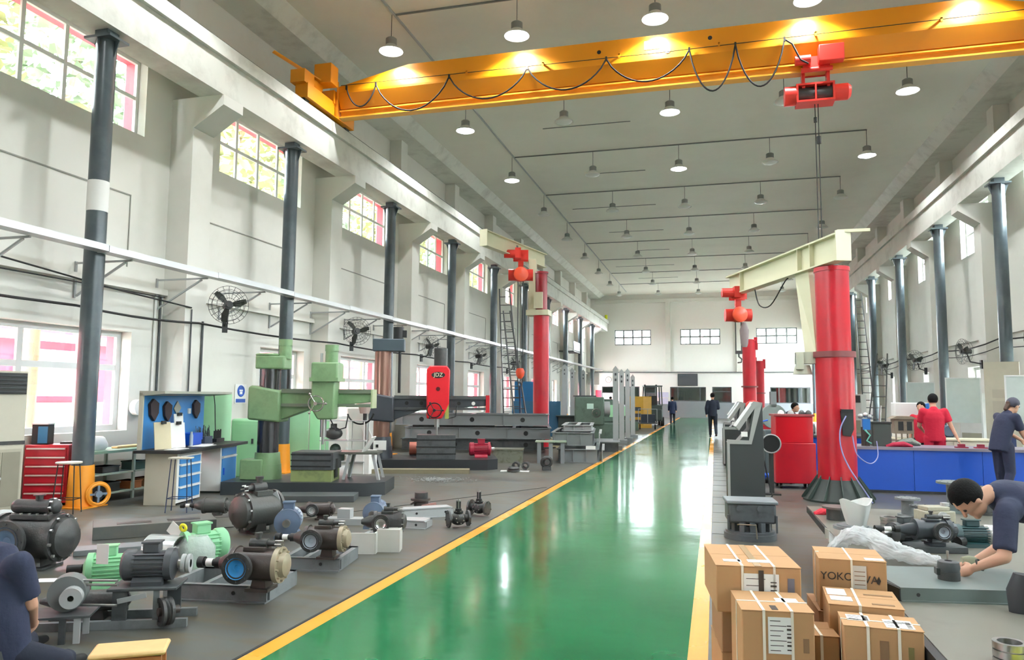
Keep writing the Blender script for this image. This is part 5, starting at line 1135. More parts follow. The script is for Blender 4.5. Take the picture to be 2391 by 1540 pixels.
c = F(1180,1080); SM('steel_bin', MB().box(-0.38,0.38,-0.3,0.3,0,0.32).box(-0.4,0.4,-0.32,0.32,0.32,0.35), mat('zinc_bin','#8C9082',0.3,0.5,dirt='#6E6A55',dscale=8), 'dull zinc bin on the floor between the drills and the left jib column', 'bin', (c.x,c.y+0.3,0), R(12))

# ------------------------------------------------------------------ grey steel frames
def frame_stack(loc, rz, L, Wd, h, m, label, holes=4, cross=5):
    t = T('girder_assembly', label, 'girder assembly', loc, rz)
    for y in (0, Wd):
        b = MB(); ibeam(b, (0,y,h/2), (L,y,h/2), h, 0.12, 0.012, 0.018); bb = P('main_beam', b, m, t)
        if y == 0:
            for k in range(holes): P('web_hole', MB().cyl((L*(k+0.5)/holes,-0.012,h/2),(L*(k+0.5)/holes,-0.007,h/2),0.07 if h > 0.28 else 0.05,n=16), BLK, bb)
            for k in range(3): P('web_stiffener', MB().box(L*(k+0.12)/3,L*(k+0.12)/3+0.012,-0.06,0,0.02,h-0.02), m, bb)
    for k in range(cross):
        x = L*k/(cross-1); b = MB(); ibeam(b, (x,0.05,h/2), (x,Wd-0.05,h/2), h, 0.1, 0.012, 0.018); P('cross_beam', b, m, t)
    return t
FR = mat('frame_grey','#7F8486',0.42,vary=0.06,scale=2)
frame_stack((-9.2, 21.2, 0.08), R(14), 4.3, 1.5, 0.32, GREYD, 'dark steel frame lying lowest in the long stack left of the red column')
frame_stack((-9.1, 21.2, 0.42), R(14), 4.4, 1.5, 0.33, FR, 'long grey steel frame in the middle of the long stack', 3)
frame_stack((-9.35, 21.1, 0.82), R(14), 4.6, 1.3, 0.34, FR, 'long grey steel frame on top of the long stack with round web holes', 3)
SM('timber_spacer', MB().box(0,2.5,0,0.12,0,0.075), IRON, 'dark spacer bar between the two upper frames of the long stack', 'bar', (-8.9,21.3,0.75), R(14))
c = F(1300,1078)
frame_stack((c.x+0.05,c.y,0), R(8), 1.0, 3.1, 0.34, FR, 'grey steel frame lying lowest beside the orange line', 0, 2)
frame_stack((c.x-0.15,c.y+0.15,0.42), R(8), 1.05, 3.1, 0.34, FR, 'grey steel frame on top of the stack beside the orange line', 0, 2)
frame_stack((c.x+0.05,c.y+0.6,0.78), R(8), 0.75, 2.4, 0.16, GREYL, 'smaller light grey frame on the very top of that stack', 0, 3)
for k in range(3):
    x0 = c.x+1.03; 
    for j, z in ((0,0.08),(1,0.5)):
        pass
SM('packing_block', MB().box(0,0.25,0,0.12,0,0.08), WHT, 'pale packing block between the stacked frames', 'block', (c.x+0.75,c.y+0.1,0.34), R(8))
# side slots of the stacked frames
for j, (zz, oy, ox, l) in enumerate(((0.0,0,1.02,'lower'),(0.42,0.15,0.92,'upper'))):
    t = T('slotted_channel', 'grey slotted channel on the walkway side of the %s stacked frame' % l, 'channel', (c.x+ox+0.02,c.y+oy+0.35,zz), R(8))
    P('web', MB().box(0.09,0.11,0,2.6,0.0,0.3).box(0.09,0.16,0,2.6,0.3,0.32), GREYL, t)
    for k in range(4): P('slot', MB().box(0.111,0.114,0.3+k*0.62,0.42+k*0.62,0.08,0.24), GREYD, t)
# stand before the red column with coiled spring
c = F(1250,1082); t = T('steel_pedestal', 'grey steel pedestal with flanged legs before the tall red column', 'pedestal', (c.x,c.y+0.2,0), R(10))
P('top_plate', MB().box(-0.05,0.75,-0.05,0.5,0.53,0.56), mat('green_grey_plate','#8FA08C',0.4), t)
for x in (0.0,0.3,0.6): P('leg', MB().box(x,x+0.1,-0.02,0.0,0,0.53).box(x+0.04,x+0.06,0.0,0.4,0,0.53), FR, t)
c = F(1275,1098); t = T('coupling_half', 'dark coiled coupling standing in front of the grey pedestal', 'coupling', (c.x,c.y+0.05,0), R(25)); P('ring', MB().ring((0,0,0.19),(0,1,0.15),0.11,0.04,24,8), IRON, t); P('hub', MB().cyl((0,-0.08,0.19),(0,0.08,0.19),0.06).box(-0.1,0.1,-0.05,0.05,0,0.08), IRON, t)
c = F(1205,1100); t = T('pipe_ends', 'row of dark pipe stubs on a white sheet before the zinc bin', 'pipe stubs', (c.x,c.y,0), R(10))
P('sheet', MB().box(-0.35,0.3,-0.12,0.1,0,0.015), WHT, t)
for x in (-0.02,0.2): P('stub', MB().lathe([(0.05,0),(0.085,0),(0.085,0.35),(0.05,0.35),(0.05,0)],(x,0.05,0.12),(0,1,0),n=18), IRON, t)
P('spring_coil', MB().lathe([(0.08,0.02),(0.15,0.02),(0.15,0.05),(0.12,0.06),(0.14,0.08),(0.1,0.12),(0.05,0.12)],(-0.05,-0.1,0),(0,0,1),n=22), IRON, t)
cm = MB(); rnd = random.Random(21)
for i in range(700):
    a = rnd.uniform(0, 2*pi); r_ = abs(rnd.gauss(0, 0.26)); q = rnd.uniform(0.008, 0.022)
    cm.cbox((1.3*r_*cos(a), r_*sin(a), 0.006+rnd.uniform(0,0.012)), (q*2, q, 0.004), Matrix.Rotation(rnd.uniform(0,3), 3, 'Z') @ Matrix.Rotation(rnd.uniform(-0.4,0.4), 3, 'X'))
SM('metal_chips', cm, mat('swarf','#A7AAA8',0.4,0.5,vary=0.5,scale=120,bump=1.0,bscale=150), 'thin scatter of bright metal chips on the floor', 'metal chips', (F(1020,1120).x,F(1020,1120).y,0))['kind'] = 'stuff'

# ------------------------------------------------------------------ midfield behind the red column
def mast(u, v, h, label, w=0.18, m=GREYL, yy=None):
    c = F(u, v); t = T('test_column', label, 'column', (c.x,c.y,0), R(8), None)
    P('post', MB().box(-w/2,w/2,-0.06,0.06,0.14,h), m, t); P('top_cap', MB().prism([(-w/2,-0.06,h),(w/2,-0.06,h),(0,-0.06,h+0.12)],(0,0.12,0)), m, t)
    P('base_plate', MB().box(-w*1.1,w*1.1,-0.2,0.2,0.0,0.14), FR, t)
    for k in range(2): P('square_hole', MB().box(-0.03,0.03,-0.064,-0.06,h-0.2-k*0.18,h-0.12-k*0.18), GREYD, t)
    return t
c = F(1414,1054); t = T('girder_assembly', 'low dark frame carrying the first pale upright', 'girder assembly', (c.x,c.y,0), R(8)); P('box_beam', MB().box(-0.25,0.4,0,1.8,0,0.28), GREYD, t); P('top_plate', MB().box(-0.3,0.45,-0.05,1.9,0.28,0.31), FR, t)
mast(1438,1050,2.6,'pale upright post nearest the walkway')
mast(1452,1035,2.62,'second pale upright post, just behind the nearest')
mast(1466,1030,2.7,'third pale upright post along the walkway')
mast(1478,1022,2.55,'fourth pale upright post, by the yellow rack')
mast(1318,1012,3.1,'pale upright post left of the dark curved box', 0.22)
mast(1336,1008,3.0,'pale upright post with dark openings beside it', 0.2)
mast(1362,1003,3.0,'grey upright post behind the green lathe', 0.2)
SM('pallet', MB().box(0,1.1,0,0.8,0,0.3), mat('beige_pallet','#CFC7A0',0.6), 'cream plinth behind the tall red column', 'plinth', (F(1283,1045).x, F(1283,1045).y, 0), R(8))
SM('cover_hood', MB().loft([((-0.9,0,0),0.5,0.5),((-0.7,0,0),0.5,0.5),((0,0,0),0.5,0.5),((0.9,0,0),0.5,0.5)],(0,1,0)).v and MB().lathe([(0.0,0.55),(0.5,0.45),(0.9,0.2),(1.0,0.0),(0,0)],n=24), mat('dark_cover','#33312F',0.5), 'dark curved cover behind the cream plinth', 'cover', (-7.3,29.2,0.0))
t = T('machine_cabinet', 'dark blue machine cabinet with a tall blue tower behind the red column', 'machine', (-7.6,32.0,0), R(10)); P('body', MB().box(-1.0,1.1,-0.4,0.4,0,1.5), mat('teal_blue','#2F5F7E',0.45), t); P('tower', MB().box(-0.9,0.4,-0.3,0.3,1.5,2.35), mat('deep_blue','#1B5E8C',0.4), t, 'brighter blue tower')
SM('lathe_tray', MB().box(0,1.5,0,0.6,0,0.55).box(-0.1,1.6,-0.05,0.65,0.55,0.6), mat('dark_green_grey','#3E4A48',0.5), 'dark green grey work tray beside the blue machine cabinet', 'tray', (-6.5,31.6,0.3), R(8))
def lathe(u, v, label, k=1.0):
    c = F(u, v); t = T('lathe', label, 'machine', (c.x,c.y,0), R(12)); t.scale = (k,k,k)
    gm = mat('lathe_green','#5F7466',0.5,vary=0.15,scale=3,dirt='#46574C',dscale=3)
    P('headstock', MB().box(-0.7,0.4,-0.35,0.35,0.5,1.55), gm, t, None, 0.04); P('bed', MB().box(-1.1,1.1,-0.3,0.35,0,0.55), gm, t, None, 0.02)
    P('chuck', MB().cyl((0.4,-0.1,1.1),(0.62,-0.1,1.1),0.28,n=24), GREYL, t); P('hand_wheel', MB().ring((0.1,-0.45,0.95),(0,-1,0),0.16,0.018,20,6).cyl((0.1,-0.35,0.95),(0.1,-0.46,0.95),0.03), CHROME, t)
    P('white_label', MB().box(-0.25,0.0,-0.36,-0.35,1.1,1.3), mat('pale_mint','#C8E8D8',0.4), t); P('tool_post', MB().box(0.6,0.85,-0.25,0.1,0.8,1.25), MINTL, t); P('top_tray', MB().box(-0.75,0.1,-0.3,0.3,1.55,1.6), GREYD, t)
    return t
lathe(1385,1022,'large green lathe behind the stacked grey frames',1.1); lathe(1425,1008,'second green lathe between the pale posts',1.0); lathe(1450,1004,'third green lathe near the yellow rack',0.8)
c = F(1500,998); t = T('yellow_rack', 'yellow cabinet rack beside the forklift', 'rack', (c.x,c.y,0), R(8)); P('body', MB().box(-0.7,0.5,-0.3,0.3,0.0,1.75), mat('rack_yellow','#D9A63C',0.5), t)
for k in range(3): P('shelf_goods', MB().box(-0.65,-0.1,-0.34,-0.3,0.25+k*0.35,0.45+k*0.35), GREYD, t)
P('door', MB().box(0.05,0.48,-0.33,-0.3,0.15,1.7), mat('rack_door','#E5B762',0.5), t)
c = F(1528,993); t = T('forklift', 'dark green forklift truck with an overhead guard, seen from behind', 'forklift', (c.x-0.1,c.y,0), R(10))
fg = mat('forklift_green','#3A4643',0.45)
P('body', MB().box(-0.55,0.55,-0.6,1.1,0.35,1.25), fg, t, None, 0.06); P('counterweight', MB().box(-0.5,0.5,-0.85,-0.55,0.3,1.0), fg, t, None, 0.08)
for x in (-0.52,0.52):
    for y in (-0.55,0.9): P('guard_post', MB().beam((x,y,1.2),(x*0.92,y*0.8,2.35),0.07,0.07), fg, t)
    P('wheel', MB().cyl((x-0.1,-0.4,0.27),(x+0.1,-0.4,0.27),0.27,n=20), RUB, t); P('wheel', MB().cyl((x-0.1,0.9,0.27),(x+0.1,0.9,0.27),0.3,n=20), RUB, t)
P('roof', MB().box(-0.55,0.55,-0.5,0.85,2.35,2.42), fg, t); P('mast', MB().box(-0.4,-0.3,1.2,1.3,0.1,2.5).box(0.3,0.4,1.2,1.3,0.1,2.5), GREYD, t); P('seat', MB().box(-0.25,0.25,-0.2,0.3,1.25,1.35).box(-0.25,0.25,-0.3,-0.2,1.25,1.8), BLK, t)
c = F(1512,1002); t = T('trolley', 'dark flat trolley with a wire basket in front of the forklift', 'trolley', (c.x,c.y,0), R(8)); P('deck', MB().box(-0.5,0.5,-0.3,0.3,0.3,0.36), GREYD, t)
for x in (-0.4,0.4): P('caster', MB().cyl((x-0.03,0,0.14),(x+0.03,0,0.14),0.14), RUB, t)
P('basket_frame', MB().box(-0.5,-0.47,-0.3,-0.27,0.36,1.1).box(0.47,0.5,-0.3,-0.27,0.36,1.1).box(-0.5,0.5,-0.3,-0.27,1.07,1.1).box(-0.02,0.01,-0.3,-0.27,0.36,1.1), GREYL, t); P('load', MB().box(-0.35,0.4,-0.2,0.25,0.36,0.8), mat('blue_black','#2A3140',0.5), t)
# far wall fittings
t = T('wall_screen', 'dark blank screen hung high in the middle of the far wall', 'screen', (-2.2,64.9,3.2)); P('panel', MB().box(-0.78,0.78,-0.05,0.03,-0.47,0.47), mat('screen_dark','#43464B',0.35), t); P('bezel', MB().box(-0.82,0.82,-0.03,0.03,-0.51,0.51), BLK, t)
t = T('wall_clock', 'round white wall clock at the left of the far wall', 'clock', (-8.9,64.93,3.2)); P('face', MB().cyl((0,0,0),(0,-0.03,0),0.24,n=28), WHT, t); P('rim', MB().ring((0,-0.02,0),(0,1,0),0.25,0.025,28,6), GREY, t); P('hands', MB().box(-0.01,0.01,-0.045,-0.035,0,0.16).box(0,0.1,-0.045,-0.035,-0.01,0.01), BLK, t)
SM('notice_board', MB().box(-0.45,0.45,-0.02,0.02,0,0.45).box(-0.35,0.4,-0.02,0.02,-0.55,-0.05), mat('lilac_paper','#C9CCE4',0.6), 'pale lilac notices beside the wide office window', 'notice', (-4.25,64.88,1.7))
SM('red_banner', MB().box(-0.25,0.25,-0.03,0,0,1.0), mat('pink_red','#D8304E',0.6), 'pink red board at the far left corner', 'board', (-9.78,64.94,1.3))
SM('wall_box', MB().box(-0.45,0.45,-0.2,0,0,1.0), mat('grey_box','#AAA8A2',0.5), 'grey electrical box high in the far left corner', 'box', (-9.5,60.5,2.7))
t = T('gantry_platform', 'dark bracketed platform high on the left wall near the far end', 'platform', (-9.3,50.0,4.7)); P('deck', MB().box(-0.7,0.3,-1.2,1.2,0,0.06), IRON, t); P('rail', MB().box(0.26,0.3,-1.2,1.2,0.1,0.7), IRON, t)

# ------------------------------------------------------------------ right side: assembly table, boxes, consoles
def PD(u, v, D): return Vector((0,0,CAMH)) + ray(u, v)*D
TZ = 0.5
tb = T('assembly_table', 'large low steel assembly table with a stained top beside the carton stacks', 'table', (0,0,0))
P('table_top', MB().prism([(1.03,3.0,TZ-0.05),(3.3,3.0,TZ-0.05),(3.3,9.1,TZ-0.05),(0.98,9.1,TZ-0.05)], (0,0,0.05)), mat('table_stained','#77756B',0.35,vary=0.12,scale=1.4,dirt='#5E5B50',dscale=1.2), tb)
P('table_edge', MB().box(0.975,1.03,3.0,9.1,TZ-0.07,TZ-0.005).box(1.0,3.3,9.1,9.14,TZ-0.07,TZ-0.005), BLK, tb, 'black edge strip')
for y in (3.3,6.0,8.8):
    for x in (1.2,3.1): P('leg', MB().box(x-0.04,x+0.04,y-0.04,y+0.04,0,TZ-0.05), GREYD, tb)
# cartons
def carton(p0, p1, pb, z, h, label, m=CARD, straps=2, cross=False, grp='cartons stacked beside the walkway'):
    a = F(p0[0], p0[1], z); b = F(p1[0], p1[1], z); w = (b-a).length; k = F(pb[0], pb[1], z); dp = max(0.25, k.y - a.y); rz = min(0.12, max(-0.05, atan2((b-a).y, (b-a).x)))
    t = T('carton', label, 'box', (a.x, a.y, z-h), rz, grp)
    P('box_body', MB().box(0,w,0,dp,0,h-0.003), m, t, None, 0.006)
    P('box_flap', MB().box(-0.002,w+0.002,-0.002,dp/2-0.002,h-0.003,h), m, t); P('box_flap', MB().box(-0.002,w+0.002,dp/2+0.002,dp+0.002,h-0.003,h), m, t)
    for i in range(straps):
        x = w*((i+1)/(straps+1)) if straps > 1 else w*0.45
        x += 0.02*(i-0.5); s = 0.007
        P('strap', MB().box(x-s,x+s,-0.004,-0.001,0,h+0.003).box(x-s,x+s,-0.004,dp+0.004,h,h+0.003), STRAP, t)
    if cross: P('strap', MB().box(-0.004,w+0.004,dp*0.45-0.006,dp*0.45+0.006,h,h+0.003).box(-0.004,-0.001,dp*0.45-0.006,dp*0.45+0.006,0,h+0.003), STRAP, t)
    return t, w, dp
PRN = mat('print_dark', '#3B322C', 0.7, vary=0); PRB = mat('print_faint', '#8A6A4C', 0.8, vary=0.1); TAPE = mat('packing_tape', '#A08258', 0.3, vary=0.1)
def shiplabel(t, x, z, w, h, rot=0.0, top=None, lines=5):
    """a printed label with lines and bars; on the front face, or on the top when top = y"""
    l = P('shipping_label', MB().box(x,x+w,-0.004,-0.001,z,z+h) if top is None else MB().box(x,x+w,top,top+h,z,z+0.003), PAPER, t)
    mb = MB()
    for i in range(lines):
        q = (i+0.6)/(lines+0.4)
        if top is None: mb.box(x+w*0.08,x+w*(0.5+0.12*(i%3)),-0.0055,-0.004,z+h*q,z+h*q+0.003)
        else: mb.box(x+w*0.08,x+w*(0.5+0.12*(i%3)),top+h*q,top+h*q+0.003,z+0.003,z+0.004)
    for i in range(7):
        if top is None: mb.box(x+w*0.76,x+w*0.93,-0.0055,-0.004,z+h*(0.1+0.11*i),z+h*(0.1+0.11*i)+h*(0.03+0.02*(i%2)))
        else: mb.box(x+w*0.76,x+w*0.93,top+h*(0.1+0.11*i),top+h*(0.1+0.11*i)+h*0.05,z+0.003,z+0.004)
    P('printed_lines', mb, PRN, l, None, 0, 'stuff'); return l
# stack A, nearest the orange line
t, w, d = carton((1672,1318),(1853,1315),(1668,1270), 0.75, 0.26, 'tan carton on top of the stack by the orange line, handwriting on its label', cross=False)
l = shiplabel(t, w*0.32, 0.02, w*0.42, 0.2); o = P('marker_bar', MB().box(w*0.50,w*0.56,-0.007,-0.005,0.08,0.24), PRN, l); text('-176/01-', 0.05, PRN, l, (w*0.52,-0.007,0.06), (pi/2,0,0), 'handwriting')
P('tape', MB().box(w*0.46,w*0.54,0.0,d,0.26,0.2625), TAPE, t); P('paper_patch', MB().box(w*0.12,w*0.34,0.1,0.16,0.26,0.263).box(w*0.42,w*0.68,0.1,0.17,0.26,0.263), PAPER, t)
P('blue_print', MB().box(w*0.84,w*0.92,-0.003,-0.001,0.09,0.2), mat('print_blue_grey','#6F6E78',0.8), t)
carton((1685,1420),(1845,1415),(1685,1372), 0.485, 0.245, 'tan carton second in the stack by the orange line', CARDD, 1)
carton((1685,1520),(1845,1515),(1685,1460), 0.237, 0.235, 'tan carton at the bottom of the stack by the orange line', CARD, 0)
# B
t, w, d = carton((1732,1422),(1885,1418),(1725,1378), 0.62, 0.45, 'tall carton with a shipping label between two straps and a hand drawn Z', cross=True)
l = shiplabel(t, w*0.36, 0.24, w*0.34, 0.18, lines=7); text('Z', 0.1, PRN, t, (w*0.88,-0.003,0.12), (pi/2,0.15,0), 'handwriting')
P('grey_print', MB().box(w*0.84,w*0.92,-0.003,-0.001,0.25,0.32), PRB, t); P('dark_print', MB().box(w*0.43,w*0.52,0.02,0.1,0.45,0.452), PRN, t); P('paper_patch', MB().box(w*0.58,w*0.9,0.18,0.25,0.45,0.453), PAPER, t)
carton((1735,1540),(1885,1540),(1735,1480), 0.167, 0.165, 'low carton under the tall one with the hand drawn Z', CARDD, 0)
# C with lettering
t, w, d = carton((1912,1302),(2070,1312),(1875,1273), 0.75, 0.3, 'carton printed YOKOGAWA with a hanging document pouch', straps=0)
text('YOKO', 0.062, PRN, t, (w*0.26,-0.002,0.20), (pi/2,0,0)); text('WA', 0.062, PRN, t, (w*0.73,-0.002,0.19), (pi/2,0,0))
P('diamond_mark', MB().prism([(w*0.85,-0.003,0.19),(w*0.88,-0.003,0.165),(w*0.91,-0.003,0.19),(w*0.88,-0.003,0.215)], (0,0.002,0)), PRN, t)
P('strap', MB().box(w*0.47,w*0.5,-0.006,-0.002,0.0,0.303).box(w*0.47,w*0.5,-0.006,d,0.3,0.303), STRAP, t); P('strap', MB().box(-0.004,-0.001,d*0.5,d*0.5+0.014,0,0.303).box(-0.004,w*0.05,d*0.5,d*0.5+0.014,0.3,0.303), STRAP, t)
l = P('document_pouch', MB().prism([(w*0.5,-0.008,0.27),(w*0.7,-0.008,0.27),(w*0.7,-0.008,0.12),(w*0.76,-0.008,0.04),(w*0.74,-0.008,0.0),(w*0.42,-0.008,0.0),(w*0.4,-0.008,0.05),(w*0.5,-0.008,0.14)], (0,0.004,0)), mat('pouch_film','#D4CFC6',0.25), t, 'clear document pouch')
mb = MB()
for i in range(8): mb.box(w*0.52,w*0.68,-0.0095,-0.008,0.06+i*0.025,0.064+i*0.025)
P('printed_lines', mb, PRB, l, None, 0, 'stuff')
P('paper_patch', MB().box(w*0.7,w*0.98,0.02,0.08,0.3,0.303), PAPER, t)
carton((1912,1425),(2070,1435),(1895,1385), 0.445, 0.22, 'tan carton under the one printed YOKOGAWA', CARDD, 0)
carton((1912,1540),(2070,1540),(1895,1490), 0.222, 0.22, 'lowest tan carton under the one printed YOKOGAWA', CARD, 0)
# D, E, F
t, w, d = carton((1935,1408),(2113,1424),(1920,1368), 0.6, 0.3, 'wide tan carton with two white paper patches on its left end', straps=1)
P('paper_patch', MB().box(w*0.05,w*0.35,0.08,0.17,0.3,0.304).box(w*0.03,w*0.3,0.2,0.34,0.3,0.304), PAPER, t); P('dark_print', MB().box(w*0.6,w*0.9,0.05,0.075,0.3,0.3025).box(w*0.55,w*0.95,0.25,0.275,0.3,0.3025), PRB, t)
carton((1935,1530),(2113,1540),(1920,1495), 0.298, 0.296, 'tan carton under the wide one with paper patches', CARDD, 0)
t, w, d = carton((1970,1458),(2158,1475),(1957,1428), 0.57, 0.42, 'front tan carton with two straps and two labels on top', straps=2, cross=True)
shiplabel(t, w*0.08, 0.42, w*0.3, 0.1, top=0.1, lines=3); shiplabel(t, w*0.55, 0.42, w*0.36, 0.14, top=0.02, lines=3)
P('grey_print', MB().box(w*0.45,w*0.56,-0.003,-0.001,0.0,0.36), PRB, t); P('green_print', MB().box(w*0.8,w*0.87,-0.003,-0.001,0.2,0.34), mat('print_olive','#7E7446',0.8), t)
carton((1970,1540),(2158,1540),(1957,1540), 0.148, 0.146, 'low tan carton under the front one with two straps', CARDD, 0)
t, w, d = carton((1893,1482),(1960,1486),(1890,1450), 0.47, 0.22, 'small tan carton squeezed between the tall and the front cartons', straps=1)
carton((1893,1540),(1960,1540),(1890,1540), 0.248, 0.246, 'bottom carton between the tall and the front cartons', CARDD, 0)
# things on the assembly table
def TT(u, v): return F(u, v, TZ)
c = TT(1992,1262); t = T('flange_hub', 'wide grey round flange standing on the table corner under the milky bag', 'flange', c)
P('lower_disc', MB().cyl((0,0,0),(0,0,0.03),0.12,n=32), GREY, t); P('neck', MB().lathe([(0.12,0.03),(0.08,0.06),(0.08,0.08),(0.13,0.1)],n=28), GREY, t); P('upper_disc', MB().cyl((0,0,0.1),(0,0,0.125),0.155,n=32).cyl((0,0,0.125),(0,0,0.135),0.125,n=32), GREY, t)
t = T('plastic_bag', 'milky translucent bag standing open on the grey flange', 'bag', (c.x+0.03,c.y,0.636)); prof = [(0.0,0.0),(0.075,0.0),(0.09,0.05),(0.11,0.13),(0.125,0.2),(0.115,0.2),(0.1,0.13),(0.08,0.05),(0.0,0.01)]
b = P('bag_body', MB().lathe(prof,n=22), PLASTW, t); rnd = random.Random(5)
for v in b.data.vertices: a_ = atan2(v.co.y, v.co.x); f_ = 1 + 0.09*sin(5*a_+1) + 0.05*sin(9*a_); v.co.x *= f_; v.co.y *= f_; v.co.z *= 1 + 0.12*sin(2*a_+0.5)
P('bag_contents', MB().lathe([(0,0.012),(0.065,0.012),(0.085,0.1),(0.0,0.12)],n=16), mat('cream_liner','#E4E6D6',0.6), t)
c = TT(1955,1212); t = T('dark_ring', 'dark round ring plate behind the milky bag', 'ring', c); P('disc', MB().cyl((0,0,0.11),(0,0,0.13),0.14,n=32), mat('rust_plate','#5F5552',0.4), t); P('body', MB().cyl((0,0,0),(0,0,0.11),0.1,n=28), IRON, t)
SM('red_cloth', MB().loft([((-0.1,0,0.0),0.05,0.02),((-0.03,0,0.02),0.07,0.04),((0.04,0.01,0.03),0.05,0.035),((0.1,0,0.01),0.03,0.02)],(0,1,0)), mat('red_rag','#C02838',0.9,bump=0.6,bscale=40), 'crumpled red rag on the far corner of the table', 'rag', TT(1925,1200))
c = TT(2080,1243); t = T('ring_stack', 'stack of five bright steel rings on the table', 'rings', c)
for k in range(5): P('steel_ring', MB().lathe([(0.055,0),(0.085,0),(0.085,0.024),(0.055,0.024),(0.055,0)],(0.004*(k%2),0,k*0.029),n=26), STEEL, t)
c = TT(2100,1330); bag = MB().loft([((-0.42,0.02,0.0),0.03,0.02),((-0.3,0.12,0.11),0.1,0.05),((-0.16,0.1,0.17),0.14,0.07),((0.0,0.02,0.07),0.15,0.07),((0.2,-0.02,0.04),0.12,0.045),((0.38,-0.04,0.02),0.05,0.02)],(0,1,0),20)
o = SM('plastic_film', bag, PLAST, 'long heap of crumpled clear film lying across the table', 'plastic film', (c.x-0.03,c.y+0.25,TZ+0.02), R(-10))
o.modifiers.new('fine', 'SUBSURF').levels = 2; tx = bpy.data.textures.new('crumple', 'CLOUDS'); tx.noise_scale = 0.05; tx.noise_depth = 3; dm = o.modifiers.new('crumple', 'DISPLACE'); dm.texture = tx; dm.strength = 0.075; o.modifiers['fine'].levels = 3; o.modifiers['fine'].render_levels = 3
SM('folded_card', MB().prism([(0,0,0),(0.12,0.0,0),(0.1,0.1,0.0),(0.0,0.25,0.0),(0,0.25,0.09),(0,0,0.11)],(0.004,0,0)), WHT, 'folded white card at the table corner', 'card', TT(1936,1268))
def flanged_stub(u, v, h, r, label, m=IRON):
    c = TT(u, v); t = T('pipe_flange', label, 'flange', c)
    P('neck', MB().cyl((0,0,0.02),(0,0,h),r*0.5,n=22).cyl((0,0,0),(0,0,0.025),r*0.8,n=24), m, t); P('disc', bolts(MB().cyl((0,0,h),(0,0,h+0.022),r,n=30),(0,0,h+0.02),(0,0,1),r*0.8,8,0.008,0.006), m, t); return t
flanged_stub(2120,1205,0.17,0.12,'grey upright pipe flange behind the steel ring stack',GREY)
flanged_stub(2150,1215,0.13,0.1,'second smaller upright flange beside the grey one',GREYD)
flanged_stub(2235,1195,0.3,0.19,'tall wide topped flange casting at the back of the table',mat('oily_grey','#6A7474',0.35))
flanged_stub(2300,1200,0.26,0.15,'dark flange casting right of the wide topped one',IRON)
c = TT(2185,1222); t = T('gear_casting', 'beige and grey gearbox casting behind the motor pump', 'casting', c, R(20)); P('body', MB().box(-0.16,0.14,-0.1,0.1,0,0.13).box(-0.13,0.1,-0.08,0.08,0.13,0.17), mat('beige_casting','#A5A18E',0.5,vary=0.2,scale=30), t, None, 0.008)
P('boss', MB().cyl((0,-0.12,0.08),(0,-0.09,0.08),0.05).cyl((0.1,0,0.17),(0.1,0,0.2),0.04), GREYL, t)
SM('chip_heap', MB().sph((0,0,0.02),0.12,16,8,(1.2,0.8,0.45)), mat('chips','#7C8088',0.4,0.4,vary=0.6,scale=140,bump=1,bscale=160), 'heap of small dark bolts and chips on the table', 'bolts', TT(2175,1262))['kind'] = 'stuff'
t, rzz = None, R(12); c = TT(2185,1288); t = T('mounting_plinth', 'short dark grey plinth under the table pump', 'plinth', c, rzz); P('block', MB().box(-0.2,0.22,-0.06,0.14,0,0.05), GREYD, t, None, 0.004)
pump((c.x-0.02,c.y+0.02,TZ+0.05), R(12), 0.2, 0.075, 0.12, mat('table_pump','#3E444A',0.35), 'dark pump with its round flange facing the walkway on the table', bore=mat('pale_bore','#9DA6B2',0.35), sx=0.18, coup=True, top='block')
motor((c.x-0.16,c.y+0.25,TZ), R(35), 0.24, 0.085, mat('table_motor','#4C5254',0.4), 'dark ribbed motor behind the table pump')
motor((c.x+0.36,c.y+0.35,TZ), R(10), 0.26, 0.08, mat('teal_motor','#1F3F42',0.4), 'dark teal motor right of the table pump', fanm=STEEL)
SM('black_bung', MB().cyl((0,0,0.045),(0.05,0.04,0.05),0.045,n=20), BLK, 'small black bung beside the table pump plinth', 'bung', TT(2235,1278))
A = F(2104,1403,TZ); Bq = F(2391,1412,TZ); t = T('pump_skid', 'grey channel base on the table in front of the bent worker', 'skid', A, atan2((Bq-A).y,(Bq-A).x))
P('side_channel', MB().box(0,0.95,0,0.01,0.0,0.07).box(0,0.95,-0.015,0.03,0,0.008).box(0,0.95,0,0.6,0.068,0.08), mat('skid_grey_green','#6E7A78',0.4), t); P('bolt_hole', MB().cyl((0.1,-0.002,0.04),(0.1,0.001,0.04),0.011), BLK, t)
P('end_channel', MB().prism([(0,0,0),(-0.09,0.5,0),(-0.09,0.5,0.075),(0,0,0.075)],(-0.008,0,0)).prism([(0,0.01,0.07),(-0.09,0.5,0.07),(0.0,0.6,0.07),(0.3,0.01,0.07)],(0,0,0.008)), mat('skid_dark','#2F3433',0.5), t)
c = F(2216,1352,TZ+0.08); t = T('coupling_half', 'black two part coupling standing on the grey base under the hands', 'coupling', c); P('lower_ring', MB().cyl((0,0,0),(0,0,0.05),0.063,n=24).box(-0.075,0.0,-0.03,0.03,0.03,0.07), IRON, t); P('upper_ring', MB().lathe([(0.02,0.05),(0.06,0.05),(0.065,0.075),(0.06,0.11),(0.05,0.115),(0.022,0.115),(0.02,0.05)],n=26), GREYD, t)
P('bolt', MB().cyl((0.005,0.03,0.11),(0.005,0.03,0.17),0.008,n=8), STEEL, t)
c = F(2370,1560,TZ); t = T('ring_stack', 'two bright steel rings at the bottom right corner of the table', 'rings', (c.x+0.0,c.y+0.05,TZ))
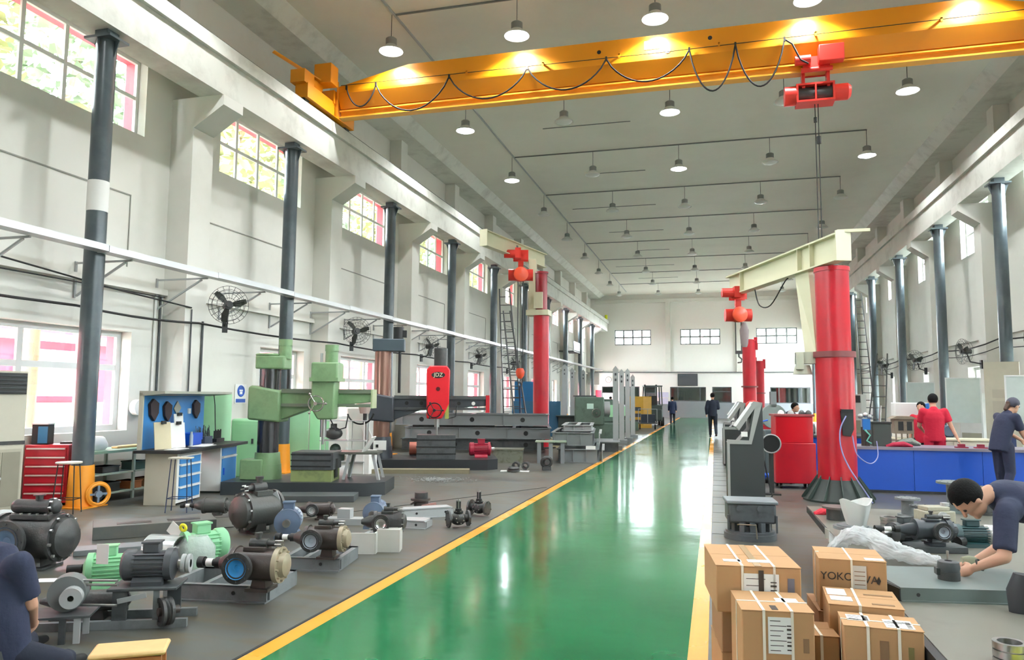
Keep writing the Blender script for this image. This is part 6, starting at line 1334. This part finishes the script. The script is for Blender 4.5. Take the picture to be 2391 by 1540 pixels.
for k in range(3): P('steel_ring', MB().lathe([(0.05,0),(0.07,0),(0.07,0.03),(0.05,0.03),(0.05,0)],(0,0,k*0.036),n=26), STEEL, t)
SM('yellow_tray', MB().box(0,0.3,0,0.12,0,0.035), mat('bright_yellow','#DDE020',0.5), 'bright yellow plastic tray at the bottom right corner', 'tray', (c.x-0.03,c.y-0.2,TZ), bevel=0.006)
SM('rubber_seat', MB().loft([((0,0,0),0.09,0.05),((0,0,0.12),0.1,0.06),((0.01,0,0.21),0.07,0.05)]), mat('dark_rubber','#2F3236',0.6), 'dark rounded rubber block at the right edge of the table', 'block', (F(2398,1430,TZ).x, F(2398,1430,TZ).y, TZ))

# grey pump casing on a round foot
c = F(1754,1262); t = T('motor_casing', 'grey ribbed motor casing on a round foot behind the stack by the orange line', 'casing', (c.x,c.y+0.2,0), R(5)); cg = mat('casing_grey','#595E62',0.42,vary=0.08,dirt='#474B4E',dscale=6)
P('round_foot', MB().cyl((0,0,0),(0,0,0.07),0.31,n=36).cyl((0,0,0.07),(0,0,0.1),0.29,n=36), cg, t)
for k in range(12):
    a = 2*pi*k/12; P('foot_lug', MB().cbox((0.22*cos(a),0.22*sin(a),0.15),(0.06,0.06,0.12),Matrix.Rotation(a,3,'Z')), cg, t)
P('shell', MB().prism([(-0.28,-0.2,0.2),(0.28,-0.2,0.2),(0.28,0.2,0.2),(-0.28,0.2,0.2)],(0,0,0.24)), cg, t, None, 0.03)
P('rim', MB().box(-0.3,0.3,-0.22,0.22,0.43,0.47), mat('casing_light','#7E8488',0.4), t, None, 0.01)
for x in (-0.15,0.09,0.0): P('boss', MB().cyl((x,-0.235,0.38 if x else 0.16),(x,-0.19,0.38 if x else 0.16),0.035), cg, t)
P('lift_handle', MB().tube([(-0.18,-0.29,0.2),(-0.17,-0.34,0.21),(0.02,-0.36,0.21),(0.03,-0.36,0.05)],0.009), mat('brass_handle','#8A8070',0.35,0.6), t)
P('corner_rib', MB().box(-0.29,-0.27,-0.21,-0.19,0.12,0.3), cg, t); P('corner_rib', MB().box(0.27,0.29,-0.21,-0.19,0.1,0.3), cg, t)

# inspection consoles
KB = mat('console_charcoal', '#353A3A', 0.45, vary=0.04); KT = mat('console_trim', '#9A9C98', 0.4, vary=0.03)
def console(loc, rz, label, k=1.0):
    t = T('control_console', label, 'console', loc, rz, 'control consoles along the walkway'); t.scale = (k,k,k)
    P('body', MB().prism([(0.0,0,0.05),(0.56,0,0.0),(0.54,0,1.62),(0.4,0,1.64),(0.33,0,1.2),(0.14,0,0.98),(0.0,0,0.98)],(0,0.5,0)), KB, t, None, 0.008)
    P('trim_band', MB().prism([(-0.02,-0.01,0.1),(0.02,-0.01,0.1),(0.02,-0.01,0.96),(0.36,-0.01,0.96),(0.54,-0.01,1.63),(0.4,-0.01,1.65),(0.36,-0.01,1.6),(0.42,-0.01,1.55),(0.32,-0.01,1.02),(-0.02,-0.01,1.03)],(0,0.03,0)), KT, t, 'light grey trim band')
    P('screen_bar', MB().prism([(0.4,-0.02,1.64),(0.46,-0.02,1.6),(0.17,-0.02,1.18),(0.12,-0.02,1.24)],(0,0.5,0)), KT, t, 'slanted light grey screen back')
    P('sticker', MB().box(0.2,0.3,-0.006,0.0,1.08,1.16), WHT, t)
    P('foot', MB().cyl((0.08,0.1,0),(0.08,0.1,0.06),0.04).cyl((0.45,0.1,0),(0.45,0.1,0.04),0.04), BLK, t)
    P('cable', MB().tube([(0.56,0.1,0.7),(0.62,0.05,0.35),(0.66,0.0,0.15),(0.55,-0.03,0.03),(0.4,-0.06,0.02)],0.012), RUB, t)
    return t
console((0.2,12.7,0), R(4), 'charcoal control console with a light trim band, nearest of the row')
console((0.2,19.2,0), R(4), 'second charcoal control console in the row by the walkway', 0.97)
console((0.25,22.8,0), R(4), 'third control console, just behind the second', 0.97)
# red two part cabinet on casters
c = F(1815,1140); 
def red_cabinet(loc, label, w=0.74):
    t = T('red_cabinet', label, 'cabinet', loc, R(6)); P('lower_case', MB().box(0.0,w,0,0.55,0.1,0.86), RED, t, None, 0.015); P('upper_case', MB().box(0.02,w-0.04,0.02,0.52,0.86,1.36), mat('bright_red_enamel','#C41524',0.3,vary=0.06), t, 'brighter red upper case', 0.01)
    P('top_rim', MB().box(-0.01,w-0.01,0.0,0.54,1.36,1.4), mat('dull_red_rim','#9C4A4E',0.5), t)
    for x in (0.1,w-0.12):
        for y in (0.08,0.46): P('caster', MB().cyl((x-0.02,y,0.05),(x+0.02,y,0.05),0.05).box(x-0.03,x+0.03,y-0.03,y+0.03,0.09,0.1), RUB, t)
    return t
red_cabinet((c.x-0.02,c.y,0), 'worn red two part cabinet on casters left of the thick jib column'); red_cabinet((1.15,24.5,0), 'small red cabinet behind the first console', 0.6)
rnd = random.Random(11)
for i, (dx, m, l) in enumerate([(0.12,WHT,'white cap on the worn red cabinet'),(0.3,GREYL,'grey cup on the worn red cabinet'),(0.5,IRON,'dark fitting on the worn red cabinet'),(0.62,IRON,'second dark fitting at the right of the worn red cabinet')]):
    SM('small_part', MB().lathe([(0,0),(0.06,0),(0.06,0.03),(0.03,0.07),(0,0.08)],n=14), m, l, 'part', (c.x+dx,c.y+0.3,1.4))
# blue benches
b0 = F(2005,1148); b1 = F(2300,1158)
t = T('blue_bench', 'long blue fronted workbench with a grey top on the right side', 'workbench', (2.35, 15.1, 0), R(2))
for k in range(3): P('front_panel', MB().box(k*1.12+0.004,k*1.12+1.116,0,0.02,0.05,0.78), BLUED, t)
P('worktop', MB().box(-0.05,3.5,-0.04,0.9,0.78,0.83), mat('bench_top_lilac','#8A8494',0.4), t); P('plinth', MB().box(0,3.4,0.03,0.8,0,0.05), IRON, t); P('body', MB().box(0.01,3.36,0.02,0.8,0.05,0.78), BLUED, t)
def onb(u, Y=15.5): p = AY(u, 1000, Y); return Vector((p.x, Y, 0.83))
p = onb(2055,15.4); t = T('electrical_box', 'tall charcoal box with a steel pipe on the blue bench', 'box', p, 0); P('case', MB().box(-0.16,0.16,-0.15,0.15,0,0.42), mat('charcoal_box','#414744',0.5), t, None, 0.01); P('lid', MB().box(-0.17,0.17,-0.16,0.16,0.42,0.45), BLK, t); P('pipe', MB().cyl((0.0,0,0.45),(0.02,0,0.75),0.02), STEEL, t)
p = onb(2018,15.3); t = T('valve_cluster', 'blue and brass valve cluster on the bench beside the thick red column', 'valves', p, 0); P('valve_body', MB().cyl((-0.02,0,0),(-0.02,0,0.35),0.04).cyl((0.04,0,0),(0.04,0,0.28),0.05), IRONB, t); P('blue_cover', MB().box(-0.03,0.1,-0.05,0.05,0.3,0.5), BLUEP, t)
P('fittings', MB().sph((-0.06,0,0.55),0.05,10,7).sph((0.03,0.02,0.57),0.05,10,7).sph((0.1,0,0.54),0.045,10,7), STEEL, t, None, 0, 'stuff'); P('green_hose', MB().tube([(0,-0.05,0.3),(0.08,-0.09,0.2),(0.02,-0.1,0.1),(0.1,-0.1,0.05)],0.015), mat('teal_hose','#6FC0AE',0.4), t)
p = onb(2108,15.9); t = T('rusty_housing', 'brownish housing with rectangular openings on the blue bench', 'housing', p, 0); hm2 = mat('rust_housing','#8B7F6E',0.6,vary=0.15,dirt='#6E5948',dscale=8)
P('case', MB().box(-0.18,0.16,-0.15,0.15,0.22,0.5), hm2, t); P('roof', MB().prism([(-0.24,-0.2,0.5),(0.22,-0.2,0.5),(0.12,-0.2,0.55),(-0.14,-0.2,0.55)],(0,0.4,0)), hm2, t)
for x in (-0.11,0.04): P('opening', MB().box(x,x+0.09,-0.156,-0.15,0.28,0.45), BLK, t)
for x in (-0.15,-0.05,0.05,0.14): P('leg', MB().box(x-0.012,x+0.012,-0.14,-0.12,0,0.22), hm2, t)
p = onb(2070,15.25); SM('glove_pile', MB().loft([((-0.02,0,0.0),0.04,0.03),((0.1,0,0.04),0.08,0.04),((0.28,0,0.05),0.1,0.05),((0.42,0,0.01),0.05,0.03)],(0,1,0)), mat('crimson_cloth','#A51D3C',0.8,bump=0.5,bscale=30), 'crumpled crimson cloth on the blue bench', 'cloth', p)
SM('part_heap', MB().loft([((0.0,0,0.0),0.05,0.04),((0.12,0,0.06),0.1,0.06),((0.26,0,0.08),0.1,0.07),((0.42,0,0.02),0.06,0.03)],(0,1,0)), mat('grey_rag','#8A9188',0.8,vary=0.4,scale=40,bump=0.8,bscale=50), 'grey heap of rags and parts behind the crimson cloth', 'rags', onb(2090,15.75))
for u, l in ((2243,'small dark red block on the bench right of the red shirt'),(2288,'second dark red block near the bench end')):
    SM('red_block', MB().box(-0.05,0.05,-0.05,0.05,0,0.07).box(-0.1,0.1,-0.06,0.06,-0.0,0.02), mat('dark_red_block','#8C1F3A',0.5), l, 'block', onb(u,15.35))
# cream cabinets and units along the right wall
t = T('cream_cabinet', 'low cream cabinets behind the blue bench', 'cabinet', (3.3,17.6,0), R(2))
for k in range(3): P('door', MB().box(0.02+k*0.75,0.73+k*0.75,-0.02,0,0.1,0.82), mat('cream_cabinet','#DDD8C6',0.5), t)
P('case', MB().box(0,2.3,0,0.6,0,0.85), mat('cream_cabinet','#DDD8C6',0.5), t); P('worktop', MB().box(-0.03,2.33,-0.05,0.65,0.85,0.88), mat('cream_top','#E8E2C8',0.5), t)
SM('white_case', MB().box(-0.35,0.3,-0.2,0.2,0,0.75), WHT, 'white machine case on the cream cabinets', 'case', (4.1,18.0,0.88), bevel=0.02)
SM('blue_cloth', MB().box(0,0.05,-0.1,0.1,0,0.35).box(0.05,0.1,-0.08,0.08,0.02,0.37), BLUEP, 'blue cloth hung over the white machine case', 'cloth', (4.28,17.72,1.25))
def aircon(loc, rz, label):
    t = T('air_conditioner', label, 'air conditioner', loc, rz); P('cabinet', MB().box(-0.3,0.3,-0.2,0.2,0,1.9), mat('aircon_grey','#C9C8C4',0.5), t, None, 0.01); P('air_outlet', MB().box(-0.27,0.27,-0.215,-0.2,1.55,1.85), BLK, t); P('intake_grille', MB().box(-0.25,0.25,-0.21,-0.2,0.1,0.8), mat('grille_shade','#8F8A7A',0.7), t); return t
aircon((6.9,23.3,0), R(-40), 'tall grey floor air conditioner with a black outlet by the right wall'); aircon((5.9,35.0,0), R(-40), 'second tall air conditioner farther along the right wall')
def board(u, v, Y, w, h, label):
    p = AY(u, v, Y); t = T('white_board', label, 'board', (p.x,p.y,0.6), R(-12)); P('panel', MB().box(-w/2,w/2,-0.01,0.01,p.z-0.6-h/2,p.z-0.6+h/2), mat('glass_board','#C3CFCB',0.25), t); P('board_frame', MB().box(-w/2-0.03,-w/2,-0.02,0.02,-0.6,p.z-0.6+h/2+0.03).box(w/2,w/2+0.03,-0.02,0.02,-0.6,p.z-0.6+h/2+0.03).box(-w/2,w/2,-0.02,0.02,p.z-0.6+h/2,p.z-0.6+h/2+0.03), FRAMEW, t)
board(2150,935,26.0,0.75,1.1,'pale framed board standing left of the red shirted worker'); board(2250,935,22.0,0.75,1.15,'pale framed board standing right of the red shirted worker'); board(2385,930,17.5,0.5,0.9,'pale framed board at the right edge')
t = T('instrument_cabinet', 'beige cabinet with square openings at the far right wall', 'cabinet', (6.6,20.2,0), R(-20)); P('case', MB().box(-0.35,0.35,-0.25,0.25,0,2.6), mat('cab_beige','#CFCBB8',0.5), t); P('opening', MB().box(-0.2,0.05,-0.26,-0.25,1.75,1.95).box(-0.2,0.05,-0.26,-0.25,1.35,1.68), BEIGE, t)
# clutter between the console row and the red cabinet
t = T('round_guard_machine', 'grey machine with a round guard behind the red cabinet', 'machine', (1.35,17.8,0), R(10)); P('base', MB().box(-0.35,0.45,-0.25,0.25,0,1.0), mat('slate_machine','#4E5A5C',0.5), t, None, 0.02); P('guard', MB().cyl((-0.1,-0.1,1.3),(-0.1,0.05,1.3),0.27,n=28), mat('guard_grey','#7E8A86',0.4), t); P('post', MB().box(-0.16,-0.04,-0.1,0.05,1.5,1.85), GREY, t)
t = T('blue_cart', 'blue hand truck with a small motor beside the red cabinet', 'cart', (0.98,16.2,0), R(5)); P('deck', MB().box(-0.1,0.55,-0.2,0.3,0.08,0.16), BLUED, t)
for x in (-0.02,0.45): P('wheel', MB().cyl((x-0.02,-0.15,0.07),(x+0.02,-0.15,0.07),0.07,n=16), RUB, t)
P('handle', MB().tube([(-0.05,0.25,0.15),(-0.08,0.28,1.2),(0.1,0.28,1.25)],0.018), BLUED, t); P('load', MB().cyl((0.2,0.0,0.16),(0.2,0.0,0.5),0.13,n=18), IRON, t); P('yellow_tag', MB().box(0.1,0.25,-0.14,-0.13,0.3,0.5), mat('tag_yellow','#D9C070',0.5), t)
t = T('black_fan_motor', 'black round blower beside the first console', 'blower', (0.95,14.2,0), 0); P('housing', MB().cyl((0,-0.1,0.9),(0,0.12,0.9),0.15,n=24), BLK, t); P('stand', MB().box(-0.04,0.04,-0.04,0.04,0,0.78).box(-0.15,0.15,-0.12,0.12,0,0.03), IRON, t); P('ring', MB().ring((0,-0.12,0.9),(0,1,0),0.16,0.012,24,6), GREYL, t)
for i,(x,y,l) in enumerate([(0.45,24.8,'small dark casting beside the walkway, nearer'),(0.5,17.4,'spiked black fitting beside the second console'),(0.42,15.6,'low dark block between the two consoles'),(1.0,27.0,'dark round part behind the red tray')]):
    SM('floor_part', MB().cyl((0,0,0),(0,0,0.3),0.1,0.07,n=16).cyl((-0.15,0,0.32),(0.12,0,0.34),0.04,n=10).box(-0.12,0.12,-0.1,0.1,0,0.05), IRON, l, 'part', (x,y,0))
t = T('red_hose_reel', 'bright red hooded machine right of the second console', 'machine', (0.95,20.4,0), 0); P('hood', MB().sph((0,0,1.45),0.22,16,10,(1,0.8,0.9)), REDH, t); P('body', MB().box(-0.25,0.2,-0.2,0.2,0,1.3), GREYL, t, None, 0.01)
# castings crowding the benches farther back
for i in range(7):
    x = 2.2 + i*0.5; y = 19.5 + (i % 3)*0.6
    t = T('bench_casting', ['grey','black','blue grey','steel'][i % 4] + ' pump casting on the farther bench, %s from the walkway' % ORD[i], 'casting', (x,y,0.83), 0, 'castings on the farther bench'); m = [GREY,IRON,mat('blue_grey','#5F6F86',0.4),STEEL][i % 4]
    P('casing', MB().cyl((-0.12,0,0.15),(0.12,0,0.15),0.13,n=18).box(-0.1,0.1,-0.08,0.08,0,0.06), m, t); P('flange', MB().cyl((0,-0.16,0.15),(0,-0.13,0.15),0.12,n=18), m, t)
t = T('long_bench', 'farther workbench crowded with pump castings', 'workbench', (1.9,19.2,0)); P('worktop', MB().box(0,3.6,0,1.9,0.78,0.83), GREYD, t); P('body', MB().box(0.05,3.5,0.05,1.85,0,0.78), BLUED, t)

# ------------------------------------------------------------------ people
def remesh(o, vox, sm=2):
    r = o.modifiers.new('join', 'REMESH'); r.mode = 'VOXEL'; r.voxel_size = vox; r.use_smooth_shade = True
    s_ = o.modifiers.new('smooth', 'SMOOTH'); s_.factor = 0.6; s_.iterations = sm
def hand(mb, w, d, n, k=1.0, curl=0.6, thumb=1):
    """w wrist, d direction of the hand, n palm normal"""
    d = d.normalized(); n = (n - d*n.dot(d)).normalized(); s = d.cross(n)
    pc = w + d*0.05*k; mx = Matrix((s, d, n)).transposed()
    mb.sph(pc, 0.045*k, 12, 8, (0.95, 1.15, 0.42), mx)
    for i, (off, L) in enumerate(((-0.032,0.06),(-0.011,0.072),(0.011,0.068),(0.03,0.052))):
        a = w + d*0.085*k + s*off*k; d1 = (d + n*curl*0.6).normalized(); b = a + d1*L*0.5*k; d2 = (d + n*curl*1.8).normalized(); c_ = b + d2*L*0.42*k
        mb.caps(a, b, 0.0098*k, 0.009*k, 8); mb.caps(b, c_, 0.009*k, 0.0075*k, 8)
    a = w + d*0.025*k - s*0.035*k*thumb; b = a + (d*0.7 - s*0.7*thumb + n*0.3).normalized()*0.04*k; c_ = b + (d + n*0.5).normalized()*0.032*k
    mb.caps(a, b, 0.0125*k, 0.0105*k, 8); mb.caps(b, c_, 0.0105*k, 0.009*k, 8)
def person(loc, rz, label, J, shirt, pants, sleeve=0.6, hair=HAIR, cap=None, vox=0.016, cat='person', shoes=BLK, fem=False, coat=0.0, curl=0.6, detail=True):
    """J: joint positions in local metres (x right, y forward, z up)"""
    B = dict(pel=(0,0,0.93), bel=(0,0,1.08), che=(0,0,1.28), nec=(0,-0.01,1.46), hed=(0,0.02,1.6), up=(0,0,1), face=(0,1,0),
             shL=(-0.18,0,1.4), shR=(0.18,0,1.4), elL=(-0.23,-0.02,1.12), elR=(0.23,-0.02,1.12), wrL=(-0.24,0.05,0.88), wrR=(0.24,0.05,0.88),
             hiL=(-0.09,0,0.9), hiR=(0.09,0,0.9), knL=(-0.1,0.02,0.49), knR=(0.1,0.02,0.49), anL=(-0.1,-0.02,0.08), anR=(0.1,-0.02,0.08))
    B.update(J); B = {k: Vector(v) for k, v in B.items()}
    t = T('person', label, cat, loc, rz)
    side = (B['shR'] - B['shL']).normalized(); up = B['up'].normalized(); fc = B['face'].normalized(); fc = (fc - up*fc.dot(up)).normalized(); sd = fc.cross(up)
    mh = Matrix((sd, fc, up)).transposed(); hd = B['hed']
    b = MB()
    b.loft([(B['pel']-(B['bel']-B['pel'])*0.5,0.13,0.09),(B['pel'],0.15,0.1),(B['bel'],0.135,0.095),(B['che'],0.14,0.09),(B['che'].lerp(B['nec'],0.6),0.09,0.06),(B['nec'],0.045,0.045)], side)
    b.caps(B['nec'], hd - up*0.04, 0.055, 0.05)
    b.sph(hd + up*0.03, 0.1, 18, 12, (0.78,0.95,1.0), mh); b.sph(hd - up*0.05 + fc*0.02, 0.075, 14, 9, (0.8,0.9,0.85), mh)
    # face: nose, brow, lips, chin, ears
    b.caps(hd + fc*0.088 + up*0.02, hd + fc*0.108 - up*0.018, 0.009, 0.015, 8); b.caps(hd + fc*0.085 + up*0.038 - sd*0.03, hd + fc*0.085 + up*0.038 + sd*0.03, 0.01, 0.01, 8)
    b.caps(hd + fc*0.082 - up*0.05 - sd*0.018, hd + fc*0.082 - up*0.05 + sd*0.018, 0.008, 0.008, 8); b.sph(hd + fc*0.068 - up*0.085, 0.025, 10, 7)
    for s_ in (-1, 1): b.sph(hd + sd*s_*0.08 - fc*0.005, 0.03, 10, 8, (0.35,0.6,1.0), mh)
    for s_, S in ((-1,'L'),(1,'R')):
        b.caps(B['sh'+S], B['el'+S], 0.05, 0.04); b.caps(B['el'+S], B['wr'+S], 0.04, 0.026)
        if detail: hand(b, B['wr'+S], B['wr'+S]-B['el'+S], side*(-s_) + Vector((0,0.2,0)) if 'hn'+S not in B else B['hn'+S], 1.0, curl, 1 if s_ > 0 else -1)
        else: b.sph(B['wr'+S]+(B['wr'+S]-B['el'+S]).normalized()*0.06, 0.05, 10, 8, (0.6,0.6,1.1))
        b.caps(B['hi'+S], B['kn'+S], 0.075, 0.052); b.caps(B['kn'+S], B['an'+S], 0.05, 0.036)
    o = P('body', b, SKIN, t); remesh(o, vox if vox > 0.012 else 0.0085, 2)
    if detail:
        for s_ in (-1, 1): P('eye', MB().sph(hd + fc*0.084 + up*0.018 + sd*s_*0.031, 0.0115, 10, 8), mat('eye_dark','#2A211D',0.3), t)
    # shirt
    c = MB(); q = 1.0
    c.caps(B['nec'].lerp(B['che'],0.05), B['nec'].lerp(B['che'],0.3), 0.062, 0.09); c.loft([(B['pel']-(B['bel']-B['pel'])*(0.6+coat*4),0.165+coat*0.1,0.125),(B['pel'],0.17,0.125),(B['bel'],0.165,0.125),(B['che'],0.195 if not fem else 0.175,0.135),(B['che'].lerp(B['nec'],0.55),0.175 if not fem else 0.155,0.115),(B['nec'].lerp(B['che'],0.12),0.085,0.075)], side, 20)
    for S in ('L','R'):
        e = B['sh'+S].lerp(B['el'+S], min(1, sleeve/0.6)); c.caps(B['sh'+S].lerp(B['che'],0.2), B['sh'+S], 0.08, 0.068); c.cyl(B['sh'+S], e, 0.07, 0.066, 14)
        if sleeve > 0.6: c.sph(B['el'+S],0.064,12,8); c.cyl(B['el'+S], B['wr'+S], 0.062, 0.045, 14)
    o = P('shirt', c, shirt, t); remesh(o, max(vox, 0.013), 3)
    p_ = MB(); p_.loft([(B['bel'].lerp(B['pel'],0.6),0.15,0.11),(B['pel'],0.17,0.12),(B['pel']-(B['bel']-B['pel'])*0.6,0.165,0.12)], side)
    for S in ('L','R'): p_.caps(B['hi'+S], B['kn'+S], 0.098, 0.075); p_.caps(B['kn'+S], B['kn'+S].lerp(B['an'+S],0.92), 0.072, 0.058)
    o = P('trousers', p_, pants, t); remesh(o, max(vox, 0.015), 2)
    for S in ('L','R'):
        a = B['an'+S]; z = min(a.z, a.z); f_ = B.get('ft'+S, Vector((0,1,0))).normalized()
        P('shoe', MB().loft([(a-f_*0.07-Vector((0,0,0.03)),0.035,0.035),(a-Vector((0,0,0.03)),0.045,0.05),(a+f_*0.1-Vector((0,0,0.045)),0.047,0.035),(a+f_*0.17-Vector((0,0,0.05)),0.035,0.025)], side, 12), shoes, t)
    h = MB(); hc = hd + up*0.045 - fc*0.012
    h.sph(hc + up*0.0, 0.112, 20, 12, (0.8,0.96,0.93), mh)
    # trim the hair shell away from the face
    keep = []
    for f in h.f:
        m_ = sum((Vector(h.v[i]) for i in f), Vector()) / len(f) - hd
        if m_.dot(up) < -0.02 + max(0, m_.dot(fc)+0.02)*1.1 : continue
        keep.append(f)
    h.f = keep; o = P('hair', h, cap or hair, t, 'cloth cap' if cap else None); sl = o.modifiers.new('thick', 'SOLIDIFY'); sl.thickness = 0.012
    if fem: P('hair_bun', MB().caps(hd - fc*0.1 + up*0.0, hd - fc*0.13 - up*0.09, 0.04, 0.03).sph(hd - fc*0.11 + up*0.02, 0.035), mat('brown_hair','#4A3328',0.6), t)
    return t
# walker on the green lane
person((-0.1,33.2,0), R(4), 'person in a navy jacket and dark trousers walking away along the right orange line', dict(anL=(-0.09,0.18,0.1), knL=(-0.09,0.18,0.5), anR=(0.1,-0.3,0.16), knR=(0.1,-0.02,0.5), elL=(-0.25,-0.08,1.13), elR=(0.22,0.0,1.15), wrL=(-0.24,-0.03,0.9), wrR=(0.12,0.22,1.3)), NAVYD, mat('black_navy_trousers','#181F2B',0.85), 1.0, vox=0.02, detail=False).scale = (1.08,1.08,1.1)
person((-2.6,48.3,0), R(5), 'person in a long dark blue coat standing far down the green lane', dict(), mat('blue_coat','#2C3556',0.85), NAVYD, 1.0, vox=0.025, coat=0.25, detail=False)
person((-7.0,52.0,0), R(-60), 'person in dark clothes seen above the green lathes far back', dict(), NAVYD, NAVYD, 1.0, vox=0.03, detail=False)
person((1.75,21.4,0.0), R(-120), 'person in a dark purple top bending over behind the red cabinet', dict(pel=(0,-0.1,0.9), bel=(0,0,1.05), che=(0,0.15,1.2), nec=(0,0.27,1.35), hed=(0,0.36,1.45), shL=(-0.17,0.22,1.28), shR=(0.17,0.22,1.28), elL=(-0.2,0.35,1.05), elR=(0.2,0.35,1.05), wrL=(-0.15,0.5,0.95), wrR=(0.15,0.5,0.95)), mat('dark_purple_cloth','#2E2438',0.85), NAVYD, 1.0, vox=0.02, detail=False)
# red shirt behind the bench and the one beyond
px = AY(2180,1000,16.6); person((px.x,16.55,0), R(-6), 'person in a red short sleeved shirt standing with the back turned behind the blue bench', dict(elR=(0.27,-0.02,1.14), wrR=(0.36,-0.1,0.9), elL=(-0.24,0.1,1.12), wrL=(-0.15,0.28,1.02), hed=(0.0,0.05,1.59)), REDC, REDC, 0.45, vox=0.014).scale = (1.05,1.05,1.05)
px = AY(2150,1000,17.6); person((px.x,17.5,0), R(150), 'black haired person in red half hidden by the red shirted worker', dict(), REDC, NAVYD, 0.45, vox=0.02, detail=False).scale = (0.95,0.95,0.95)
# woman in navy bending over the bench
px = AY(2335,1000,14.45); person((px.x-0.02,14.3,0), R(-62), 'person in a navy uniform and grey purple cap leaning towards the bench at the right', dict(pel=(0,-0.06,0.92), bel=(0,-0.02,1.08), che=(0,0.06,1.28), nec=(0,0.14,1.45), hed=(0,0.24,1.55), up=(0,0.35,1), face=(0,1,-0.45), shL=(-0.17,0.1,1.38), shR=(0.17,0.1,1.38), elL=(-0.17,0.24,1.14), elR=(0.18,0.2,1.13), wrL=(-0.08,0.45,1.0), wrR=(0.1,0.42,0.93), anL=(-0.13,0.1,0.08), anR=(0.12,-0.15,0.08)), NAVY, NAVY, 0.5, cap=mat('cap_grey_purple','#4A4A58',0.8), vox=0.013, fem=True).scale = (1.03,1.03,1.03)
# bent worker: joints taken at about 4.8 m
def LJ(**k): return k
O = Vector((2.35, 4.75, 0.0)); 
def W(u, v, D): return PD(u, v, D) - O
fce = (-_r*0.62 - _z*0.78)
bent = LJ(pel=W(2560,1195,4.9), bel=W(2470,1180,4.9), che=W(2385,1172,4.88), nec=W(2312,1150,4.86), hed=W(2266,1166,4.84), up=(-_r*0.8+_z*0.45), face=fce,
   shL=W(2345,1185,5.08), shR=W(2350,1195,4.7), elL=W(2345,1270,5.0), elR=W(2345,1300,4.6), wrL=W(2272,1312,4.98), wrR=W(2275,1325,4.72),
   hiL=W(2560,1230,5.02), hiR=W(2560,1230,4.8), knL=W(2560,1400,5.0), knR=W(2575,1400,4.8), anL=W(2570,1560,5.0), anR=W(2585,1560,4.8), ftL=-_r, ftR=-_r, hnL=Vector((0.2,1,-0.3)), hnR=Vector((0.1,0.6,-0.6)))
bent['anL'].z = 0.08; bent['anR'].z = 0.08; bent['knL'].z = 0.5; bent['knR'].z = 0.5
pb_ = person(O, 0, 'person in a navy shirt bent over the assembly table, hands on a black coupling', bent, NAVY, NAVYD, 0.52, vox=0.011, curl=0.7)
P('wrist_band', MB().ring(W(2288,1318,4.71), (W(2275,1325,4.72)-W(2345,1300,4.6)), 0.034, 0.006, 20, 6), BLK, pb_)
P('left_glove', MB().loft([(W(2280,1310,4.98),0.03,0.03),(W(2262,1312,4.985),0.045,0.03),(W(2245,1310,4.99),0.03,0.02)], (0,0,1), 12), mat('glove_olive','#9A9C84',0.8), pb_, 'pale olive glove')
# seated worker at the lower left
O2 = Vector((-4.45, 3.55, 0.0))
def W2(u, v, D): return PD(u, v, D) - O2
seat = LJ(pel=W2(5,1520,4.45), bel=W2(0,1450,4.45), che=W2(-14,1360,4.5), nec=W2(-40,1268,4.62), hed=W2(-80,1225,4.8), up=(0,0.3,1), face=(_r*0.5+_f0), shL=W2(-75,1300,4.5), shR=W2(48,1312,4.45), elL=W2(-100,1400,4.5), elR=W2(72,1410,4.5), wrL=W2(20,1440,4.85), wrR=W2(78,1455,4.75),
   hiL=W2(-20,1530,4.45), hiR=W2(40,1530,4.45), knL=W2(60,1500,4.85), knR=W2(140,1545,4.5), anL=W2(60,1600,4.9), anR=W2(150,1640,4.55), ftL=_f0, ftR=_f0)
for kk in ('anL','anR'): seat[kk].z = 0.08
person(O2, 0, 'person in a navy short sleeved shirt seated at the lower left, back turned', seat, NAVY, NAVYD, 0.5, vox=0.011)
SM('low_stool', MB().cyl((0,0,0),(0,0,0.2),0.15,0.14,n=24), GREYD, 'low round stool under the seated worker', 'stool', (PD(5,1520,4.45).x, PD(5,1520,4.45).y, 0))
# wooden crate and bottle cart behind, seen between the uniforms
SM('chair_back', MB().box(-0.03,0.03,-0.2,0.2,0,1.0), mat('navy_chair','#2C3A5E',0.6), 'dark blue chair back beside the leaning person', 'chair', (AY(2388,1000,15.2).x+0.2, 16.4, 0))
